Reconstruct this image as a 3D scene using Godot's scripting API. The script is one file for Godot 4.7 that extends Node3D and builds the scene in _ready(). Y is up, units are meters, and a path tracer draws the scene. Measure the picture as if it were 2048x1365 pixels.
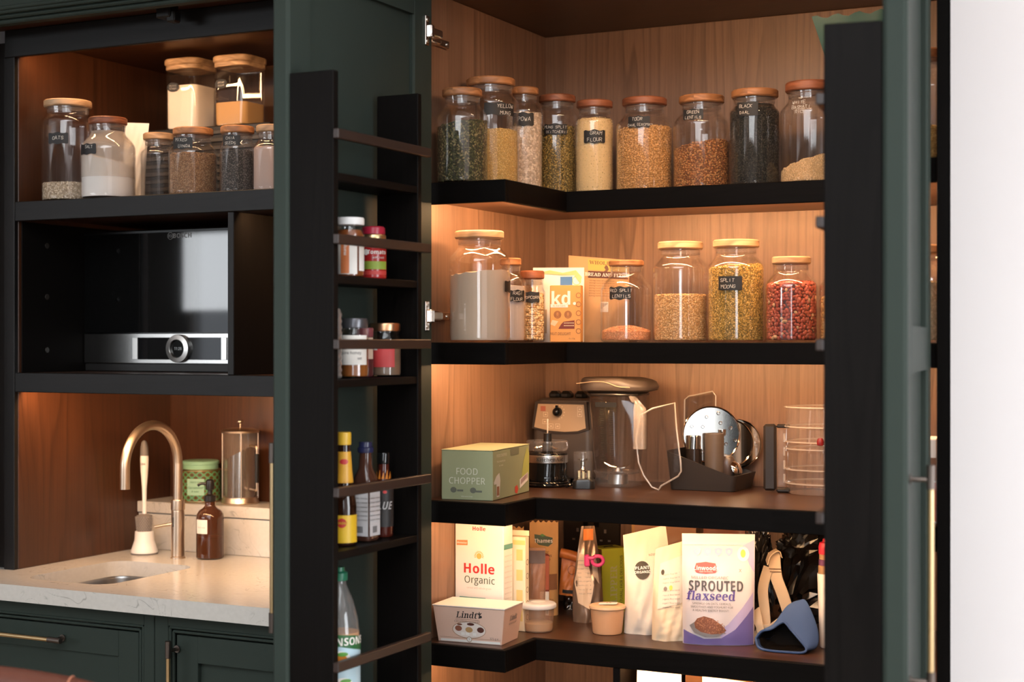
extends Node3D
# A pantry cupboard and a sink cupboard side by side, seen between two open doors. Units are metres.

const CAM_H := 1.447
var used := {}
var mats := {}
var tex := {}
var rng := RandomNumberGenerator.new()

func _ready():
	rng.seed = 7
	# ---- camera
	var cam = Camera3D.new()
	cam.name = "camera"
	cam.position = Vector3(0, CAM_H, 0)
	cam.rotation.y = 0.46298
	cam.fov = rad_to_deg(2.0 * atan(682.5 / 3157.0))
	cam.near = 0.05
	cam.far = 60.0
	var ca = CameraAttributesPhysical.new()
	ca.frustum_focal_length = 55.5
	ca.frustum_focus_distance = 3.42
	ca.exposure_aperture = 3.2
	cam.attributes = ca
	add_child(cam)
	cam.current = true
	# ---- sky and exposure
	var we = WorldEnvironment.new()
	we.name = "world_environment"
	var env = Environment.new()
	env.background_mode = Environment.BG_COLOR
	env.background_color = Color(0.93, 0.96, 1.0)
	env.background_energy_multiplier = 2.5
	env.tonemap_mode = Environment.TONE_MAPPER_LINEAR
	env.tonemap_exposure = 1.0
	env.sdfgi_enabled = true
	env.ssao_enabled = true
	env.ssil_enabled = true
	we.environment = env
	add_child(we)
	# ---- daylight through the three windows and the roof light
	var day = Color(0.965, 0.985, 1.0)
	area("window_light", Vector3(-5.85, 1.97, 3.48), Vector3(0, 0, -1), Vector2(3.5, 0.58), 7.0, day)
	area("window_light", Vector3(1.5, 1.5, 3.48), Vector3(0, 0, -1), Vector2(1.4, 1.7), 3.0, day)
	area("roof_light", Vector3(-0.6, 2.67, 0.9), Vector3(0, -1, 0), Vector2(4.4, 2.3), 16.0, day)
	area("window_light", Vector3(3.04, 1.45, -1.3), Vector3(-1, 0, 0), Vector2(1.9, 1.65), 11.0, day)
	# ---- warm strips under the pantry shelves and the sink cupboard shelves
	var back_dir = Vector3(0, -0.62, -0.78)
	for y in [1.732, 1.399, 1.068, 0.769]:
		var z = -3.192 if y > 1.3 else -3.036
		var per_metre = 0.56 if y > 1.5 else (0.42 if y > 1.2 else 0.30)
		strip(Vector3(-1.094, y + 0.0045, z), 0.66, back_dir, per_metre)
		strip(Vector3(-1.555, y + 0.0045, -2.890), 0.17, back_dir, per_metre * 0.7)
		strip(Vector3(-0.650, y + 0.0045, -2.890), 0.13, back_dir, per_metre * 0.7)
		var mid = (z - 2.895) / 2.0
		strip(Vector3(-1.4665, y + 0.0045, mid), -2.91 - z, Vector3(-0.9, -0.43, 0), per_metre * 0.9)
		strip(Vector3(-0.7225, y + 0.0045, mid), -2.91 - z, Vector3(0.9, -0.43, 0), per_metre * 0.9)
	strip(Vector3(-1.02, 2.184, -2.86), 0.62, Vector3(0, -0.8, -0.6), 0.52)
	strip(Vector3(-2.22, 2.135, -2.862), 1.0, back_dir, 0.34, "sink")
	strip(Vector3(-1.90, 1.7385, -2.866), 0.36, back_dir, 0.50, "sink")
	strip(Vector3(-2.22, 1.3305, -2.862), 1.0, back_dir, 0.78, "sink")
	make_textures()
	build_room()
	build_pantry()
	build_sink_cupboard()
	build_doors()
	build_upper_jars()
	build_middle_jars()
	build_left_jars()
	build_appliances()
	build_packets()
	build_door_rack_goods()
	build_sink_things()
	build_stool()

func area(called, at, towards, size, energy, color):
	var l = AreaLight3D.new()
	l.name = called
	l.area_size = size
	l.light_energy = energy
	l.light_color = color
	l.shadow_enabled = true
	l.area_range = 30.0
	var up = Vector3.UP if absf(towards.normalized().y) < 0.98 else Vector3.RIGHT
	add_child(l, true)
	l.look_at_from_position(at, at + towards, up)
	return l

var strips := []

func strip(at, length, towards, per_metre, key := "pantry"):
	var l = area("strip_light", at, towards, Vector2(length, 0.008), per_metre * length, Color(1.0, 0.78, 0.56))
	strips.append([at, length, l.basis, key])

func lamp_mat():
	if not mats.has("lamp"):
		var m = StandardMaterial3D.new()
		m.albedo_color = Color(0.9, 0.85, 0.75)
		m.emission_enabled = true
		m.emission = Color(1.0, 0.8, 0.6)
		m.emission_energy_multiplier = 1.5
		mats["lamp"] = m
	return mats["lamp"]

# ------------------------------------------------------------------ mesh builder: a soup of counter-clockwise triangles
class MB:
	var p := PackedVector3Array()
	var t := PackedVector2Array()
	var has_uv := false
	func tri(a, b, c):
		p.append(a); p.append(b); p.append(c)
	func quad(a, b, c, d):
		tri(a, b, c); tri(a, c, d)
	func quv(a, b, c, d, ua, ub, uc, ud):
		has_uv = true
		tri(a, b, c); tri(a, c, d)
		t.append(ua); t.append(ub); t.append(uc); t.append(ua); t.append(uc); t.append(ud)
	func box(lo: Vector3, hi: Vector3, b := 0.0015, x := Transform3D.IDENTITY):
		b = minf(b, minf(hi.x - lo.x, minf(hi.y - lo.y, hi.z - lo.z)) * 0.45)
		var s = [lo, hi]
		var q = func(ix, iy, iz, axis):
			var v = Vector3(s[ix].x, s[iy].y, s[iz].z)
			var i = Vector3(1 - 2 * ix, 1 - 2 * iy, 1 - 2 * iz) * b
			i[axis] = 0.0
			return x * (v + i)
		for axis in 3:
			var u = (axis + 1) % 3
			var w = (axis + 2) % 3
			for side in 2:
				var c = []
				for k in [[0, 0], [1, 0], [1, 1], [0, 1]]:
					var ix = [0, 0, 0]
					ix[axis] = side
					ix[u] = k[0]
					ix[w] = k[1]
					c.append(q.call(ix[0], ix[1], ix[2], axis))
				if side == 1:
					quad(c[0], c[1], c[2], c[3])
				else:
					quad(c[3], c[2], c[1], c[0])
		if b <= 0.0:
			return
		for axis in 3:
			var u = (axis + 1) % 3
			var w = (axis + 2) % 3
			for a in 2:
				for c in 2:
					var e = []
					for k in 2:
						var ix = [0, 0, 0]
						ix[axis] = k
						ix[u] = a
						ix[w] = c
						e.append(q.call(ix[0], ix[1], ix[2], u))
						e.append(q.call(ix[0], ix[1], ix[2], w))
					if a == c:
						quad(e[0], e[1], e[3], e[2])
					else:
						quad(e[2], e[3], e[1], e[0])
		for i in 8:
			var ix = i & 1
			var iy = (i >> 1) & 1
			var iz = (i >> 2) & 1
			var a = q.call(ix, iy, iz, 0)
			var c = q.call(ix, iy, iz, 1)
			var d = q.call(ix, iy, iz, 2)
			if (ix + iy + iz) % 2 == 1:
				tri(a, c, d)
			else:
				tri(a, d, c)
	func lathe(prof: Array, segs := 40, at := Vector3.ZERO, a0 := 0.0, a1 := TAU):
		for i in segs:
			var u0 = a0 + (a1 - a0) * i / segs
			var u1 = a0 + (a1 - a0) * (i + 1) / segs
			for k in prof.size() - 1:
				var r0 = prof[k]
				var r1 = prof[k + 1]
				var a = at + Vector3(r0.x * cos(u0), r0.y, -r0.x * sin(u0))
				var b = at + Vector3(r0.x * cos(u1), r0.y, -r0.x * sin(u1))
				var c = at + Vector3(r1.x * cos(u1), r1.y, -r1.x * sin(u1))
				var d = at + Vector3(r1.x * cos(u0), r1.y, -r1.x * sin(u0))
				if r0.x < 1e-6:
					tri(a, c, d)
				elif r1.x < 1e-6:
					tri(a, b, c)
				else:
					quad(a, b, c, d)
	func grid(f: Callable, nu: int, nv: int, uv := false):
		var row = []
		for j in nv + 1:
			var now = []
			for i in nu + 1:
				now.append(f.call(float(i) / nu, float(j) / nv))
			if j > 0:
				for i in nu:
					if uv:
						quv(row[i], row[i + 1], now[i + 1], now[i], Vector2(float(i) / nu, 1.0 - float(j - 1) / nv), Vector2(float(i + 1) / nu, 1.0 - float(j - 1) / nv), Vector2(float(i + 1) / nu, 1.0 - float(j) / nv), Vector2(float(i) / nu, 1.0 - float(j) / nv))
					else:
						quad(row[i], row[i + 1], now[i + 1], now[i])
			row = now
	func loft(loops: Array, cap0 := true, cap1 := true):
		var n = loops[0].size()
		for k in loops.size() - 1:
			for i in n:
				var j = (i + 1) % n
				quad(loops[k][i], loops[k][j], loops[k + 1][j], loops[k + 1][i])
		for e in 2:
			if (e == 0 and cap0) or (e == 1 and cap1):
				var lp = loops[0] if e == 0 else loops[-1]
				var c = Vector3.ZERO
				for v in lp:
					c += v
				c /= n
				for i in n:
					if e == 0:
						tri(c, lp[(i + 1) % n], lp[i])
					else:
						tri(c, lp[i], lp[(i + 1) % n])
	func tube(path: Array, r, sides := 10, caps := true):
		var loops = []
		var side = Vector3.ZERO
		for k in path.size():
			var d = (path[mini(k + 1, path.size() - 1)] - path[maxi(k - 1, 0)]).normalized()
			if k == 0:
				side = d.cross(Vector3.UP if absf(d.y) < 0.9 else Vector3.RIGHT).normalized()
			else:
				side = (side - d * side.dot(d)).normalized()
			var up = d.cross(side)
			var rad = r[k] if r is Array else r
			var lp = []
			for i in sides:
				var a = TAU * i / sides
				lp.append(path[k] + (side * cos(a) + up * sin(a)) * rad)
			loops.append(lp)
		loft(loops, caps, caps)
	func prism(poly: PackedVector2Array, z0: float, z1: float, x := Transform3D.IDENTITY):
		var q = poly
		if Geometry2D.is_polygon_clockwise(q):
			q = q.duplicate()
			q.reverse()
		var ids = Geometry2D.triangulate_polygon(q)
		for k in range(0, ids.size(), 3):
			var a = q[ids[k]]
			var b = q[ids[k + 1]]
			var c = q[ids[k + 2]]
			if (b - a).cross(c - a) < 0.0:
				var h = b
				b = c
				c = h
			tri(x * Vector3(a.x, a.y, z1), x * Vector3(b.x, b.y, z1), x * Vector3(c.x, c.y, z1))
			tri(x * Vector3(a.x, a.y, z0), x * Vector3(c.x, c.y, z0), x * Vector3(b.x, b.y, z0))
		for i in q.size():
			var a = q[i]
			var b = q[(i + 1) % q.size()]
			quad(x * Vector3(a.x, a.y, z0), x * Vector3(b.x, b.y, z0), x * Vector3(b.x, b.y, z1), x * Vector3(a.x, a.y, z1))
	func mesh(crease := 40.0, grain := "y") -> ArrayMesh:
		var nt = p.size() / 3
		var fn = PackedVector3Array()
		fn.resize(nt)
		var at = {}
		var keys = []
		keys.resize(p.size())
		for k in nt:
			var g = (p[k * 3 + 1] - p[k * 3]).cross(p[k * 3 + 2] - p[k * 3])
			fn[k] = g
			for j in 3:
				var key = Vector3i((p[k * 3 + j] * 20000.0).round())
				keys[k * 3 + j] = key
				if at.has(key):
					at[key].append(k)
				else:
					at[key] = [k]
		var lim = cos(deg_to_rad(crease))
		var vs = PackedVector3Array()
		var ns = PackedVector3Array()
		var us = PackedVector2Array()
		for k in nt:
			if fn[k].length_squared() < 1e-20:
				continue
			var own = fn[k].normalized()
			for j in [0, 2, 1]:
				var s = Vector3.ZERO
				for o in at[keys[k * 3 + j]]:
					if fn[o].normalized().dot(own) > lim:
						s += fn[o]
				var v = p[k * 3 + j]
				vs.append(v)
				ns.append(s.normalized() if s.length_squared() > 1e-22 else own)
				if has_uv:
					us.append(t[k * 3 + j])
				else:
					var a = own.abs()
					var uv: Vector2
					if a.x >= a.y and a.x >= a.z:
						uv = Vector2(v.z, v.y)
						if grain == "z":
							uv = Vector2(v.y, v.z)
					elif a.z >= a.y:
						uv = Vector2(v.x, v.y)
						if grain == "x":
							uv = Vector2(v.y, v.x)
					else:
						uv = Vector2(v.x, v.z)
						if grain == "x":
							uv = Vector2(v.z, v.x)
					us.append(uv)
		var arr = []
		arr.resize(Mesh.ARRAY_MAX)
		arr[Mesh.ARRAY_VERTEX] = vs
		arr[Mesh.ARRAY_NORMAL] = ns
		arr[Mesh.ARRAY_TEX_UV] = us
		var m = ArrayMesh.new()
		m.add_surface_from_arrays(Mesh.PRIMITIVE_TRIANGLES, arr)
		return m

# ------------------------------------------------------------------ scene helpers
func numbered(called):
	var n = used.get(called, -1) + 1
	used[called] = n
	return called if n == 0 else "%s_%03d" % [called, n]

func put(parent, called, mb, material, crease := 40.0, grain := "y"):
	var o = MeshInstance3D.new()
	o.name = numbered(called) if parent == self else called
	o.mesh = mb.mesh(crease, grain)
	o.material_override = material
	parent.add_child(o, true)
	return o

func tag(o, label, category, group := "", kind := ""):
	if label != "":
		o.set_meta("label", label)
	if category != "":
		o.set_meta("category", category)
	if group != "":
		o.set_meta("group", group)
	if kind != "":
		o.set_meta("kind", kind)
	return o

func thing(called, label, category, at := Vector3.ZERO, turn := 0.0, group := ""):
	var o = Node3D.new()
	o.name = numbered(called)
	add_child(o)
	o.position = at
	o.rotation.y = deg_to_rad(turn)
	return tag(o, label, category, group)

func struct(called, mb, material, grain := "y"):
	var o = put(self, called, mb, material, 40.0, grain)
	o.set_meta("kind", "structure")
	return o

func boxed(parent, called, lo, hi, material, b := 0.0015, grain := "y"):
	var m = MB.new()
	m.box(lo, hi, b)
	return put(parent, called, m, material, 20.0, grain)

func lathed(parent, called, prof, material, segs := 40, at := Vector3.ZERO):
	var m = MB.new()
	m.lathe(prof, segs, at)
	return put(parent, called, m, material)

func tubed(parent, called, path, r, material, sides := 10):
	var m = MB.new()
	m.tube(path, r, sides)
	return put(parent, called, m, material)

func rrect(w, d, r, n := 5, y := 0.0):       # rounded rectangle loop in the xz plane, counter-clockwise from above
	var out = []
	for q in 4:
		var cx = (w / 2 - r) * [1, 1, -1, -1][q]
		var cz = (d / 2 - r) * [1, -1, -1, 1][q]
		for k in n + 1:
			var a = PI / 2 * k / n + [-PI / 2, 0.0, PI / 2, PI][q]
			out.append(Vector3(cx + r * cos(a), y, cz - r * sin(a)))
	return out

func ring_poly(rx, ry, n := 28, c := Vector2.ZERO) -> PackedVector2Array:
	var q = PackedVector2Array()
	for i in n:
		q.append(c + Vector2(rx * cos(TAU * i / n), ry * sin(TAU * i / n)))
	return q

func rect_poly(x0, y0, x1, y1) -> PackedVector2Array:
	return PackedVector2Array([Vector2(x0, y0), Vector2(x1, y0), Vector2(x1, y1), Vector2(x0, y1)])

func smooth_path(pts: Array, n := 8) -> Array:
	var c = Curve3D.new()
	for i in pts.size():
		var d = (pts[mini(i + 1, pts.size() - 1)] - pts[maxi(i - 1, 0)]) / 6.0
		c.add_point(pts[i], -d, d)
	var out = []
	for i in (pts.size() - 1) * n + 1:
		out.append(c.samplef(float(i) / n))
	return out

# ------------------------------------------------------------------ lettering: m(x, y, off) puts a point of the print on the surface
func flat_map(origin: Vector3, ux: Vector3, uy: Vector3) -> Callable:
	var n = ux.cross(uy).normalized()
	return func(x, y, off): return origin + ux * x + uy * y + n * off

func round_map(r, y0, a0) -> Callable:        # a0: the direction (radians) that x = 0 faces, from +z towards +x
	return func(x, y, off): return Vector3((r + off) * sin(a0 + x / r), y0 + y, (r + off) * cos(a0 + x / r))

func text_mb(mb, m: Callable, text: String, x, y, size, font := "Droid Sans", squeeze := 1.0, slant := 0.0, vertical := false):
	var key = text + font
	var arr
	if tex.has(key):
		arr = tex[key]
	else:
		var tm = TextMesh.new()
		var f = SystemFont.new()
		f.font_names = PackedStringArray([font.replace("*", "")])
		if font.ends_with("*"):
			f.font_weight = 700
		tm.font = f
		tm.text = text
		tm.font_size = 48
		tm.pixel_size = 1.0 / 48.0
		tm.depth = 0.01
		tm.curve_step = 4.0
		arr = tm.get_mesh_arrays()
		tex[key] = arr
	if arr.size() == 0 or arr[Mesh.ARRAY_VERTEX] == null:
		return
	var v = arr[Mesh.ARRAY_VERTEX]
	var ids = arr[Mesh.ARRAY_INDEX]
	var n = ids.size() if ids != null else v.size()
	for k in range(0, n, 3):
		var q = []
		var front = true
		for j in 3:
			var w = v[ids[k + j]] if ids != null else v[k + j]
			if w.z < 0.004:
				front = false
			var h = Vector2((w.x + slant * w.y) * size * squeeze, (w.y - 0.0) * size)
			if vertical:
				h = Vector2(-h.y, h.x)
			q.append(m.call(x + h.x, y + h.y, 0.0))
		if front:
			var nn = m.call(x, y, 0.01) - m.call(x, y, 0.0)
			if (q[1] - q[0]).cross(q[2] - q[0]).dot(nn) < 0.0:
				mb.tri(q[0], q[2], q[1])
			else:
				mb.tri(q[0], q[1], q[2])

func lettering(parent, m: Callable, lines: Array, material, off := 0.0005, called := "lettering"):
	# lines: [text, x, y, size, font, squeeze, slant, vertical]
	var mb = MB.new()
	var lifted = func(x, y, o): return m.call(x, y, off + o)
	for l in lines:
		text_mb(mb, lifted, l[0], l[1], l[2], l[3], l[4] if l.size() > 4 else "Droid Sans", l[5] if l.size() > 5 else 1.0, l[6] if l.size() > 6 else 0.0, l[7] if l.size() > 7 else false)
	if mb.p.size() > 0:
		return put(parent, called, mb, material)

func patch(parent, m: Callable, poly: PackedVector2Array, material, off := 0.0003, called := "printed_patch", cell := 0.007):
	var mb = MB.new()
	var lo = poly[0]
	var hi = poly[0]
	for q in poly:
		lo = lo.min(q)
		hi = hi.max(q)
	var nx = maxi(1, ceili((hi.x - lo.x) / cell))
	var ny = maxi(1, ceili((hi.y - lo.y) / cell))
	for i in nx:
		for j in ny:
			var a = lo + Vector2((hi.x - lo.x) * i / nx, (hi.y - lo.y) * j / ny)
			var b = lo + Vector2((hi.x - lo.x) * (i + 1) / nx, (hi.y - lo.y) * (j + 1) / ny)
			for piece in Geometry2D.intersect_polygons(poly, rect_poly(a.x, a.y, b.x, b.y)):
				var q = piece
				if Geometry2D.is_polygon_clockwise(q):
					q.reverse()
				var ids = Geometry2D.triangulate_polygon(q)
				for k in range(0, ids.size(), 3):
					var v = [q[ids[k]], q[ids[k + 1]], q[ids[k + 2]]]
					if (v[1] - v[0]).cross(v[2] - v[0]) < 0.0:
						v = [v[0], v[2], v[1]]
					mb.tri(m.call(v[0].x, v[0].y, off), m.call(v[1].x, v[1].y, off), m.call(v[2].x, v[2].y, off))
	if mb.p.size() > 0:
		return put(parent, called, mb, material)

const STROKES := {
	"A": "002640|1232", "B": "00063645443303|3342413000", "C": "4536160501103041", "D": "00062644422000", "E": "40000646|0333", "F": "000646|0333",
	"G": "45361605011030414323", "H": "0006|4046|0343", "I": "2026", "K": "0006|460340", "L": "060040", "M": "0006234640", "N": "00064046",
	"O": "103041453616050110", "P": "00063645443303", "R": "00063645443303|2340", "S": "453616050413334241301001", "T": "2026|0646", "U": "060110304146",
	"V": "062046", "W": "0610243046", "X": "0046|0640", "Y": "062346|2320", "Z": "06460040", "(": "36252130", ")": "16252110",
}

func chalk(parent, m: Callable, lines: Array, material):
	# lines: [text, x of its middle, y of its foot, height]: drawn by hand, so no two letters are quite alike
	var mb = MB.new()
	for l in lines:
		var h = l[3]
		var step = h * 0.92
		var x = l[1] - step * (l[0].length() - 1) / 2.0
		for ch in l[0]:
			if STROKES.has(ch):
				var sc = h / 6.0 * rng.randf_range(0.88, 1.12)
				var dy = rng.randf_range(-0.08, 0.08) * h
				var lean = rng.randf_range(-0.05, 0.2)
				for s in STROKES[ch].split("|"):
					var pts = []
					for k in range(0, s.length(), 2):
						var a = Vector2(float(s[k]) - 2.0, float(s[k + 1])) * sc
						pts.append(Vector2(x + a.x + a.y * lean, l[2] + a.y + dy))
					for k in pts.size() - 1:
						var d = (pts[k + 1] - pts[k]).normalized() * h * 0.03
						var w = d.orthogonal().normalized() * h * 0.052
						var c = [pts[k] - d - w, pts[k + 1] + d - w, pts[k + 1] + d + w, pts[k] - d + w]
						var q = []
						for v in c:
							q.append(m.call(v.x, v.y, 0.0006))
						mb.quad(q[3], q[2], q[1], q[0])
			x += step
	return put(parent, "chalk_lettering", mb, material)

# ------------------------------------------------------------------ materials
func lin(r, g, b) -> Color:
	return Color(r, g, b).linear_to_srgb()

func mat(key: String, color: Color, rough := 0.6, opt := {}):
	if mats.has(key):
		return mats[key]
	var m = StandardMaterial3D.new()
	m.resource_name = key
	m.albedo_color = color
	m.roughness = rough
	for k in opt:
		m.set(k, opt[k])
	mats[key] = m
	return m

func paint(r, g, b, rough := 0.6):
	return mat("paint_%.3f_%.3f_%.3f_%.2f" % [r, g, b, rough], lin(r, g, b), rough)

func glass(key := "clear_glass", alpha := 0.004, tint := Color(0.7, 0.72, 0.7)):
	return mat(key, Color(tint.r, tint.g, tint.b, alpha), 0.02, {"transparency": BaseMaterial3D.TRANSPARENCY_ALPHA, "cull_mode": BaseMaterial3D.CULL_DISABLED})

func metal(key, r, g, b, rough):
	return mat(key, lin(r, g, b), rough, {"metallic": 1.0})

func make_textures():
	var a = FastNoiseLite.new()
	a.seed = 3
	a.frequency = 1.0
	a.noise_type = FastNoiseLite.TYPE_SIMPLEX_SMOOTH
	a.fractal_octaves = 2
	var w = 768
	var im = Image.create(w, w, false, Image.FORMAT_RGB8)
	for j in w:
		var v = 1.4 * j / w
		for i in w:
			var u = 1.1 * i / w
			var warp = a.get_noise_2d(u * 3.2, v * 0.32) * 1.3 + a.get_noise_2d(u * 11.0 + 20.0, v * 0.9) * 0.22
			var q = fposmod(u * 26.0 + warp * 3.2, 1.0)
			var line = pow(q, 4.0) * smoothstep(1.0, 0.90, q)
			var fine = a.get_noise_2d(u * 190.0, v * 3.0 + 7.0)
			var fleck = maxf(0.0, a.get_noise_2d(u * 420.0 + 5.0, v * 14.0) - 0.25)
			var broad = a.get_noise_2d(u * 5.0 + 50.0, v * 0.6)
			var k = clampf(0.87 - 0.31 * line * (0.55 + 0.7 * broad) + 0.06 * fine + 0.10 * broad - 0.10 * fleck, 0.0, 1.0)
			im.set_pixel(i, j, Color(k, k * (0.965 + 0.03 * k), k * (0.93 + 0.07 * k)))
	tex["wood"] = ImageTexture.create_from_image(im)
	var lw = 256
	var il = Image.create(lw, lw, false, Image.FORMAT_RGB8)
	for j in lw:
		for i in lw:
			var u = float(i) / lw
			var v = float(j) / lw
			var s = a.get_noise_2d(u * 1.6 + 9.0, v * 11.0 + a.get_noise_2d(u * 2.0, v * 2.0) * 1.5)
			var k = clampf(0.80 + 0.26 * s + 0.06 * a.get_noise_2d(u * 6.0, v * 80.0), 0.0, 1.0)
			il.set_pixel(i, j, Color(k, k * (0.9 + 0.1 * k), k * (0.8 + 0.2 * k)))
	tex["lid"] = ImageTexture.create_from_image(il)
	var sw = 512
	var si = Image.create(sw, sw, false, Image.FORMAT_RGB8)
	for j in sw:
		for i in sw:
			var u = float(i) / sw
			var v = float(j) / sw
			var n1 = a.get_noise_2d(u * 6.0 + 3.0 * a.get_noise_2d(u * 3.0, v * 3.0), v * 6.0)
			var vein = smoothstep(0.05, 0.0, absf(n1)) * smoothstep(0.05, 0.5, a.get_noise_2d(u * 4.0 + 30.0, v * 4.0))
			var k = 0.97 - 0.20 * vein + 0.02 * a.get_noise_2d(u * 40.0, v * 40.0)
			si.set_pixel(i, j, Color(k, k, k * (0.98 + 0.02 * k)))
	tex["stone"] = ImageTexture.create_from_image(si)
	var uvw = Vector3(1.0 / 1.1, 1.0 / 1.4, 1.0)
	mat("veneer", lin(0.33, 0.185, 0.112), 0.42, {"albedo_texture": tex.wood, "uv1_scale": uvw})
	mat("dark_veneer", lin(0.085, 0.030, 0.012), 0.36, {"albedo_texture": tex.wood, "uv1_scale": uvw})
	mat("black_wood", lin(0.0095, 0.0082, 0.0075), 0.45, {"metallic_specular": 0.38, "albedo_texture": tex.wood, "uv1_scale": uvw * 1.5})
	mat("ebony", lin(0.0068, 0.0056, 0.0050), 0.5, {"metallic_specular": 0.18, "albedo_texture": tex.wood, "uv1_scale": uvw * 1.5})
	mat("shelf_top", lin(0.085, 0.037, 0.019), 0.36, {"albedo_texture": tex.wood, "uv1_scale": uvw})
	mat("green_paint", lin(0.030, 0.040, 0.034), 0.45, {"metallic_specular": 0.17})
	mat("grey_wall", lin(0.16, 0.155, 0.15), 0.9)
	mat("stone", lin(0.58, 0.555, 0.51), 0.22, {"albedo_texture": tex.stone, "uv1_triplanar": true, "uv1_world_triplanar": true, "uv1_scale": Vector3(1.6, 1.6, 1.6)})
	mat("white_wall", lin(0.87, 0.83, 0.83), 0.9)
	mat("acacia", lin(0.60, 0.27, 0.11), 0.5, {"albedo_texture": tex.lid, "uv1_triplanar": true, "uv1_scale": Vector3(6, 6, 6)})
	mat("red_acacia", lin(0.40, 0.135, 0.062), 0.5, {"albedo_texture": tex.lid, "uv1_triplanar": true, "uv1_scale": Vector3(5, 5, 5), "uv1_offset": Vector3(0.3, 0.1, 0.6)})
	mat("pale_wood", lin(0.72, 0.47, 0.27), 0.5, {"albedo_texture": tex.lid, "uv1_triplanar": true, "uv1_scale": Vector3(4, 4, 4), "uv1_offset": Vector3(0.6, 0.4, 0.1)})
	mat("brass", lin(0.62, 0.45, 0.24), 0.32, {"metallic": 1.0})
	mat("bronze", lin(0.14, 0.115, 0.10), 0.42, {"metallic": 1.0})
	mat("steel", lin(0.62, 0.60, 0.57), 0.3, {"metallic": 1.0})
	mat("chrome", lin(0.78, 0.75, 0.70), 0.08, {"metallic": 1.0})
	mat("chalkboard", lin(0.012, 0.011, 0.011), 0.55)
	mat("chalk", lin(0.72, 0.68, 0.62), 0.9)
	mat("black_plastic", lin(0.012, 0.011, 0.010), 0.3)
	mat("gloss_black", lin(0.006, 0.006, 0.006), 0.05)
	mat("white_card", lin(0.82, 0.79, 0.74), 0.55)
	mat("ink", lin(0.03, 0.027, 0.025), 0.6)
	mat("seal", Color(0.62, 0.56, 0.52, 0.30), 0.35, {"transparency": BaseMaterial3D.TRANSPARENCY_ALPHA})

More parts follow.
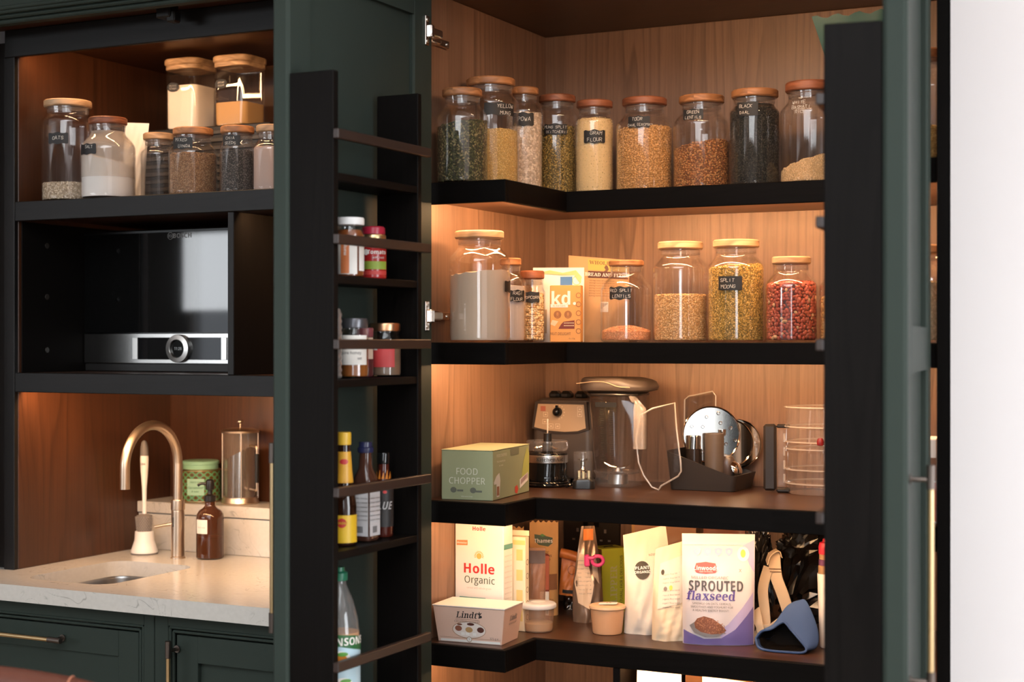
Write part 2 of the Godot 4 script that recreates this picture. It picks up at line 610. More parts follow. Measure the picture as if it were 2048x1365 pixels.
# ------------------------------------------------------------------ the room
func build_room():
	var w = mats["white_wall"]
	var o = MB.new()
	o.box(Vector3(-8.0, -0.1, -3.7), Vector3(3.2, 0.0, 3.8), 0.0)
	struct("floor", o, mat("oak_floor", lin(0.42, 0.29, 0.18), 0.45, {"albedo_texture": tex.wood, "uv1_scale": Vector3(0.9, 0.7, 1)}), "x")
	o = MB.new()
	for b in [[-8.0, -3.7, -2.9, 3.8], [1.7, -3.7, 3.2, 3.8], [-2.9, -3.7, 1.7, -0.35], [-2.9, 2.15, 1.7, 3.8]]:
		o.box(Vector3(b[0], 2.7, b[1]), Vector3(b[2], 2.8, b[3]), 0.0)
	struct("ceiling", o, w)
	# the run of cupboards stands in a recess of this wall
	o = MB.new()
	o.box(Vector3(-0.552, 0.0, -3.7), Vector3(3.1, 2.7, -2.84), 0.0)
	o.box(Vector3(-8.0, 0.0, -3.7), Vector3(-3.30, 2.7, -2.66), 0.0)
	o.box(Vector3(-3.30, 0.0, -3.7), Vector3(-0.552, 2.7, -3.52), 0.0)
	o.box(Vector3(-3.30, 2.45, -3.52), Vector3(-0.552, 2.7, -2.84), 0.0)
	struct("wall_back", o, w)
	o = MB.new()
	o.box(Vector3(-8.1, 0.0, -3.7), Vector3(-8.0, 2.7, 3.8), 0.0)
	struct("wall_left", o, mats["grey_wall"])
	o = MB.new()
	for b in [[-3.7, 0.0, -2.3, 2.7], [-2.3, 0.0, -0.3, 0.6], [-2.3, 2.3, -0.3, 2.7], [-0.3, 0.0, 3.8, 2.7]]:
		o.box(Vector3(3.1, b[1], b[0]), Vector3(3.2, b[3], b[2]), 0.0)
	struct("wall_right", o, w)
	o = MB.new()
	for b in [[-8.0, 0.0, -7.65, 2.7], [-7.65, 0.0, -4.05, 0.6], [-7.65, 2.35, -4.05, 2.7], [-4.05, 0.0, 0.75, 2.7], [0.75, 0.0, 2.25, 0.6], [0.75, 2.35, 2.25, 2.7], [2.25, 0.0, 3.1, 2.7]]:
		o.box(Vector3(b[0], b[1], 3.55), Vector3(b[2], b[3], 3.75), 0.0)
	struct("wall_front", o, mats["grey_wall"])
	var frame = mat("window_paint", lin(0.7, 0.7, 0.68), 0.5)
	for k in 2:
		var x0 = [-7.65, 0.75][k]
		var x1 = [-4.05, 2.25][k]
		var r = Node3D.new()
		r.name = "window_%d" % (k + 1)
		add_child(r)
		r.set_meta("kind", "structure")
		o = MB.new()
		o.box(Vector3(x0, 0.6, 3.6), Vector3(x0 + 0.05, 2.35, 3.66), 0.003)
		o.box(Vector3(x1 - 0.05, 0.6, 3.6), Vector3(x1, 2.35, 3.66), 0.003)
		o.box(Vector3(x0 + 0.05, 0.6, 3.6), Vector3(x1 - 0.05, 0.65, 3.66), 0.003)
		o.box(Vector3(x0 + 0.05, 2.3, 3.6), Vector3(x1 - 0.05, 2.35, 3.66), 0.003)
		put(r, "window_frame", o, frame)
		boxed(r, "pane", Vector3(x0 + 0.05, 0.65, 3.625), Vector3(x1 - 0.05, 2.3, 3.635), glass("window_pane", 0.04), 0.0)

	var r3 = Node3D.new()
	r3.name = "window_3"
	add_child(r3)
	r3.set_meta("kind", "structure")
	o = MB.new()
	o.box(Vector3(-2.9, 2.72, -0.35), Vector3(-2.85, 2.79, 2.15), 0.003)
	o.box(Vector3(1.65, 2.72, -0.35), Vector3(1.7, 2.79, 2.15), 0.003)
	o.box(Vector3(-2.85, 2.72, -0.35), Vector3(1.65, 2.79, -0.30), 0.003)
	o.box(Vector3(-2.85, 2.72, 2.10), Vector3(1.65, 2.79, 2.15), 0.003)
	put(r3, "window_frame", o, frame)
	boxed(r3, "pane", Vector3(-2.85, 2.75, -0.30), Vector3(1.65, 2.76, 2.10), glass("window_pane", 0.04), 0.0)

	var r4 = Node3D.new()
	r4.name = "window_4"
	add_child(r4)
	r4.set_meta("kind", "structure")
	o = MB.new()
	o.box(Vector3(3.12, 0.6, -2.3), Vector3(3.17, 2.3, -2.25), 0.003)
	o.box(Vector3(3.12, 0.6, -0.35), Vector3(3.17, 2.3, -0.3), 0.003)
	o.box(Vector3(3.12, 0.6, -2.25), Vector3(3.17, 0.65, -0.35), 0.003)
	o.box(Vector3(3.12, 2.25, -2.25), Vector3(3.17, 2.3, -0.35), 0.003)
	put(r4, "window_frame", o, frame)
	boxed(r4, "pane", Vector3(3.14, 0.65, -2.25), Vector3(3.15, 2.25, -0.35), glass("window_pane", 0.04), 0.0)

# ------------------------------------------------------------------ the tall pantry cupboard
func light_parts(parent, key):
	for s in strips:
		if s[3] != key:
			continue
		var o = MB.new()
		o.box(Vector3(-s[1] / 2, -0.004, 0.002), Vector3(s[1] / 2, 0.004, 0.007), 0.001)
		var n = put(parent, "light_strip", o, lamp_mat())
		n.position = s[0]
		n.basis = s[2]

func build_pantry():
	var t = thing("pantry_cupboard", "tall open pantry cupboard with U-shaped dark shelves and warm strip lighting", "cupboard")
	var ve = mats["veneer"]
	var bw = mats["ebony"]
	boxed(t, "back_panel", Vector3(-1.668, 0.1, -3.508), Vector3(-0.532, 2.19, -3.49), ve)
	boxed(t, "side_panel", Vector3(-1.668, 0.1, -3.49), Vector3(-1.65, 2.19, -2.852), ve)
	boxed(t, "side_panel", Vector3(-0.572, 0.1, -3.49), Vector3(-0.5535, 2.19, -2.852), ve)
	boxed(t, "top_panel", Vector3(-1.668, 2.19, -3.508), Vector3(-0.554, 2.23, -2.852), mats["dark_veneer"], 0.0015, "x")
	boxed(t, "plinth", Vector3(-1.668, 0.0, -3.40), Vector3(-0.554, 0.1, -2.90), bw)
	boxed(t, "stile", Vector3(-0.5765, 0.1, -2.852), Vector3(-0.554, 2.30, -2.841), bw)
	boxed(t, "stile", Vector3(-1.680, 0.1, -2.852), Vector3(-1.645, 2.30, -2.842), mats["green_paint"])
	boxed(t, "header_rail", Vector3(-1.645, 2.205, -2.852), Vector3(-0.5825, 2.40, -2.842), mats["green_paint"])
	for s in [[1.7775, -3.174], [1.444, -3.174], [1.114, -3.0185], [0.815, -3.0185], [0.30, -3.0185]]:
		var y1 = s[0]
		var y0 = y1 - 0.0455
		# the boards, U-shaped in plan; underside and lip are parts of the board
		var plan = PackedVector2Array([Vector2(-1.65, 3.49), Vector2(-1.65, 2.884), Vector2(-1.461, 2.884), Vector2(-1.461, -s[1] + 0.012), Vector2(-0.728, -s[1] + 0.012), Vector2(-0.728, 2.884), Vector2(-0.572, 2.884), Vector2(-0.572, 3.49)])
		var o = MB.new()
		o.prism(plan, y0 + 0.0135, y1, Transform3D(Basis(Vector3(1, 0, 0), Vector3(0, 0, -1), Vector3(0, 1, 0)), Vector3.ZERO))
		var shelf = put(t, "shelf", o, mats["shelf_top"], 20.0, "x")
		var lip = MB.new()
		lip.box(Vector3(-1.65, y0, -2.884), Vector3(-1.449, y1, -2.872), 0.0015)
		lip.box(Vector3(-1.461, y0, s[1]), Vector3(-1.449, y1, -2.884), 0.0015)
		lip.box(Vector3(-1.461, y0, s[1] - 0.012), Vector3(-0.728, y1, s[1]), 0.0015)
		lip.box(Vector3(-0.74, y0, s[1]), Vector3(-0.728, y1, -2.884), 0.0015)
		lip.box(Vector3(-0.74, y0, -2.884), Vector3(-0.572, y1, -2.872), 0.0015)
		put(shelf, "shelf_edge", lip, bw, 20.0, "x")
		var under = MB.new()
		under.prism(plan, y0 + 0.010, y0 + 0.0133, Transform3D(Basis(Vector3(1, 0, 0), Vector3(0, 0, -1), Vector3(0, 1, 0)), Vector3.ZERO))
		put(shelf, "shelf_underside", under, ve, 20.0, "x")
	boxed(t, "divider", Vector3(-1.274, 0.30, -3.45), Vector3(-1.258, 0.7695, -3.02), bw)
	light_parts(t, "pantry")
	# hinge plates on the left wall
	for y in [2.083, 1.498]:
		var arm = MB.new()
		arm.box(Vector3(-1.6495, y - 0.006, -2.985), Vector3(-1.641, y + 0.010, -2.90), 0.001)
		arm.box(Vector3(-1.645, y - 0.010, -2.915), Vector3(-1.622, y + 0.012, -2.875), 0.002)
		var h = put(t, "hinge_arm", arm, mats["chrome"])
		for z in [-2.975, -2.945]:
			tubed(h, "screw", [Vector3(-1.642, y + 0.002, z), Vector3(-1.639, y + 0.002, z)], 0.0035, mats["steel"])
	# double socket on the back panel, and two loose cable ends pinned to the side
	var so = thing("wall_socket", "dark bronze double wall socket behind the packets on the lowest visible shelf", "socket", Vector3(-1.525, 0.982, -3.4898))
	boxed(so, "plate", Vector3(-0.074, -0.043, 0.0), Vector3(0.074, 0.045, 0.007), mat("socket_bronze", lin(0.025, 0.017, 0.012), 0.4, {"metallic": 0.4}), 0.002)
	for x in [-0.036, 0.036]:
		for q in [[-0.003, 0.004, 0.003, 0.013], [-0.014, -0.016, -0.007, -0.012], [0.007, -0.016, 0.014, -0.012]]:
			boxed(so, "pin_hole", Vector3(x + q[0], q[1], 0.007), Vector3(x + q[2], q[3], 0.0076), mats["steel"], 0.0)
		boxed(so, "switch", Vector3(x * 0.4 - 0.006, 0.018, 0.007), Vector3(x * 0.4 + 0.006, 0.036, 0.011), mats["gloss_black"], 0.001)

# ------------------------------------------------------------------ the sink cupboard: carcass above, base units below, worktop between
func build_sink_cupboard():
	var ve = mats["dark_veneer"]
	var bw = mats["black_wood"]
	var gp = mats["green_paint"]
	var t = thing("sink_cupboard", "open cupboard above the stone worktop, with two dark shelves and a microwave bay", "cupboard")
	boxed(t, "back_panel", Vector3(-2.762, 0.90, -3.438), Vector3(-1.682, 2.17, -3.42), ve)
	boxed(t, "side_panel", Vector3(-2.762, 0.90, -3.42), Vector3(-2.744, 2.17, -2.852), ve)
	boxed(t, "side_panel", Vector3(-1.70, 0.90, -3.42), Vector3(-1.682, 2.17, -2.852), ve)
	boxed(t, "top_panel", Vector3(-2.762, 2.17, -3.438), Vector3(-1.682, 2.19, -2.852), ve, 0.001, "x")
	boxed(t, "header_rail", Vector3(-2.775, 2.125, -2.852), Vector3(-1.682, 2.19, -2.838), bw, 0.0015, "x")
	boxed(t, "stile", Vector3(-2.777, 0.90, -2.852), Vector3(-2.744, 2.125, -2.838), bw)
	for y in [1.779, 1.371]:
		boxed(t, "shelf", Vector3(-2.744, y - 0.036, -3.42), Vector3(-1.70, y, -2.852), mats["shelf_top"], 0.001, "x")
		boxed(t, "shelf_edge", Vector3(-2.744, y - 0.046, -2.852), Vector3(-1.70, y + 0.0005, -2.84), bw, 0.0015, "x")
	boxed(t, "divider", Vector3(-2.122, 1.3715, -3.40), Vector3(-2.105, 1.733, -2.842), bw)
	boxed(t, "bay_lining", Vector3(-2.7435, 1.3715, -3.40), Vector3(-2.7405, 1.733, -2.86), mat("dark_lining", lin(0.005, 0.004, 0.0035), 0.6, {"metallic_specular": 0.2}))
	for y in [1.68, 1.555, 1.425]:
		var c = lathed(t, "cover_cap", [Vector2(0, 0), Vector2(0.007, 0), Vector2(0.0065, 0.0012), Vector2(0, 0.0015)], mat("dark_cap", lin(0.02, 0.016, 0.013), 0.4), 16)
		c.position = Vector3(-2.7405, y, -2.945)
		c.rotation.z = -PI / 2
	light_parts(t, "sink")
	var fr = thing("pocket_frame", "dark green moulded frame over the sink cupboard with the pocket door slot beside it", "frame")
	boxed(fr, "head_rail", Vector3(-3.29, 2.185, -2.715), Vector3(-1.705, 2.445, -2.665), gp, 0.002, "x")
	var mo = MB.new()
	mo.box(Vector3(-3.29, 2.176, -2.713), Vector3(-1.705, 2.185, -2.675), 0.003)
	mo.box(Vector3(-3.29, 2.166, -2.712), Vector3(-1.705, 2.176, -2.684), 0.003)
	mo.tube([Vector3(-3.29, 2.196, -2.664), Vector3(-1.705, 2.196, -2.664)], 0.005, 10)
	put(fr, "moulding", mo, gp)
	boxed(fr, "soffit", Vector3(-3.20, 2.192, -2.85), Vector3(-1.705, 2.206, -2.715), ve, 0.001, "x")
	boxed(fr, "slot_panel", Vector3(-2.86, 0.902, -2.85), Vector3(-2.842, 2.165, -2.70), ve)
	boxed(fr, "slot_back", Vector3(-3.28, 0.902, -2.875), Vector3(-2.779, 2.165, -2.855), bw)
	var tr = MB.new()
	tr.box(Vector3(-2.26, 2.160, -2.80), Vector3(-2.222, 2.192, -2.765), 0.003)
	tr.box(Vector3(-2.235, 2.150, -2.795), Vector3(-2.212, 2.175, -2.77), 0.003)
	put(fr, "track_runner", tr, mats["black_plastic"])
	# worktop with an undermounted sink
	var wt = CSGBox3D.new()
	wt.name = "worktop"
	wt.size = Vector3(1.53, 0.037, 0.765)
	wt.position = Vector3(-2.475, 0.8815, -3.0475)
	wt.material = mats["stone"]
	var cut = CSGPolygon3D.new()
	cut.name = "sink_cutout"
	cut.operation = CSGShape3D.OPERATION_SUBTRACTION
	var poly = PackedVector2Array()
	for v in rrect(0.25, 0.335, 0.05, 8):
		poly.append(Vector2(v.x, -v.z))
	cut.polygon = poly
	cut.depth = 0.3
	cut.rotation.x = -PI / 2
	cut.position = Vector3(-2.514 + 2.475, 0.15, -2.918 + 3.0475)
	cut.material = mats["stone"]
	wt.add_child(cut)
	add_child(wt)
	tag(wt, "pale veined stone worktop with a small sink cut into it", "worktop")
	var lg = thing("stone_ledge", "low stone ledge along the back of the worktop under the tin", "ledge")
	boxed(lg, "riser", Vector3(-2.743, 0.9005, -3.419), Vector3(-1.701, 0.994, -3.287), mats["stone"], 0.001)
	boxed(lg, "top_slab", Vector3(-2.743, 0.996, -3.419), Vector3(-1.701, 1.025, -3.281), mats["stone"], 0.002)
	var sk = thing("sink", "small undermounted steel sink bowl sunk into the stone worktop", "sink", Vector3(-2.514, 0.0, -2.918))
	var b = MB.new()
	var rows = [[0.27, 0.355, 0.06, 0.8625], [0.262, 0.347, 0.055, 0.8625], [0.258, 0.343, 0.055, 0.855], [0.245, 0.33, 0.055, 0.735], [0.225, 0.31, 0.05, 0.712], [0.19, 0.275, 0.05, 0.702]]
	var loops = []
	for r in rows:
		loops.append(rrect(r[0], r[1], r[2], 6, r[3]))
	loops.reverse()
	var outer = []
	for k in range(loops.size() - 1, -1, -1):
		var lp = loops[k].duplicate()
		lp.reverse()
		outer.append(lp)
	b.loft(outer, false, true)
	put(sk, "bowl", b, metal("brushed_steel", 0.42, 0.40, 0.38, 0.3), 50.0)
	lathed(sk, "drain", [Vector2(0, 0.7035), Vector2(0.028, 0.7035), Vector2(0.03, 0.706), Vector2(0.034, 0.705), Vector2(0.036, 0.7025)], mats["chrome"], 24)
	# base units
	var drawer = thing("drawer_unit", "dark green base unit with a beaded drawer front and a bronze bar handle", "drawer unit")
	base_front(drawer, -2.83, -2.2105, -2.765, -2.238, 0.832, 0.60, "drawer_front")
	bar_handle(drawer, Vector3(-2.60, 0.785, -2.70), Vector3(1, 0, 0), 0.31, 0.0)
	var un = thing("sink_door_unit", "dark green base unit beside the drawers, with a framed door and upright handle", "base unit")
	base_front(un, -2.2085, -1.715, -2.172, -1.76, 0.836, 0.12, "door_front")
	bar_handle(un, Vector3(-2.148, 0.64, -2.70), Vector3(0, 1, 0), 0.34, 0.0)

func base_front(t, x0, x1, bx0, bx1, by1, by0, called):
	# face frame, a double bead, and an inset shaker front
	var gp = mats["green_paint"]
	for s in [[Vector3(x0, 0.10, -3.40), Vector3(x0 + 0.018, 0.862, -2.735)], [Vector3(x1 - 0.018, 0.10, -3.40), Vector3(x1, 0.862, -2.735)], [Vector3(x0 + 0.018, 0.10, -3.40), Vector3(x1 - 0.018, 0.118, -2.735)], [Vector3(x0 + 0.018, 0.118, -3.40), Vector3(x1 - 0.018, 0.862, -3.39)]]:
		boxed(t, "carcass_panel", s[0], s[1], mats["black_wood"], 0.001)
	boxed(t, "toe_kick", Vector3(x0, 0.0, -3.35), Vector3(x1, 0.10, -2.77), mats["black_wood"], 0.001)
	var o = MB.new()
	o.box(Vector3(x0, 0.10, -2.735), Vector3(bx0, 0.862, -2.70), 0.0012)
	o.box(Vector3(bx1, 0.10, -2.735), Vector3(x1, 0.862, -2.70), 0.0012)
	o.box(Vector3(bx0, by1, -2.735), Vector3(bx1, 0.862, -2.70), 0.0)
	o.box(Vector3(bx0, 0.10, -2.735), Vector3(bx1, by0, -2.70), 0.0)
	put(t, "face_frame", o, gp, 20.0)
	o = MB.new()
	for k in 2:
		var d = 0.0035 + k * 0.0085
		var z = -2.703 - k * 0.001
		var r = 0.0034
		o.tube([Vector3(bx0 + d, by0 + d, z), Vector3(bx0 + d, by1 - d, z)], r, 10)
		o.tube([Vector3(bx1 - d, by0 + d, z), Vector3(bx1 - d, by1 - d, z)], r, 10)
		o.tube([Vector3(bx0 + d, by1 - d, z), Vector3(bx1 - d, by1 - d, z)], r, 10)
		o.tube([Vector3(bx0 + d, by0 + d, z), Vector3(bx1 - d, by0 + d, z)], r, 10)
	put(t, "bead", o, gp)
	var i = 0.019
	var w = 0.075
	o = MB.new()
	o.box(Vector3(bx0 + i, by0 + i, -2.735), Vector3(bx0 + w, by1 - i, -2.705), 0.001)
	o.box(Vector3(bx1 - w, by0 + i, -2.735), Vector3(bx1 - i, by1 - i, -2.705), 0.001)
	o.box(Vector3(bx0 + w, by1 - w, -2.735), Vector3(bx1 - w, by1 - i, -2.705), 0.0)
	o.box(Vector3(bx0 + w, by0 + i, -2.735), Vector3(bx1 - w, by0 + w, -2.705), 0.0)
	var fr = put(t, called, o, gp, 20.0)
	boxed(fr, "panel", Vector3(bx0 + w, by0 + w, -2.735), Vector3(bx1 - w, by1 - w, -2.711 if called == "drawer_front" else -2.717), gp, 0.0)

func bar_handle(t, at, dir, length, y_shift, out := Vector3(0, 0, 1)):
	# a knurled bar with a thicker sleeve at each end, on two posts
	var stand = 0.030
	var a = at - dir * length / 2.0 + out * stand
	var b = at + dir * length / 2.0 + out * stand
	var h = tubed(t, "handle", [a + dir * 0.034, b - dir * 0.034], 0.0050, mats["brass"], 16)
	for e in [[a, dir], [b, -dir]]:
		tubed(h, "sleeve", [e[0], e[0] + e[1] * 0.0008, e[0] + e[1] * 0.036, e[0] + e[1] * 0.0368], [0.0056, 0.0066, 0.0066, 0.0056], mats["bronze"], 16)
		var s = MB.new()
		var f = e[0] + e[1] * 0.022
		s.tube([f - out * (stand - 0.001), f - out * 0.005], 0.004, 10)
		s.tube([f - out * (stand + 0.0), f - out * (stand - 0.002)], 0.008, 12)
		put(h, "post", s, mats["bronze"])

# ------------------------------------------------------------------ the two pantry doors, standing open, with spice racks inside
func build_doors():
	pantry_door("pantry_door", Vector3(-1.600, 0, -2.838), 0.0, 1.0, "left-hand dark green pantry door, open, with jars and bottles in its rack")
	pantry_door("pantry_door", Vector3(-0.6225, 0, -2.838), 8.0, -1.0, "right-hand dark green pantry door, open edge-on beside the white wall")

func pantry_door(called, at, turn, s, label):
	# local frame: hinge at z = 0, free edge at z = 0.518; the inner face is x = 0 and the room side is x = -s * 0.036
	var t = thing(called, label, "cupboard door", at, turn)
	var gp = mats["green_paint"]
	var W = 0.518
	var bx = func(mb, x0, x1, y0, y1, z0, z1, b):
		mb.box(Vector3(minf(s * x0, s * x1), y0, z0), Vector3(maxf(s * x0, s * x1), y1, z1), b)
	var o = MB.new()
	bx.call(o, -0.036, 0.0, 0.11, 2.192, 0.0, 0.075, 0.004)
	bx.call(o, -0.036, 0.0, 0.11, 2.192, W - 0.075, W, 0.006)
	put(t, "stile", o, gp)
	o = MB.new()
	bx.call(o, -0.036, 0.0, 2.108, 2.192, 0.075, W - 0.075, 0.0)
	bx.call(o, -0.036, 0.0, 0.11, 0.22, 0.075, W - 0.075, 0.0)
	bx.call(o, -0.036, -0.01, 1.398, 1.470, 0.075, W - 0.075, 0.0)
	put(t, "rail", o, gp)
	o = MB.new()
	bx.call(o, -0.024, -0.011, 0.22, 2.108, 0.075, W - 0.075, 0.0)
	put(t, "panel", o, gp)
	o = MB.new()
	bar_handle(t, Vector3(-s * 0.036, 1.09, W - 0.045), Vector3(0, 1, 0), 0.345, 0.0, Vector3(-s, 0, 0))
	if s > 0:
		for y in [2.083, 1.498]:
			o = MB.new()
			bx.call(o, 0.0, 0.0035, y - 0.030, y + 0.030, 0.018, 0.034, 0.001)
			bx.call(o, 0.001, 0.010, y - 0.014, y + 0.014, 0.006, 0.022, 0.003)
			bx.call(o, -0.034, 0.006, y - 0.007, y + 0.009, -0.035, 0.010, 0.002)
			var h = put(t, "hinge_cup", o, mats["chrome"])
			for dy in [-0.022, 0.022]:
				tubed(h, "screw", [Vector3(s * 0.0035, y + dy, 0.026), Vector3(s * 0.0052, y + dy, 0.026)], 0.004, mats["steel"])
	# the rack: two uprights, boards between them and rails across their fronts
	var bw = mats["ebony"]
	var deep = 0.092 if s > 0 else 0.086
	var r = Node3D.new()
	r.name = "spice_rack"
	t.add_child(r)
	for z in [[W - 0.020, W - 0.003], [0.205, 0.220]]:
		o = MB.new()
		bx.call(o, 0.0005, deep, 0.30, 1.921, z[0], z[1], 0.0015)
		put(r, "upright", o, bw, 20.0)
	for y in [1.743, 1.562, 1.379, 1.076, 0.782, 0.48]:
		o = MB.new()
		bx.call(o, 0.0005, deep - 0.001, y - 0.014, y, 0.220, W - 0.020, 0.001)
		put(r, "rack_board", o, bw, 20.0, "z")
	for y in [1.818, 1.634, 1.450, 1.191, 0.886, 0.60]:
		o = MB.new()
		bx.call(o, deep + 0.0002, deep + 0.012, y - 0.0175, y, 0.188, W - 0.001, 0.0015)
		put(r, "rack_rail", o, mat("rail_wood", lin(0.022, 0.012, 0.009), 0.45), 20.0, "z")

# ------------------------------------------------------------------ storage jars and what is in them
func jar_radius(j, y):                       # outer radius of the glass at height y above the jar's foot
	if y < 0.010:
		return j.r - 0.008 * (1.0 - sqrt(maxf(0.0, 1.0 - pow(1.0 - y / 0.010, 2.0))))
	if y <= j.sh0:
		return j.r
	if y >= j.sh1:
		return j.neck
	var s = pow((y - j.sh0) / (j.sh1 - j.sh0), 1.35)
	return j.neck + (j.r - j.neck) * (0.5 + 0.5 * cos(PI * s))

func jar(label, x, z, base, top, r, lid_r, lid_mat, group, lid_h := 0.0165):
	var t = thing("storage_jar", label, "jar", Vector3(x, base, z), 0.0, group)
	var h = top - base
	var j = {"t": t, "x": x, "z": z, "base": base, "r": r, "neck": lid_r * 0.885, "sh1": h - lid_h - 0.016, "sh0": 0.0, "h": h}
	j.sh0 = j.sh1 - maxf(0.020, (r - j.neck) * 1.9)
	var prof = [Vector2(0, 0.0004)]
	for k in 6:
		prof.append(Vector2(jar_radius(j, 0.010 * k / 6.0), 0.0004 + 0.010 * k / 6.0))
	for k in 4:
		prof.append(Vector2(r, 0.0104 + (j.sh0 - 0.0104) * k / 4.0))
	for k in 15:
		var y = j.sh0 + (j.sh1 - j.sh0) * k / 14.0
		prof.append(Vector2(jar_radius(j, y), y))
	prof.append(Vector2(j.neck, h - lid_h - 0.006))
	prof.append(Vector2(j.neck + 0.0025, h - lid_h - 0.004))
	prof.append(Vector2(j.neck + 0.0025, h - lid_h - 0.001))
	prof.append(Vector2(j.neck - 0.0004, h - lid_h - 0.0008))
	prof.append(Vector2(j.neck - 0.0008, h - lid_h - 0.006))
	for k in 15:
		var y = j.sh1 + (j.sh0 - j.sh1) * k / 14.0
		prof.append(Vector2(jar_radius(j, y) - 0.0021, y))
	prof.append(Vector2(r - 0.0021, 0.0078))
	prof.append(Vector2(r - 0.0028, 0.0052))
	lathed(t, "glass_body", prof, glass(), 64)
	var base_prof = [Vector2(0, 0.0035), Vector2(r - 0.012, 0.0035)]
	lathed(t, "glass_base", base_prof, glass(), 40)
	var c = 0.0025
	var lid = lathed(t, "wooden_lid", [Vector2(0, h - lid_h), Vector2(lid_r - c, h - lid_h), Vector2(lid_r, h - lid_h + c), Vector2(lid_r, h - c), Vector2(lid_r - c, h), Vector2(0, h)], lid_mat, 48)
	lathed(lid, "seal_ring", [Vector2(j.neck - 0.006, h - lid_h - 0.013), Vector2(j.neck - 0.0012, h - lid_h - 0.012), Vector2(j.neck - 0.0012, h - lid_h - 0.002), Vector2(j.neck - 0.004, h - lid_h)], mats["seal"], 36)
	return j

func chalk_tag(j, face_deg, y, w, h, lines, plain := false):
	var m = round_map(j.r + 0.0006, y, deg_to_rad(face_deg))
	var poly = PackedVector2Array()
	var n = 14
	for side in [1, -1]:
		for k in n + 1:
			var u = (float(k) / n * 2.0 - 1.0) * side
			var e = h / 2.0
			if not plain:
				e *= 0.90 + 0.10 * cos(u * PI * 2.0) - 0.20 * smoothstep(0.80, 1.0, absf(u))
			poly.append(Vector2(u * w / 2.0, e * side))
	patch(j.t, m, poly, mats["chalkboard"], 0.0, "chalk_tag", 0.008)
	if lines.size() > 0:
		chalk(j.t, m, lines, mats["chalk"])

var pip := {}

func grain_mesh(sides := 7, rings := 4):
	if not pip.has(sides):
		var o = MB.new()
		var prof = []
		for k in rings + 1:
			var a = -PI / 2 + PI * k / rings
			prof.append(Vector2(maxf(0.0, cos(a)), sin(a)))
		o.lathe(prof, sides)
		pip[sides] = o.mesh(80.0)
	return pip[sides]

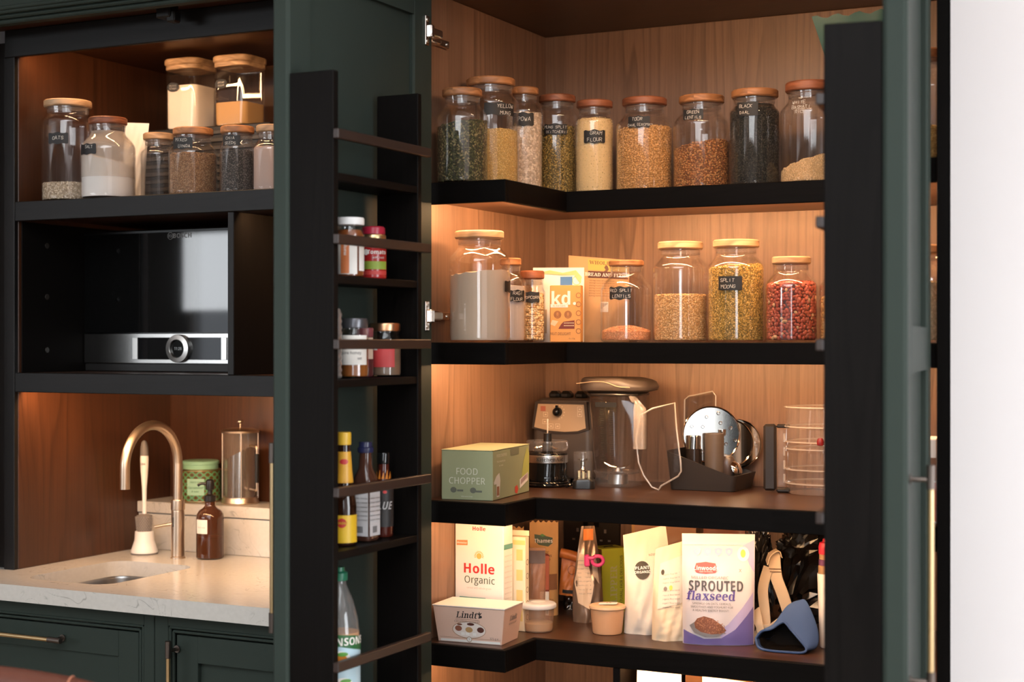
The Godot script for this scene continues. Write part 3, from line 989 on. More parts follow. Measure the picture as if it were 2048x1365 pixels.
func fill_jar(j, called, label, category, level: float, core: Color, size: Vector3, tones: Array, slope := Vector2.ZERO, mound := 0.0, amount := 1.0, rough := 0.75):
	# level, slope (rise per metre towards x and z) and mound give the top; a skin of grains lies on a solid core
	var g = maxf(size.x, size.z)
	var inset = 0.0031 + size.y * 0.5
	var top_at = func(x, z):
		var q = 1.0 - (x * x + z * z) / (j.r * j.r)
		return minf(level - j.base + slope.x * x + slope.y * z + mound * q + 0.0015 * sin(x * 210.0 + z * 130.0), j.sh1)
	var foot = 0.0046
	var o = MB.new()
	var seg = 44
	o.grid(func(u, v):
		var a = TAU * u
		var d = Vector2(cos(a), -sin(a))
		var y = foot + (top_at.call(d.x * (j.r - inset), d.y * (j.r - inset)) - foot) * v
		var r = jar_radius(j, maxf(y, 0.004)) - inset
		return Vector3(d.x * r, y, d.y * r), seg, 12)
	o.grid(func(u, v):
		var a = TAU * u
		var d = Vector2(cos(a), -sin(a))
		var ye = top_at.call(d.x * (j.r - inset), d.y * (j.r - inset))
		var r = (jar_radius(j, ye) - inset) * (1.0 - v)
		return Vector3(d.x * r, top_at.call(d.x * r, d.y * r), d.y * r), seg, 6)
	var t = put(self, called, o, mat("core_" + core.to_html(), core.linear_to_srgb(), rough), 50.0)
	t.position = Vector3(j.x, j.base, j.z)
	tag(t, label, category, "", "stuff")
	if tones.is_empty():
		return t
	# a staggered skin of grains round the wall, row by row, then a scatter over the top
	var hgt = level - j.base
	var pitch_x = size.x * 1.75 / sqrt(amount)
	var pitch_y = size.z * 1.75 / sqrt(amount)
	var cols = maxi(8, int(TAU * j.r / pitch_x))
	var rows = maxi(1, int(hgt * 1.25 / pitch_y))
	while cols * rows > 8500:
		cols = int(cols * 0.95)
		rows = int(rows * 0.95)
	var spots = []
	for q in rows:
		for c in cols:
			var a = TAU * (c + 0.5 * (q % 2) + rng.randf_range(-0.3, 0.3)) / cols
			var d = Vector2(cos(a), -sin(a))
			var y = foot + size.y + (q + 0.3 + rng.randf_range(-0.3, 0.3)) * hgt * 1.25 / rows
			if y < top_at.call(d.x * j.r * 0.94, d.y * j.r * 0.94):
				var r = jar_radius(j, y) - 0.0028 - size.y * rng.randf_range(0.85, 1.25)
				spots.append([Vector3(d.x * r, y, d.y * r), Vector3(d.x, 0, d.y)])
	for q in mini(1400, int(PI * j.r * j.r / (size.x * size.z * 2.3) * amount)):
		var a = rng.randf() * TAU
		var d = Vector2(cos(a), -sin(a))
		var ye = top_at.call(d.x * j.r * 0.94, d.y * j.r * 0.94)
		var r = (jar_radius(j, ye) - 0.0031 - size.y) * sqrt(rng.randf())
		spots.append([Vector3(d.x * r, top_at.call(d.x * r, d.y * r) + size.y * rng.randf_range(-0.4, 0.5), d.y * r), Vector3.UP])
	var n = spots.size()
	var mm = MultiMesh.new()
	mm.transform_format = MultiMesh.TRANSFORM_3D
	mm.use_colors = true
	mm.mesh = grain_mesh(12 if g > 0.0034 else 6, 8 if g > 0.0034 else 4)
	mm.instance_count = n
	for i in n:
		var pos = spots[i][0]
		var out = spots[i][1]
		var side = out.cross(Vector3(0.3, 1.0, 0.2)).normalized()
		var b = Basis(side, out, side.cross(out)).rotated(out, rng.randf() * TAU)
		b = b.rotated(side, rng.randfn(0.0, 0.22))
		var k = rng.randf_range(0.85, 1.14)
		mm.set_instance_transform(i, Transform3D(b * Basis.from_scale(size * k), pos))
		var c = tones[rng.randi() % tones.size()]
		var f = rng.randf_range(0.78, 1.18)
		mm.set_instance_color(i, Color(c.r * f, c.g * f, c.b * f))
	var mi = MultiMeshInstance3D.new()
	mi.name = "grains"
	mi.multimesh = mm
	mi.material_override = mat("grain_skin_%.2f" % rough, Color.WHITE, rough, {"vertex_color_use_as_albedo": true})
	t.add_child(mi)
	mi.set_meta("kind", "stuff")
	return t

func build_upper_jars():
	var g = "wooden-lidded jars on the top pantry shelf"
	var b = 1.778
	var ac = mats["acacia"]
	var ra = mats["red_acacia"]
	var j = jar("squat lidded jar of dried green leaves at the left front of the top pantry shelf", -1.588, -2.945, b, 1.980, 0.056, 0.0424, ac, g)
	fill_jar(j, "dried_leaves", "dark green dried leaves filling the squat jar nearest the pantry door", "dried leaves", 1.903, Color(0.035, 0.032, 0.012), Vector3(0.0032, 0.0007, 0.0018), [Color(0.10, 0.095, 0.035), Color(0.06, 0.065, 0.02), Color(0.16, 0.14, 0.055), Color(0.03, 0.035, 0.012), Color(0.24, 0.19, 0.085), Color(0.05, 0.04, 0.02)], Vector2(0.15, 0.0), 0.004)
	j = jar("tallest jar at the back left of the top pantry shelf, yellow grains below its tag", -1.587, -3.075, b, 2.021, 0.0615, 0.0535, ac, g)
	fill_jar(j, "yellow_mung", "fine yellow split mung in the tallest jar of the top pantry shelf", "split mung", 1.905, Color(0.50, 0.31, 0.09), Vector3(0.0014, 0.001, 0.0014), [Color(0.66, 0.42, 0.13), Color(0.56, 0.34, 0.10), Color(0.72, 0.5, 0.2)], Vector2.ZERO, 0.0)
	chalk_tag(j, 47, 0.170, 0.072, 0.030, [["YELLOW", 0.012, 0.003, 0.0075], ["MUNG", 0.012, -0.0115, 0.0075]])
	j = jar("narrow jar of pale flaked rice behind the tallest jar, half hidden", -1.562, -3.190, b, 2.016, 0.0425, 0.0335, ac, g)
	fill_jar(j, "flaked_rice", "pale flaked rice in the narrow jar beside the tallest jar", "flaked rice", 1.956, Color(0.52, 0.38, 0.26), Vector3(0.0036, 0.0006, 0.0026), [Color(0.72, 0.56, 0.42), Color(0.6, 0.45, 0.32), Color(0.78, 0.63, 0.48)], Vector2.ZERO, 0.003)
	chalk_tag(j, 23, 0.163, 0.050, 0.032, [["POWA", 0.002, -0.004, 0.0085]])
	j = jar("jar of gold and olive split lentils in the corner of the top pantry shelf", -1.526, -3.290, b, 2.010, 0.0455, 0.0422, ra, g)
	fill_jar(j, "mixed_split_lentils", "gold, olive and brown split lentils in the corner jar of the top shelf", "lentils", 1.935, Color(0.10, 0.065, 0.012), Vector3(0.0019, 0.0012, 0.0016), [Color(0.42, 0.25, 0.05), Color(0.20, 0.13, 0.03), Color(0.55, 0.38, 0.11), Color(0.10, 0.075, 0.018), Color(0.34, 0.2, 0.04)], Vector2.ZERO, 0.002)
	chalk_tag(j, 19, 0.150, 0.056, 0.027, [["MUNG SPLIT", 0.0, 0.002, 0.0058], ["(KITCHERI)", 0.003, -0.009, 0.0058]])
	j = jar("jar of smooth pale yellow flour with a scalloped tag, right of the corner jar", -1.426, -3.275, b, 1.989, 0.0446, 0.0407, ra, g)
	fill_jar(j, "gram_flour", "smooth pale yellow flour filling the jar right of the corner", "flour", 1.946, Color(0.78, 0.56, 0.28), Vector3(0.0016, 0.0012, 0.0016), [Color(0.80, 0.58, 0.30), Color(0.76, 0.54, 0.26)], Vector2(0.02, 0.0), 0.002, 0.15, 0.9)
	chalk_tag(j, 23, 0.126, 0.050, 0.032, [["GRAM", 0.003, 0.004, 0.0075], ["FLOUR", 0.0, -0.0105, 0.0075]])
	j = jar("jar full of orange tan lentils, first of the four broad jars on the top shelf", -1.307, -3.280, b, 1.987, 0.0635, 0.0498, ra, g)
	fill_jar(j, "tan_lentils", "orange tan lentils filling the first of the four broad jars", "lentils", 1.917, Color(0.34, 0.16, 0.045), Vector3(0.0023, 0.0014, 0.0023), [Color(0.66, 0.35, 0.12), Color(0.56, 0.28, 0.085), Color(0.74, 0.42, 0.17), Color(0.60, 0.33, 0.12)], Vector2(0.04, 0.0), 0.002)
	chalk_tag(j, 10, 0.150, 0.050, 0.027, [["TOOR", -0.004, 0.003, 0.0068], ["DAAL(EROMA", 0.0, -0.0095, 0.0056]])
	j = jar("broad jar half full of reddish brown lentils that slope down to the left", -1.173, -3.280, b, 1.983, 0.0622, 0.0495, ac, g)
	fill_jar(j, "brown_lentils", "reddish brown lentils sloping in the half-full broad jar", "lentils", 1.872, Color(0.15, 0.058, 0.016), Vector3(0.0023, 0.0013, 0.0023), [Color(0.42, 0.16, 0.05), Color(0.30, 0.11, 0.03), Color(0.55, 0.26, 0.09), Color(0.24, 0.085, 0.03), Color(0.46, 0.22, 0.075)], Vector2(0.17, 0.03), 0.003)
	chalk_tag(j, 2, 0.158, 0.046, 0.025, [["GREEN", 0.0, 0.002, 0.0062], ["LENTILS", 0.0, -0.0095, 0.0058]])
	j = jar("broad jar filled to the neck with black lentils", -1.052, -3.280, b, 1.987, 0.0555, 0.0504, ac, g)
	fill_jar(j, "black_lentils", "black lentils filling the dark broad jar to its neck", "lentils", 1.957, Color(0.006, 0.006, 0.005), Vector3(0.0018, 0.0013, 0.0015), [Color(0.02, 0.019, 0.016), Color(0.01, 0.01, 0.009), Color(0.05, 0.045, 0.036)], Vector2.ZERO, 0.0)
	chalk_tag(j, 1, 0.163, 0.047, 0.030, [["BLACK", -0.004, 0.003, 0.0064], ["DAAL", -0.006, -0.0105, 0.0064]], true)
	j = jar("broad jar of sloping white rice under a dark red lid, beside the right rack", -0.930, -3.280, b, 1.995, 0.0637, 0.0522, ra, g, 0.020)
	fill_jar(j, "white_rice", "white rice sloping up to the right in the tall broad jar", "rice", 1.822, Color(0.56, 0.36, 0.17), Vector3(0.0022, 0.0008, 0.0009), [Color(0.74, 0.53, 0.29), Color(0.66, 0.45, 0.23), Color(0.78, 0.58, 0.34)], Vector2(0.30, 0.05), 0.004)
	chalk(j.t, round_map(j.r + 0.0006, 0.158, deg_to_rad(-3)), [["WHITE", -0.003, 0.007, 0.0064], ["BASMATI", 0.001, -0.003, 0.0064], ["RICE", 0.0, -0.013, 0.0064]], mats["chalk"])

func build_middle_jars():
	var g = "wooden-lidded jars on the middle pantry shelf"
	var b = 1.4445
	var pw = mats["pale_wood"]
	var ac = mats["acacia"]
	var j = jar("very large jar of white flour at the left end of the middle pantry shelf", -1.552, -2.955, b, 1.679, 0.0653, 0.0521, pw, g)
	fill_jar(j, "white_flour", "white flour with a sloping top in the very large jar", "flour", 1.589, Color(0.60, 0.455, 0.335), Vector3.ONE * 0.001, [], Vector2(0.10, 0.0), 0.002, 1.0, 0.95)
	chalk_tag(j, 103, 0.117, 0.050, 0.026, [])
	j = jar("slim jar of pale flour mostly hidden behind the very large flour jar", -1.551, -3.100, b, 1.629, 0.034, 0.0235, ac, g)
	fill_jar(j, "ragi_flour", "pale grey brown flour in the slim jar behind the large flour jar", "flour", 1.566, Color(0.56, 0.47, 0.41), Vector3.ONE * 0.001, [], Vector2.ZERO, 0.002, 1.0, 0.95)
	chalk_tag(j, 54, 0.101, 0.040, 0.027, [["RAGI", 0.0, 0.0025, 0.0066], ["FLOUR", -0.002, -0.0105, 0.0062]])
	j = jar("small jar of popcorn kernels between the slim flour jar and the orange carton", -1.556, -3.220, b, 1.606, 0.030, 0.0275, mats["red_acacia"], g, 0.019)
	fill_jar(j, "popcorn_kernels", "cream and tan popcorn kernels in the small jar", "popcorn", 1.550, Color(0.30, 0.15, 0.05), Vector3(0.0035, 0.0026, 0.0030), [Color(0.72, 0.48, 0.22), Color(0.82, 0.62, 0.36), Color(0.58, 0.32, 0.12), Color(0.78, 0.55, 0.28)], Vector2.ZERO, 0.002, 1.15, 0.4)
	chalk_tag(j, 22, 0.101, 0.038, 0.027, [["POPCORN", 0.0, -0.003, 0.0058]])
	j = jar("nearly empty jar with a low mound of red lentils and a scalloped tag", -1.347, -3.270, b, 1.627, 0.0575, 0.0397, ac, g, 0.013)
	fill_jar(j, "red_lentils", "low mound of red lentils in the nearly empty jar", "lentils", 1.466, Color(0.60, 0.24, 0.10), Vector3(0.0015, 0.0011, 0.0015), [Color(0.74, 0.34, 0.16), Color(0.68, 0.28, 0.12), Color(0.78, 0.40, 0.20)], Vector2.ZERO, 0.014)
	chalk_tag(j, 8, 0.108, 0.050, 0.031, [["RED SPLIT", 0.002, 0.003, 0.0062], ["LENTILS", 0.003, -0.010, 0.0066]])
	j = jar("untagged broad jar half full of tan split peas", -1.226, -3.290, b, 1.666, 0.0603, 0.0498, pw, g)
	fill_jar(j, "tan_split_peas", "tan split peas half filling the untagged broad jar", "split peas", 1.547, Color(0.42, 0.22, 0.08), Vector3(0.0021, 0.0011, 0.0019), [Color(0.74, 0.45, 0.19), Color(0.66, 0.37, 0.14), Color(0.80, 0.53, 0.26), Color(0.58, 0.31, 0.11)], Vector2.ZERO, 0.002)
	j = jar("broad jar full of yellow and olive split moong with a plain square tag", -1.094, -3.280, b, 1.666, 0.0618, 0.0499, pw, g)
	fill_jar(j, "split_moong", "yellow and olive split moong filling the broad jar with the square tag", "lentils", 1.607, Color(0.22, 0.14, 0.02), Vector3(0.0020, 0.0013, 0.0017), [Color(0.64, 0.38, 0.08), Color(0.44, 0.25, 0.045), Color(0.74, 0.48, 0.14), Color(0.25, 0.155, 0.035), Color(0.54, 0.31, 0.06)], Vector2(0.08, 0.0), 0.002)
	chalk_tag(j, 6, 0.126, 0.053, 0.030, [["SPLIT", -0.006, 0.003, 0.0070], ["MOONG", -0.004, -0.0105, 0.0070]], true)
	j = jar("jar of red skinned peanuts at the right of the middle pantry shelf", -0.968, -3.270, b, 1.626, 0.0558, 0.0412, pw, g, 0.0155)
	fill_jar(j, "red_peanuts", "red skinned peanuts filling the rightmost full jar of the middle shelf", "peanuts", 1.566, Color(0.08, 0.014, 0.008), Vector3(0.0054, 0.0040, 0.0041), [Color(0.40, 0.075, 0.04), Color(0.34, 0.055, 0.03), Color(0.46, 0.10, 0.055), Color(0.42, 0.08, 0.045), Color(0.38, 0.06, 0.035), Color(0.40, 0.075, 0.04), Color(0.44, 0.09, 0.05), Color(0.36, 0.06, 0.035), Color(0.40, 0.075, 0.04), Color(0.35, 0.06, 0.03), Color(0.43, 0.09, 0.05), Color(0.38, 0.065, 0.035), Color(0.41, 0.08, 0.04), Color(0.36, 0.06, 0.03), Color(0.44, 0.09, 0.05), Color(0.39, 0.07, 0.04), Color(0.62, 0.36, 0.18)], Vector2(0.02, 0.0), 0.003, 1.2, 0.42)
	j = jar("jar of golden nuts just showing beside the right door's rack", -0.852, -3.270, b, 1.623, 0.0535, 0.0393, pw, g)
	fill_jar(j, "golden_nuts", "golden brown nuts in the jar cut off by the right door's rack", "nuts", 1.535, Color(0.2, 0.1, 0.03), Vector3(0.0052, 0.0035, 0.004), [Color(0.62, 0.36, 0.12), Color(0.50, 0.26, 0.08), Color(0.7, 0.45, 0.2)], Vector2.ZERO, 0.003, 1.3, 0.45)
	# two jars on the right-hand wing, seen through the gap behind the right door
	g = "jars on the right wing of the pantry shelves"
	j = jar("jar of amber grains on the top shelf, seen through the right door gap", -0.630, -2.955, 1.778, 1.985, 0.052, 0.043, ac, g)
	fill_jar(j, "amber_grains", "amber grains in the jar seen through the top of the door gap", "grains", 1.84, Color(0.34, 0.2, 0.05), Vector3(0.0022, 0.0015, 0.0022), [Color(0.5, 0.32, 0.1), Color(0.4, 0.25, 0.07)], Vector2.ZERO, 0.002)
	j = jar("jar of cream flakes on the middle shelf, seen through the right door gap", -0.632, -2.960, b, 1.625, 0.050, 0.040, pw, g)
	fill_jar(j, "cream_flakes", "cream flakes in the jar seen through the middle of the door gap", "flakes", 1.555, Color(0.5, 0.38, 0.22), Vector3(0.003, 0.0007, 0.0022), [Color(0.7, 0.55, 0.35), Color(0.62, 0.46, 0.28)], Vector2.ZERO, 0.002)

func build_left_jars():
	var g = "wooden-lidded jars on the shelf above the microwave"
	var b = 1.7798
	var pw = mats["pale_wood"]
	var ac = mats["acacia"]
	var j = jar("tall nearly empty jar of oats at the left end of the shelf above the microwave", -2.647, -2.915, b, 2.023, 0.0620, 0.0564, pw, g)
	fill_jar(j, "rolled_oats", "shallow layer of oats in the tall jar above the microwave", "oats", 1.822, Color(0.40, 0.30, 0.2), Vector3(0.0026, 0.0009, 0.0018), [Color(0.62, 0.50, 0.36), Color(0.50, 0.39, 0.27), Color(0.72, 0.60, 0.46), Color(0.36, 0.26, 0.17)], Vector2.ZERO, 0.003)
	chalk_tag(j, 20, 0.147, 0.050, 0.029, [["OATS", 0.0, -0.003, 0.0078]])
	j = jar("dusted jar of white sugar that slopes right, in front of a paper bag", -2.511, -2.900, b, 1.972, 0.0635, 0.0447, mats["red_acacia"], g)
	fill_jar(j, "white_sugar", "white sugar sloping down to the right in the dusted jar", "sugar", 1.872, Color(0.74, 0.71, 0.68), Vector3.ONE * 0.001, [], Vector2(-0.22, 0.1), 0.004, 1.0, 0.9)
	var film = []
	for k in 12:
		var y = 0.05 + (j.sh1 - 0.05) * k / 11.0
		film.append(Vector2(jar_radius(j, y) - 0.0026, y))
	lathed(j.t, "dust_film", film, mat("dust_film", Color(0.86, 0.80, 0.74, 0.42), 0.95, {"transparency": BaseMaterial3D.TRANSPARENCY_ALPHA}), 40)
	chalk_tag(j, -7, 0.113, 0.052, 0.027, [["SALT", 0.006, 0.002, 0.0066]])
	j = jar("small empty jar between the dusted sugar jar and the mixed grain jar", -2.443, -3.000, b, 1.943, 0.0419, 0.0359, pw, g)
	fill_jar(j, "grain_crumbs", "a few pale crumbs at the bottom of the small empty jar", "crumbs", 1.7865, Color(0.45, 0.32, 0.2), Vector3(0.0016, 0.001, 0.0016), [Color(0.62, 0.48, 0.3)], Vector2.ZERO, 0.002, 0.5)
	j = jar("broad jar of mixed brown grain with a scalloped tag, above the microwave", -2.285, -2.930, b, 1.937, 0.0554, 0.0461, ac, g)
	fill_jar(j, "mixed_grain", "fine brown mixed grain filling the broad jar above the microwave", "grain", 1.876, Color(0.26, 0.13, 0.06), Vector3(0.0011, 0.0009, 0.0011), [Color(0.42, 0.23, 0.11), Color(0.34, 0.17, 0.08), Color(0.50, 0.32, 0.18), Color(0.2, 0.11, 0.06)], Vector2.ZERO, 0.002)
	chalk_tag(j, 11, 0.118, 0.050, 0.030, [["MIXED", -0.002, 0.004, 0.0066], ["QUINOA", 0.002, -0.010, 0.0066]])
	j = jar("jar of dark seeds, second from the left door on the shelf above the microwave", -2.160, -2.930, b, 1.934, 0.0398, 0.0381, ac, g)
	fill_jar(j, "dark_seeds", "dark grey seeds in the jar second from the left door", "seeds", 1.876, Color(0.035, 0.03, 0.026), Vector3(0.0012, 0.0009, 0.001), [Color(0.09, 0.075, 0.065), Color(0.04, 0.034, 0.03), Color(0.24, 0.2, 0.17), Color(0.06, 0.05, 0.045)], Vector2.ZERO, 0.001)
	chalk_tag(j, 15, 0.119, 0.044, 0.026, [["CHIA", -0.002, 0.002, 0.006], ["SEEDS", -0.002, -0.009, 0.006]])
	j = jar("jar of pinkish flour cut off by the left door's edge, above the microwave", -2.066, -2.930, b, 1.931, 0.0432, 0.0343, pw, g)
	fill_jar(j, "pink_flour", "pinkish flour in the jar cut off by the left door's edge", "flour", 1.880, Color(0.50, 0.36, 0.30), Vector3.ONE * 0.001, [], Vector2.ZERO, 0.002, 1.0, 0.9)
	# a dark ribbed box with two square jars on top
	var rb = thing("ribbed_box", "dark ribbed box raising the two square jars at the back of the shelf", "box", Vector3(-2.40, b, -3.20))
	boxed(rb, "body", Vector3(-0.19, 0, -0.075), Vector3(0.19, 0.1935, 0.075), mat("box_black", lin(0.012, 0.01, 0.009), 0.5), 0.003)
	for k in 9:
		boxed(rb, "rib", Vector3(-0.188, 0.02 + k * 0.019, 0.075), Vector3(0.188, 0.030 + k * 0.019, 0.0785), mat("box_rib", lin(0.05, 0.044, 0.04), 0.5), 0.0015)
	square_jar("square jar full of white flour with an oval tag, on the ribbed box", -2.501, -3.20, 1.9745, 2.153, 2.086, Color(0.80, 0.70, 0.58), "white_flour", "white flour filling the square jar on the left of the ribbed box", true)
	square_jar("square jar half full of tan sugar, beside the left door on the ribbed box", -2.351, -3.20, 1.9745, 2.149, 2.034, Color(0.50, 0.28, 0.10), "tan_sugar", "tan sugar half filling the right-hand square jar", false)
	# folded paper bag behind the dusted jar
	var bag = thing("paper_bag", "upright white paper bag behind the dusted sugar jar", "bag", Vector3(-2.548, b, -3.035), 40.0)
	pouch(bag, "bag_body", 0.055, 0.200, 0.045, mats["white_card"], {"taper": 0.5, "crinkle": 0.004, "lean": 0.01})

func square_jar(label, x, z, base, top, level, tone, called, fill_label, oval):
	var t = thing("square_jar", label, "jar", Vector3(x, base, z), 38.0 - 38.0, "square jars with wooden lids")
	var h = top - base
	var w = 0.100
	var o = MB.new()
	var loops = []
	for k in [[w - 0.008, 0.0], [w - 0.002, 0.002], [w, 0.006], [w, h * 0.5], [w, h - 0.030], [w - 0.006, h - 0.026]]:
		loops.append(rrect(k[0], k[0], 0.022 - (w - k[0]) * 0.3, 6, k[1]))
	o.loft(loops, true, false)
	put(t, "glass_body", o, glass(), 50.0)
	o = MB.new()
	loops = []
	for k in [[w + 0.001, h - 0.027], [w + 0.004, h - 0.025], [w + 0.004, h - 0.017]]:
		loops.append(rrect(k[0], k[0], 0.026, 7, k[1]))
	o.loft(loops, true, true)
	loops = []
	for k in [[w + 0.004, h - 0.0165], [w + 0.010, h - 0.013], [w + 0.010, h - 0.003], [w + 0.006, h]]:
		loops.append(rrect(k[0], k[0], 0.028, 7, k[1]))
	o.loft(loops, true, true)
	put(t, "wooden_lid", o, mats["pale_wood"], 30.0)
	o = MB.new()
	loops = []
	for k in [[w - 0.012, 0.004], [w - 0.007, 0.008], [w - 0.006, (level - base) * 0.6], [w - 0.006, level - base]]:
		loops.append(rrect(k[0], k[0], 0.019, 6, k[1]))
	o.loft(loops, true, true)
	var f = put(self, called, o, mat("core_" + tone.to_html(), tone.linear_to_srgb(), 0.92), 50.0)
	f.position = Vector3(x, base, z)
	tag(f, fill_label, "flour" if oval else "sugar", "", "stuff")
	var m = flat_map(Vector3(-0.018 if oval else -0.020, h * 0.60, w / 2 + 0.0006), Vector3.RIGHT, Vector3.UP)
	patch(t, m, ring_poly(0.0185, 0.0115, 20), mats["chalkboard"], 0.0, "chalk_tag")
	chalk(t, m, [["POTATO", 0.0, 0.001, 0.0040], ["STARCH", 0.0, -0.006, 0.0040]] if oval else [["BROWN", 0.0, 0.001, 0.0042], ["SUGAR", 0.0, -0.006, 0.0042]], mats["chalk"])

# ------------------------------------------------------------------ soft packets: front and back sheets that bulge, meet at the sides and are sealed along the top
func pouch_point(w, h, d, o, u, v, side):      # u -1..1 across, v 0..1 up, side +1 front / -1 back
	var taper = o.get("taper", 0.0)
	var flat = o.get("flat", 0.12)
	var ww = w / 2.0 * (1.0 - o.get("waist", 0.0) * sin(PI * v)) * (1.0 - o.get("narrow", 0.0) * v)
	var bulge = 1.0 - smoothstep(0.0, 1.0, pow(v / (1.0 - flat), 1.0 + 1.6 * (1.0 - taper))) if v < 1.0 - flat else 0.0
	bulge = maxf(bulge, 0.0) * (0.86 + 0.14 * smoothstep(0.0, 0.1, v))
	var round_ = pow(maxf(0.0, 1.0 - pow(absf(u), 2.6)), 0.55)
	var z = d / 2.0 * bulge * round_ + 0.0007
	var c = o.get("crinkle", 0.0)
	var s = o.get("seed", 1.0)
	z += c * (sin(u * 5.3 + v * 9.0 + s) * 0.5 + sin(u * 11.0 - v * 17.0 + s * 2.0) * 0.3 + absf(sin(u * 3.1 + v * 23.0 * s)) * 0.3) * (1.0 - pow(absf(u), 4.0)) * (0.25 + 0.75 * bulge)
	z = maxf(z, 0.0006)
	var wav = o.get("wave", 0.0) * sin(u * 4.0 + s) * v
	var top = h * (1.0 + o.get("skew", 0.0) * u * v + o.get("jag", 0.0) * pow(v, 16.0) * sin(u * 17.0 + s))
	return Vector3(u * ww + o.get("lean", 0.0) * v * v, top * v, z * side + wav + o.get("tip", 0.0) * v * v)

func pouch(parent, called, w, h, d, material, o := {}, nu := 22, nv := 30):
	var mb = MB.new()
	mb.grid(func(u, v): return pouch_point(w, h, d, o, u * 2.0 - 1.0, v, 1.0), nu, nv)
	mb.grid(func(u, v): return pouch_point(w, h, d, o, 1.0 - u * 2.0, v, -1.0), nu, nv)
	for e in [-1.0, 1.0]:
		mb.grid(func(u, v): return pouch_point(w, h, d, o, e, v, -e if u < 0.5 else e), 1, nv)
	mb.grid(func(u, v): return pouch_point(w, h, d, o, u * 2.0 - 1.0, 1.0, 1.0 if v < 0.5 else -1.0), nu, 1)
	mb.grid(func(u, v): return pouch_point(w, h, d, o, u * 2.0 - 1.0, 0.0, -1.0 if v < 0.5 else 1.0), nu, 1)
	return put(parent, called, mb, material, o.get("crease", 50.0))

func pouch_map(w, h, d, o, side := 1.0) -> Callable:   # x from the middle, y from the foot
	return func(x, y, off):
		var v = clampf(y / h, 0.0, 1.0)
		var p0 = pouch_point(w, h, d, o, 0.0, v, 1.0)
		var pe = pouch_point(w, h, d, o, 1.0, v, 1.0)
		var u = clampf(x / maxf(0.001, pe.x - p0.x), -1.0, 1.0)
		var q = pouch_point(w, h, d, o, u * side, v, side)
		return q + Vector3(0, 0, side) * (off + 0.0007)

# ------------------------------------------------------------------ appliances on the deep pantry shelf, and the microwave
func clear_plastic():
	return glass("clear_plastic", 0.06, Color(0.85, 0.82, 0.80))

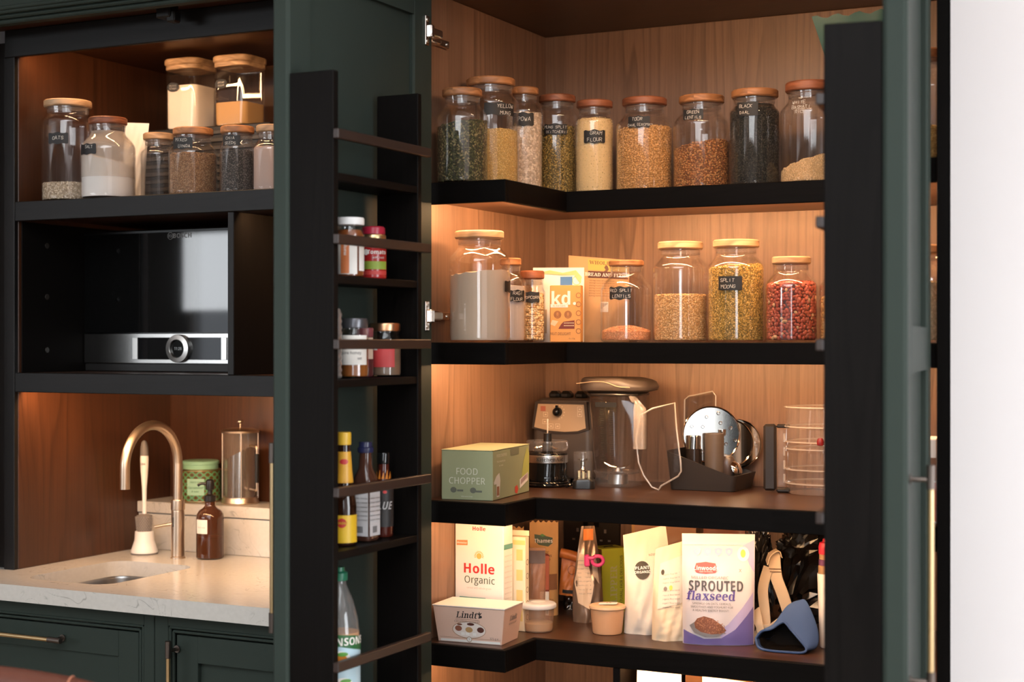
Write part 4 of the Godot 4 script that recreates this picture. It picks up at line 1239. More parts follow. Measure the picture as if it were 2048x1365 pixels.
func build_appliances():
	var y = 1.1145
	var bp = mats["black_plastic"]
	var gb = mats["gloss_black"]
	var brown = mat("brown_plastic", lin(0.075, 0.058, 0.048), 0.4)
	# microwave in its bay
	var t = thing("microwave", "black built-in microwave oven with a steel control strip and a round dial", "microwave", Vector3(-2.442, 1.3725, -3.074))
	boxed(t, "body", Vector3(-0.296, 0, -0.32), Vector3(0.296, 0.350, -0.012), bp, 0.002)
	var door = boxed(t, "door", Vector3(-0.296, 0.0945, -0.012), Vector3(0.296, 0.348, 0.0), mat("oven_glass", lin(0.004, 0.004, 0.004), 0.03), 0.001)
	boxed(door, "top_trim", Vector3(-0.296, 0.340, 0.0), Vector3(0.296, 0.346, 0.002), mat("dark_trim", lin(0.02, 0.02, 0.02), 0.3, {"metallic": 0.7}), 0.0005)
	var m = flat_map(Vector3(0, 0, 0.0004), Vector3.RIGHT, Vector3.UP)
	var grey = mat("logo_grey", lin(0.20, 0.20, 0.20), 0.5)
	var logo = MB.new()
	text_mb(logo, m, "BOSCH", 0.012, 0.331, 0.0155, "Droid Sans*", 1.15)
	ring_into(logo, Vector3(-0.024, 0.331, 0.0004), 0.0088, 0.0078)
	ring_into(logo, Vector3(-0.024, 0.331, 0.0004), 0.0040, 0.0032)
	logo.box(Vector3(-0.0275, 0.3305, 0.0003), Vector3(-0.0205, 0.3315, 0.0005), 0.0)
	logo.box(Vector3(-0.0300, 0.3255, 0.0003), Vector3(-0.0292, 0.3365, 0.0005), 0.0)
	logo.box(Vector3(-0.0188, 0.3255, 0.0003), Vector3(-0.0180, 0.3365, 0.0005), 0.0)
	put(door, "lettering", logo, grey)
	var panel = boxed(t, "control_panel", Vector3(-0.296, 0.0195, -0.012), Vector3(0.296, 0.093, 0.0), metal("panel_steel", 0.5, 0.49, 0.47, 0.22), 0.001)
	boxed(panel, "display", Vector3(-0.140, 0.029, 0.0), Vector3(0.146, 0.083, 0.0012), mat("display_glass", lin(0.006, 0.006, 0.0065), 0.04), 0.0006)
	for x in [-0.140, 0.130]:
		boxed(panel, "end_bar", Vector3(x, 0.029, 0.0012), Vector3(x + 0.016, 0.083, 0.003), mats["steel"], 0.0006)
	var dial = lathed(panel, "dial", [Vector2(0.0215, 0.0), Vector2(0.0215, 0.011), Vector2(0.0225, 0.012), Vector2(0.0335, 0.010), Vector2(0.0345, 0.008), Vector2(0.0345, 0.0)], mats["steel"], 48)
	dial.position = Vector3(0.004, 0.056, 0.001)
	dial.rotation.x = PI / 2
	var face = lathed(dial, "dial_face", [Vector2(0, 0.0055), Vector2(0.0213, 0.0055), Vector2(0.0213, 0.0)], mats["gloss_black"], 32)
	lettering(face, flat_map(Vector3(0, 0.0056, 0), Vector3.RIGHT, Vector3(0, 0, -1)), [["11:26", 0, 0.0, 0.0095]], mat("display_text", lin(0.6, 0.62, 0.62), 0.5), 0.0003)
	boxed(t, "vent_strip", Vector3(-0.296, 0.0, -0.012), Vector3(0.296, 0.018, -0.004), mat("vent_dark", lin(0.015, 0.014, 0.013), 0.5), 0.001)
	# food chopper carton
	t = thing("food_chopper_carton", "sage green food chopper carton at the left end of the appliance shelf", "box", Vector3(-1.568, y, -3.018), 6.5)
	var sage = mat("sage_card", lin(0.30, 0.33, 0.19), 0.6)
	boxed(t, "carton", Vector3(-0.0575, 0, -0.114), Vector3(0.0575, 0.1035, 0.114), sage, 0.0015)
	boxed(t, "lid_flap", Vector3(-0.0580, 0.1037, -0.1145), Vector3(0.0580, 0.1052, 0.1142), mat("sage_lid", lin(0.42, 0.43, 0.25), 0.6), 0.0006)
	m = flat_map(Vector3(0, 0, 0.1143), Vector3.RIGHT, Vector3.UP)
	var pale = mat("pale_print", lin(0.62, 0.64, 0.52), 0.6)
	lettering(t, m, [["FOOD", 0.0, 0.060, 0.019], ["CHOPPER", 0.0, 0.0405, 0.019], ["slice and chop", 0.0, 0.008, 0.004]], pale)
	patch(t, m, ring_poly(0.007, 0.006, 14, Vector2(-0.030, 0.021)), mat("grey_print", lin(0.12, 0.13, 0.1), 0.6), 0.0003, "picture")
	patch(t, m, rect_poly(-0.022, 0.018, -0.008, 0.022), mats["grey_print"], 0.0003, "picture")
	patch(t, m, ring_poly(0.007, 0.006, 14, Vector2(0.014, 0.021)), mats["grey_print"], 0.0003, "picture")
	patch(t, m, rect_poly(0.020, 0.017, 0.034, 0.021), mats["grey_print"], 0.0003, "picture")
	m = flat_map(Vector3(0.0578, 0, 0), Vector3(0, 0, -1), Vector3.UP)
	lettering(t, m, [["FOOD CHOPPER", -0.062, 0.092, 0.0085], ["Chop, slice and grate", -0.066, 0.080, 0.0055], ["fast - simple", -0.066, 0.071, 0.0045]], pale)
	patch(t, m, rect_poly(-0.008, 0.088, 0.045, 0.104), mat("grey_tape", lin(0.20, 0.21, 0.13), 0.4), 0.0003, "tape")
	patch(t, m, PackedVector2Array([Vector2(-0.092, 0.006), Vector2(-0.076, 0.006), Vector2(-0.070, 0.040), Vector2(-0.076, 0.056), Vector2(-0.094, 0.050), Vector2(-0.108, 0.038), Vector2(-0.106, 0.033), Vector2(-0.094, 0.034)]), mat("picture_white", lin(0.62, 0.62, 0.56), 0.6), 0.0003, "picture")
	patch(t, m, rect_poly(-0.091, 0.009, -0.077, 0.028), mat("picture_brown", lin(0.30, 0.15, 0.08), 0.6), 0.0005, "picture")
	patch(t, m, PackedVector2Array([Vector2(0.060, 0.030), Vector2(0.111, 0.040), Vector2(0.112, 0.085), Vector2(0.098, 0.100), Vector2(0.075, 0.070)]), mat("picture_leaf", lin(0.42, 0.45, 0.12), 0.6), 0.0003, "picture")
	patch(t, m, PackedVector2Array([Vector2(0.050, 0.012), Vector2(0.104, 0.026), Vector2(0.104, 0.044), Vector2(0.050, 0.032)]), mats["white_card"], 0.0005, "sticker")
	for k in 14:
		var x = 0.056 + k * 0.0032
		patch(t, m, rect_poly(x, 0.019 + (x - 0.05) * 0.26, x + [0.0009, 0.0018, 0.0012][k % 3], 0.030 + (x - 0.05) * 0.26), mat("barcode_red", lin(0.25, 0.05, 0.04), 0.6), 0.0008, "barcode")
	patch(t, m, ring_poly(0.012, 0.010, 5, Vector2(0.030, 0.012)), mat("print_red", lin(0.62, 0.08, 0.05), 0.6), 0.0003, "picture")
	# small black chopper with a steel band, its cord coiled round the foot
	t = thing("mini_chopper", "small glossy black chopper with a steel band and clear bowl, beside the green carton", "food chopper", Vector3(-1.545, y, -3.278))
	lathed(t, "motor_base", [Vector2(0, 0.010), Vector2(0.042, 0.010), Vector2(0.0475, 0.014), Vector2(0.0475, 0.022), Vector2(0.045, 0.026), Vector2(0.045, 0.054), Vector2(0.0455, 0.054), Vector2(0.0455, 0.072), Vector2(0.044, 0.076), Vector2(0.030, 0.079), Vector2(0, 0.079)], gb, 48)
	lathed(t, "steel_band", [Vector2(0.0462, 0.0545), Vector2(0.0470, 0.0555), Vector2(0.0470, 0.0710), Vector2(0.0462, 0.0720)], mats["steel"], 56)
	lettering(t, round_map(0.0473, 0.0632, deg_to_rad(33)), [["KitchenAid", 0, 0, 0.0118, "Droid Serif*"]], mats["ink"], 0.0004)
	lathed(t, "clear_bowl", [Vector2(0.024, 0.0795), Vector2(0.046, 0.082), Vector2(0.0485, 0.088), Vector2(0.0485, 0.104), Vector2(0.0455, 0.1045), Vector2(0.0455, 0.100)], clear_plastic(), 48)
	tubed(t, "bowl_lug", smooth_path([Vector3(0.044, 0.103, 0.018), Vector3(0.056, 0.102, 0.018), Vector3(0.057, 0.090, 0.018), Vector3(0.047, 0.084, 0.018)], 5), 0.0022, clear_plastic(), 8)
	lathed(t, "shaft", [Vector2(0, 0.0795), Vector2(0.0125, 0.0795), Vector2(0.0115, 0.098), Vector2(0.0095, 0.101), Vector2(0.009, 0.121), Vector2(0, 0.121)], bp, 24)
	lathed(t, "drive_pin", [Vector2(0.0016, 0.121), Vector2(0.0016, 0.152), Vector2(0.001, 0.154), Vector2(0, 0.154)], mat("pin_white", lin(0.7, 0.6, 0.5), 0.3), 10)
	for s in [-1.0, 1.0]:
		var bl = MB.new()
		bl.tube(smooth_path([Vector3(s * 0.012, 0.090, 0.004), Vector3(s * 0.026, 0.0865, 0.014), Vector3(s * 0.036, 0.0885, 0.020 * s)], 5), [0.003] + [0.0028, 0.0028, 0.0026, 0.0026, 0.0024, 0.0022, 0.002, 0.0018, 0.0014, 0.001], 6)
		put(t, "blade", bl, mats["chrome"])
	var coil = []
	for k in 70:
		var a = TAU * k / 26.0
		coil.append(Vector3(0.050 * cos(a) + 0.0, 0.0045 + 0.0045 * floor(k / 26.0) * 0.95 + 0.0002 * k / 26.0, -0.050 * sin(a)))
	tubed(t, "cord", coil, 0.0036, gb, 8)
	t = thing("mains_plug", "black three-pin plug lying on the shelf in front of the blender jug", "plug", Vector3(-1.447, y, -3.262), 20.0)
	var o = MB.new()
	o.loft([rrect(0.050, 0.046, 0.012, 5, 0.0005), rrect(0.050, 0.046, 0.012, 5, 0.017), rrect(0.044, 0.040, 0.012, 5, 0.022)])
	put(t, "plug_body", o, bp)
	for q in [[-0.011, -0.009], [0.011, -0.009], [0.0, 0.011]]:
		boxed(t, "pin", Vector3(q[0] - 0.003, 0.022, q[1] - 0.002), Vector3(q[0] + 0.003, 0.039, q[1] + 0.002), mats["brass"], 0.0006)
	tubed(t, "flex", smooth_path([Vector3(-0.025, 0.009, 0.0), Vector3(-0.034, 0.006, 0.0), Vector3(-0.039, 0.0045, 0.006)], 5), 0.0038, gb, 8)
	t = thing("blade_cup", "small clear cup of polished blades between the black chopper and the blender jug", "cup", Vector3(-1.478, y, -3.327))
	lathed(t, "cup", [Vector2(0, 0.001), Vector2(0.020, 0.001), Vector2(0.021, 0.012), Vector2(0.0225, 0.05), Vector2(0.0225, 0.075), Vector2(0.021, 0.078)], clear_plastic(), 32)
	lathed(t, "blade_hub", [Vector2(0, 0.004), Vector2(0.014, 0.004), Vector2(0.015, 0.030), Vector2(0.010, 0.034), Vector2(0.006, 0.040), Vector2(0.006, 0.055), Vector2(0.012, 0.058), Vector2(0.012, 0.062), Vector2(0, 0.064)], mats["chrome"], 24)
	# blender: motor block and jug
	t = thing("blender_motor", "brown blender motor block with a tan control panel and one black knob", "blender", Vector3(-1.552, y, -3.42))
	o = MB.new()
	var loops = []
	for k in [[0.152, 0.100, 0.010], [0.158, 0.106, 0.014], [0.156, 0.104, 0.12], [0.150, 0.100, 0.176], [0.142, 0.092, 0.192], [0.124, 0.076, 0.197]]:
		loops.append(rrect(k[0], k[1], 0.018, 5, k[2]))
	o.loft(loops)
	put(t, "motor_block", o, brown)
	for q in [[-0.05, -0.035], [0.05, -0.035], [-0.05, 0.035], [0.05, 0.035]]:
		lathed(t, "rubber_foot", [Vector2(0, 0), Vector2(0.012, 0), Vector2(0.012, 0.010), Vector2(0, 0.010)], bp, 16, Vector3(q[0], 0, q[1]))
	o = MB.new()
	o.prism(PackedVector2Array([Vector2(-0.075, 0.126), Vector2(-0.030, 0.117), Vector2(0.010, 0.115), Vector2(0.046, 0.118), Vector2(0.072, 0.126), Vector2(0.066, 0.190), Vector2(-0.066, 0.190)]), 0.0, 0.0555)
	put(t, "panel_frame", o, mat("frame_brown", lin(0.045, 0.034, 0.028), 0.35))
	o = MB.new()
	o.prism(PackedVector2Array([Vector2(-0.068, 0.129), Vector2(-0.030, 0.1215), Vector2(0.010, 0.1195), Vector2(0.044, 0.122), Vector2(0.065, 0.129), Vector2(0.060, 0.184), Vector2(-0.058, 0.184)]), 0.0555, 0.057)
	var cp = put(t, "control_panel", o, mat("panel_tan", lin(0.46, 0.32, 0.20), 0.45))
	m = flat_map(Vector3(0, 0, 0.0571), Vector3.RIGHT, Vector3.UP)
	var cream = mat("icon_cream", lin(0.75, 0.6, 0.42), 0.5)
	for q in [[-0.044, 0.158], [-0.046, 0.141], [-0.030, 0.131], [-0.013, 0.131], [0.044, 0.172], [0.044, 0.160]]:
		var ic = MB.new()
		frame_into(ic, m, q[0], q[1] - 0.004, 0.012, 0.011, 0.0009)
		put(cp, "icon", ic, cream)
	patch(cp, m, rect_poly(-0.051, 0.167, -0.038, 0.179), mat("icon_red", lin(0.42, 0.13, 0.08), 0.5), 0.0003, "power_icon")
	var knob = MB.new()
	knob.lathe([Vector2(0.011, 0), Vector2(0.0115, 0.004), Vector2(0.0095, 0.012), Vector2(0.005, 0.016), Vector2(0, 0.0165)], 24)
	knob.box(Vector3(-0.003, 0.002, -0.016), Vector3(0.003, 0.012, -0.004), 0.002)
	var kn = put(cp, "knob", knob, gb)
	kn.position = Vector3(-0.006, 0.166, 0.057)
	kn.rotation.x = PI / 2
	var dots = MB.new()
	for k in 9:
		var a = lerpf(-0.6, 3.0, k / 8.0) - 0.8
		dots.prism(ring_poly(0.0011, 0.0011, 8, Vector2(-0.006 + 0.0165 * cos(a), 0.166 + 0.0165 * sin(a))), 0.0571, 0.0574)
	tag(put(cp, "scale_dots", dots, cream), "", "", "", "stuff")
	for q in [-0.048, -0.018, 0.020]:
		boxed(t, "jug_pad", Vector3(q - 0.014, 0.193, -0.035), Vector3(q + 0.014, 0.213, -0.005), bp, 0.007)
	t = thing("blender_jug", "clear blender jug with a wavy brown lid and clear handle", "jug", Vector3(-1.398, y, -3.345))
	var cl = clear_plastic()
	var smoky = glass("smoky_plastic", 0.20, Color(0.30, 0.26, 0.24))
	o = MB.new()
	loops = []
	for k in [[0.088, 0.030], [0.094, 0.036], [0.102, 0.08], [0.112, 0.15], [0.121, 0.207], [0.124, 0.214]]:
		loops.append(rrect(k[0], k[0], k[0] * 0.34, 7, k[1]))
	o.loft(loops, true, false)
	put(t, "jug_body", o, smoky, 60.0)
	o = MB.new()
	loops = []
	for k in [[0.100, 0.0005], [0.104, 0.004], [0.098, 0.028], [0.106, 0.034], [0.104, 0.037]]:
		loops.append(rrect(k[0], k[0], k[0] * 0.4, 7, k[1]))
	o.loft(loops, false, false)
	put(t, "jug_foot", o, cl, 60.0)
	lathed(t, "blade_bearing", [Vector2(0.012, 0.004), Vector2(0.024, 0.006), Vector2(0.022, 0.028), Vector2(0.010, 0.034), Vector2(0.007, 0.042), Vector2(0, 0.044)], mats["steel"], 24)
	for s in [-1.0, 1.0]:
		tubed(t, "blade", [Vector3(s * 0.004, 0.042, 0), Vector3(s * 0.018, 0.045, 0.004), Vector3(s * 0.032, 0.053, 0.006)], [0.003, 0.003, 0.001], mats["chrome"], 6)
	tubed(t, "jug_rim", rrect(0.124, 0.124, 0.04, 7, 0.2115) + [rrect(0.124, 0.124, 0.04, 7, 0.2115)[0]], 0.0035, mat("rim_dark", lin(0.03, 0.024, 0.02), 0.25), 8)
	o = MB.new()
	loops = []
	for k in [[0.128, 0.216], [0.156, 0.221], [0.160, 0.228], [0.158, 0.238], [0.151, 0.2465], [0.140, 0.2495]]:
		var lp = rrect(k[0], k[0] * 0.94, k[0] * 0.32, 8, k[1])
		for i in lp.size():
			if lp[i].x > 0.055:
				lp[i].x += (lp[i].x - 0.055) * 0.35
			if k[1] > 0.237:
				lp[i].y -= 0.006 * smoothstep(0.02, 0.08, lp[i].x)
		loops.append(lp)
	o.loft(loops)
	var lid = put(t, "jug_lid", o, mat("lid_brown", lin(0.060, 0.044, 0.035), 0.42), 45.0)
	tubed(lid, "wave_trim", smooth_path([Vector3(-0.070, 0.236, 0.0765), Vector3(-0.03, 0.2405, 0.0745), Vector3(0.0, 0.2395, 0.0755), Vector3(0.03, 0.2305, 0.0765), Vector3(0.06, 0.2285, 0.0765)], 6), 0.0011, mat("trim_tan", lin(0.4, 0.28, 0.18), 0.4), 6)
	o = MB.new()
	loops = []
	for q in smooth_path([Vector3(0.050, 0.202, 0.040), Vector3(0.068, 0.196, 0.046), Vector3(0.073, 0.175, 0.048), Vector3(0.073, 0.13, 0.048), Vector3(0.073, 0.090, 0.048)], 4):
		var lp = []
		for v in rrect(0.027, 0.022, 0.006, 3):
			var lift = clampf((0.200 - q.y) / 0.02, 0.0, 1.0)
			lp.append(q + Vector3(v.x * lerpf(0.4, 1.0, lift), -v.x * (1.0 - lift) * 0.7, v.z))
		loops.append(lp)
	loops.reverse()
	o.loft(loops)
	put(t, "jug_handle", o, mat("handle_clear", Color(0.92, 0.86, 0.80, 0.30), 0.08, {"transparency": BaseMaterial3D.TRANSPARENCY_ALPHA}), 50.0)
	m = func(px, py, off): return Vector3(-0.002 + px, py, 0.0575 + off + (py - 0.12) * 0.045)
	var mark = mat("mark_dark", lin(0.012, 0.011, 0.010), 0.5)
	patch(t, m, rect_poly(-0.028, 0.183, 0.024, 0.194), mark, 0.002, "dark_band")
	o = MB.new()
	for k in 30:
		var w2 = 0.006 if k % 5 == 0 else 0.004
		for c in [-0.012, 0.012]:
			var yy = 0.056 + k * 0.0042
			var q = []
			for v in [[c - w2, yy], [c + w2, yy], [c + w2, yy + 0.0008], [c - w2, yy + 0.0008]]:
				q.append(m.call(v[0], v[1], 0.002))
			o.quad(q[0], q[1], q[2], q[3])
	tag(put(t, "measuring_marks", o, mark), "", "", "", "stuff")
	# food processor pieces
	t = thing("clear_processor_cover", "clear curved processor cover standing on edge beside the blender jug", "cover", Vector3(-1.272, y, -3.292))
	var pts = PackedVector2Array([Vector2(-0.050, 0.166), Vector2(-0.020, 0.182), Vector2(0.032, 0.195), Vector2(0.036, 0.140), Vector2(0.046, 0.062), Vector2(0.047, 0.044), Vector2(0.040, 0.033), Vector2(0.0, 0.010), Vector2(-0.006, 0.001), Vector2(-0.022, 0.006), Vector2(-0.042, 0.032), Vector2(-0.054, 0.060), Vector2(-0.060, 0.110)])
	o = MB.new()
	o.prism(pts, -0.0015, 0.0015)
	put(t, "sheet", o, smoky)
	var edge = []
	for v in pts:
		edge.append(Vector3(v.x, v.y, 0.0))
	edge.append(edge[0])
	tubed(t, "rim", edge, 0.0021, mat("rim_clear", Color(0.92, 0.86, 0.80, 0.40), 0.1, {"transparency": BaseMaterial3D.TRANSPARENCY_ALPHA}), 8)
	t = thing("clear_processor_guard", "clear square guard behind the slicing disc, close to the back panel", "guard", Vector3(-1.243, y, -3.466))
	o = MB.new()
	pts = PackedVector2Array([Vector2(-0.040, 0.0005), Vector2(0.036, 0.0005), Vector2(0.038, 0.206), Vector2(0.030, 0.216), Vector2(-0.028, 0.204), Vector2(-0.038, 0.196)])
	o.prism(pts, -0.0015, 0.0015)
	put(t, "sheet", o, smoky)
	edge = []
	for v in pts:
		edge.append(Vector3(v.x, v.y, 0.0))
	edge.append(edge[0])
	tubed(t, "rim", edge, 0.0018, mats["rim_clear"], 8)
	t = thing("accessory_caddy", "low black plastic caddy with a swooping front edge, full of blender parts", "caddy", Vector3(-1.188, y, -3.388))
	o = MB.new()
	var hgt = func(v): return 0.036 + 0.052 * pow(smoothstep(0.030, -0.088, v.x), 1.6)
	var l0 = rrect(0.150, 0.135, 0.012, 5, 0.0005)
	var l1 = rrect(0.166, 0.150, 0.012, 5, 0.0)
	var l2 = rrect(0.160, 0.144, 0.011, 5, 0.0)
	var l3 = rrect(0.146, 0.130, 0.010, 5, 0.004)
	for i in l1.size():
		l1[i].y = hgt.call(l1[i])
		l2[i].y = hgt.call(l1[i])
	o.loft([l0, l1, l2, l3])
	put(t, "tray", o, mat("caddy_black", lin(0.028, 0.021, 0.017), 0.5), 30.0)
	steel_disc("round steel grating disc with raised holes leaning in the black caddy", Vector3(-1.192, y + 0.120, -3.398), 0.0655, 22.9, 3.0, 14)
	steel_disc("smaller steel disc just behind the right edge of the grating disc", Vector3(-1.160, y + 0.100, -3.428), 0.056, 30.0, 2.0, 0)
	steel_disc("rearmost steel disc, nearest the black bowl handle", Vector3(-1.147, y + 0.098, -3.448), 0.056, 30.0, 2.0, 0)
	t = thing("feed_pusher", "tall matt brown feed pusher standing at the front of the caddy", "pusher", Vector3(-1.166, y + 0.0046, -3.345))
	lathed(t, "tube", [Vector2(0, 0.0), Vector2(0.0215, 0.0), Vector2(0.0215, 0.120), Vector2(0.0205, 0.1225), Vector2(0.0185, 0.1225), Vector2(0.0185, 0.112), Vector2(0, 0.112)], mat("pusher_brown", lin(0.095, 0.070, 0.054), 0.45), 32)
	t = thing("blade_shaft", "dark blade shaft with a polished collar, left of the brown feed pusher", "blade shaft", Vector3(-1.216, y + 0.0046, -3.350))
	lathed(t, "stem", [Vector2(0, 0), Vector2(0.019, 0), Vector2(0.018, 0.086), Vector2(0, 0.086)], mat("stem_dark", lin(0.022, 0.015, 0.012), 0.2), 28)
	lathed(t, "collar", [Vector2(0.0165, 0.0865), Vector2(0.0165, 0.112), Vector2(0.0155, 0.116), Vector2(0, 0.116)], mats["chrome"], 28)
	t = thing("slicing_plug", "round brown slicing plug with a bright steel cap, at the right of the caddy", "plug", Vector3(-1.142, y + 0.0070, -3.364))
	lathed(t, "knob", [Vector2(0, 0.0), Vector2(0.012, 0.004), Vector2(0.017, 0.020), Vector2(0.020, 0.042), Vector2(0.0185, 0.058), Vector2(0.012, 0.069), Vector2(0, 0.072)], mat("knob_brown", lin(0.07, 0.045, 0.035), 0.3), 28)
	var cap = lathed(t, "steel_cap", [Vector2(0, 0.012), Vector2(0.012, 0.010), Vector2(0.019, 0.003), Vector2(0.0195, 0.0), Vector2(0, 0.0)], mats["chrome"], 28)
	cap.position = Vector3(0.0205, 0.040, 0.004)
	cap.rotation = Vector3(0.3, 0, -1.2)
	t = thing("processor_bowl", "clear ridged processor bowl with a square black handle, beside the right door's rack", "bowl", Vector3(-0.930, y, -3.388))
	var prof = [Vector2(0, 0.001)]
	for q in [[0.078, 0.001], [0.080, 0.006], [0.080, 0.020], [0.082, 0.022], [0.082, 0.026], [0.080, 0.028], [0.080, 0.052], [0.082, 0.054], [0.080, 0.056], [0.080, 0.090], [0.083, 0.093], [0.083, 0.104], [0.080, 0.107], [0.080, 0.112], [0.083, 0.114], [0.083, 0.142], [0.085, 0.144], [0.085, 0.149], [0.082, 0.151], [0.082, 0.184], [0.085, 0.187], [0.085, 0.191], [0.082, 0.191]]:
		prof.append(Vector2(q[0], q[1]))
	lathed(t, "bowl", prof, cl, 56)
	for q in [0.024, 0.054, 0.0985, 0.114, 0.1465, 0.189]:
		lathed(t, "bowl_ridge", [Vector2(0.0805, q - 0.0016), Vector2(0.0866, q - 0.0012), Vector2(0.0866, q + 0.0012), Vector2(0.0805, q + 0.0016)], mats["rim_clear"], 56)
	o = MB.new()
	var hp = Transform3D(Basis(Vector3.UP, deg_to_rad(12)), Vector3(-0.112, 0, 0.030))
	o.box(Vector3(-0.014, 0.004, -0.012), Vector3(0.014, 0.150, 0.012), 0.005, hp)
	o.box(Vector3(0.0142, 0.142, -0.011), Vector3(0.044, 0.150, 0.011), 0.003, hp)
	o.box(Vector3(0.0142, 0.0005, -0.011), Vector3(0.044, 0.010, 0.011), 0.003, hp)
	put(t, "handle", o, mat("handle_black", lin(0.020, 0.015, 0.012), 0.4))
	o = MB.new()
	o.box(Vector3(0.0155, 0.012, -0.009), Vector3(0.034, 0.140, 0.009), 0.003, hp)
	put(t, "handle_lining", o, cl)
	for k in 4:
		boxed(t, "bowl_rib", Vector3(-0.0865, 0.020 + k * 0.030, 0.012), Vector3(-0.0815, 0.040 + k * 0.030, 0.018), mats["rim_clear"], 0.001)
	lathed(t, "red_catch", [Vector2(0, 0), Vector2(0.007, 0.002), Vector2(0.008, 0.010), Vector2(0.005, 0.017), Vector2(0, 0.018)], mat("catch_red", lin(0.18, 0.008, 0.010), 0.4), 16, Vector3(0.016, 0.108, 0.086))
	# what shows of the right wing through the door gap
	t = thing("cream_carton", "cream carton on the appliance shelf, seen through the gap behind the right door", "box", Vector3(-0.640, y, -2.955))
	boxed(t, "carton", Vector3(-0.045, 0, -0.03), Vector3(0.050, 0.155, 0.045), mats["white_card"], 0.002)
	boxed(t, "red_panel", Vector3(-0.044, 0.004, 0.0452), Vector3(0.049, 0.075, 0.046), mat("carton_red", lin(0.45, 0.06, 0.03), 0.5), 0.0002)
	boxed(t, "brown_panel", Vector3(-0.044, 0.078, 0.0452), Vector3(0.049, 0.120, 0.046), mat("carton_brown", lin(0.22, 0.10, 0.05), 0.5), 0.0002)

func ring_into(mb, c: Vector3, r1, r0, n := 24):
	for i in n:
		var a = TAU * i / n
		var b = TAU * (i + 1) / n
		mb.quad(c + Vector3(r0 * cos(a), r0 * sin(a), 0), c + Vector3(r1 * cos(a), r1 * sin(a), 0), c + Vector3(r1 * cos(b), r1 * sin(b), 0), c + Vector3(r0 * cos(b), r0 * sin(b), 0))

func frame_into(mb, m: Callable, x, y, w, h, line):
	for q in [[x, y, x + w, y + line], [x, y + h - line, x + w, y + h], [x, y + line, x + line, y + h - line], [x + w - line, y + line, x + w, y + h - line], [x + w * 0.3, y + h * 0.35, x + w * 0.7, y + h * 0.6]]:
		mb.quad(m.call(q[0], q[1], 0.0003), m.call(q[2], q[1], 0.0003), m.call(q[2], q[3], 0.0003), m.call(q[0], q[3], 0.0003))

func steel_disc(label, at, r, turn, tilt, holes):
	var t = thing("steel_disc", label, "disc", at, turn)
	t.rotation.x = deg_to_rad(-tilt)
	var o = MB.new()
	o.lathe([Vector2(0, -0.001), Vector2(r, -0.001), Vector2(r, 0.002), Vector2(r - 0.0015, 0.003), Vector2(r - 0.004, 0.0012), Vector2(0, 0.0012)], 64)
	var d = put(t, "plate", o, mats["chrome"], 24.0)
	d.rotation.x = PI / 2
	for k in holes:
		var a = k * 2.399
		var q = 0.012 + (r - 0.022) * sqrt((k + 0.5) / holes)
		var h = lathed(d, "grating_hole", [Vector2(0.0022, -0.0004), Vector2(0.0028, 0.0026), Vector2(0.0042, 0.0013)], mats["chrome"], 14, Vector3(q * cos(a), 0.0, -q * sin(a)))
		h.name = "grating_hole"
	if holes > 0:
		lathed(t, "hub_collar", [Vector2(0.0075, 0.0), Vector2(0.009, 0.004), Vector2(0.009, 0.014), Vector2(0.0065, 0.0145), Vector2(0.006, 0.006)], mats["chrome"], 24, Vector3(0.024, -0.002, 0.006))

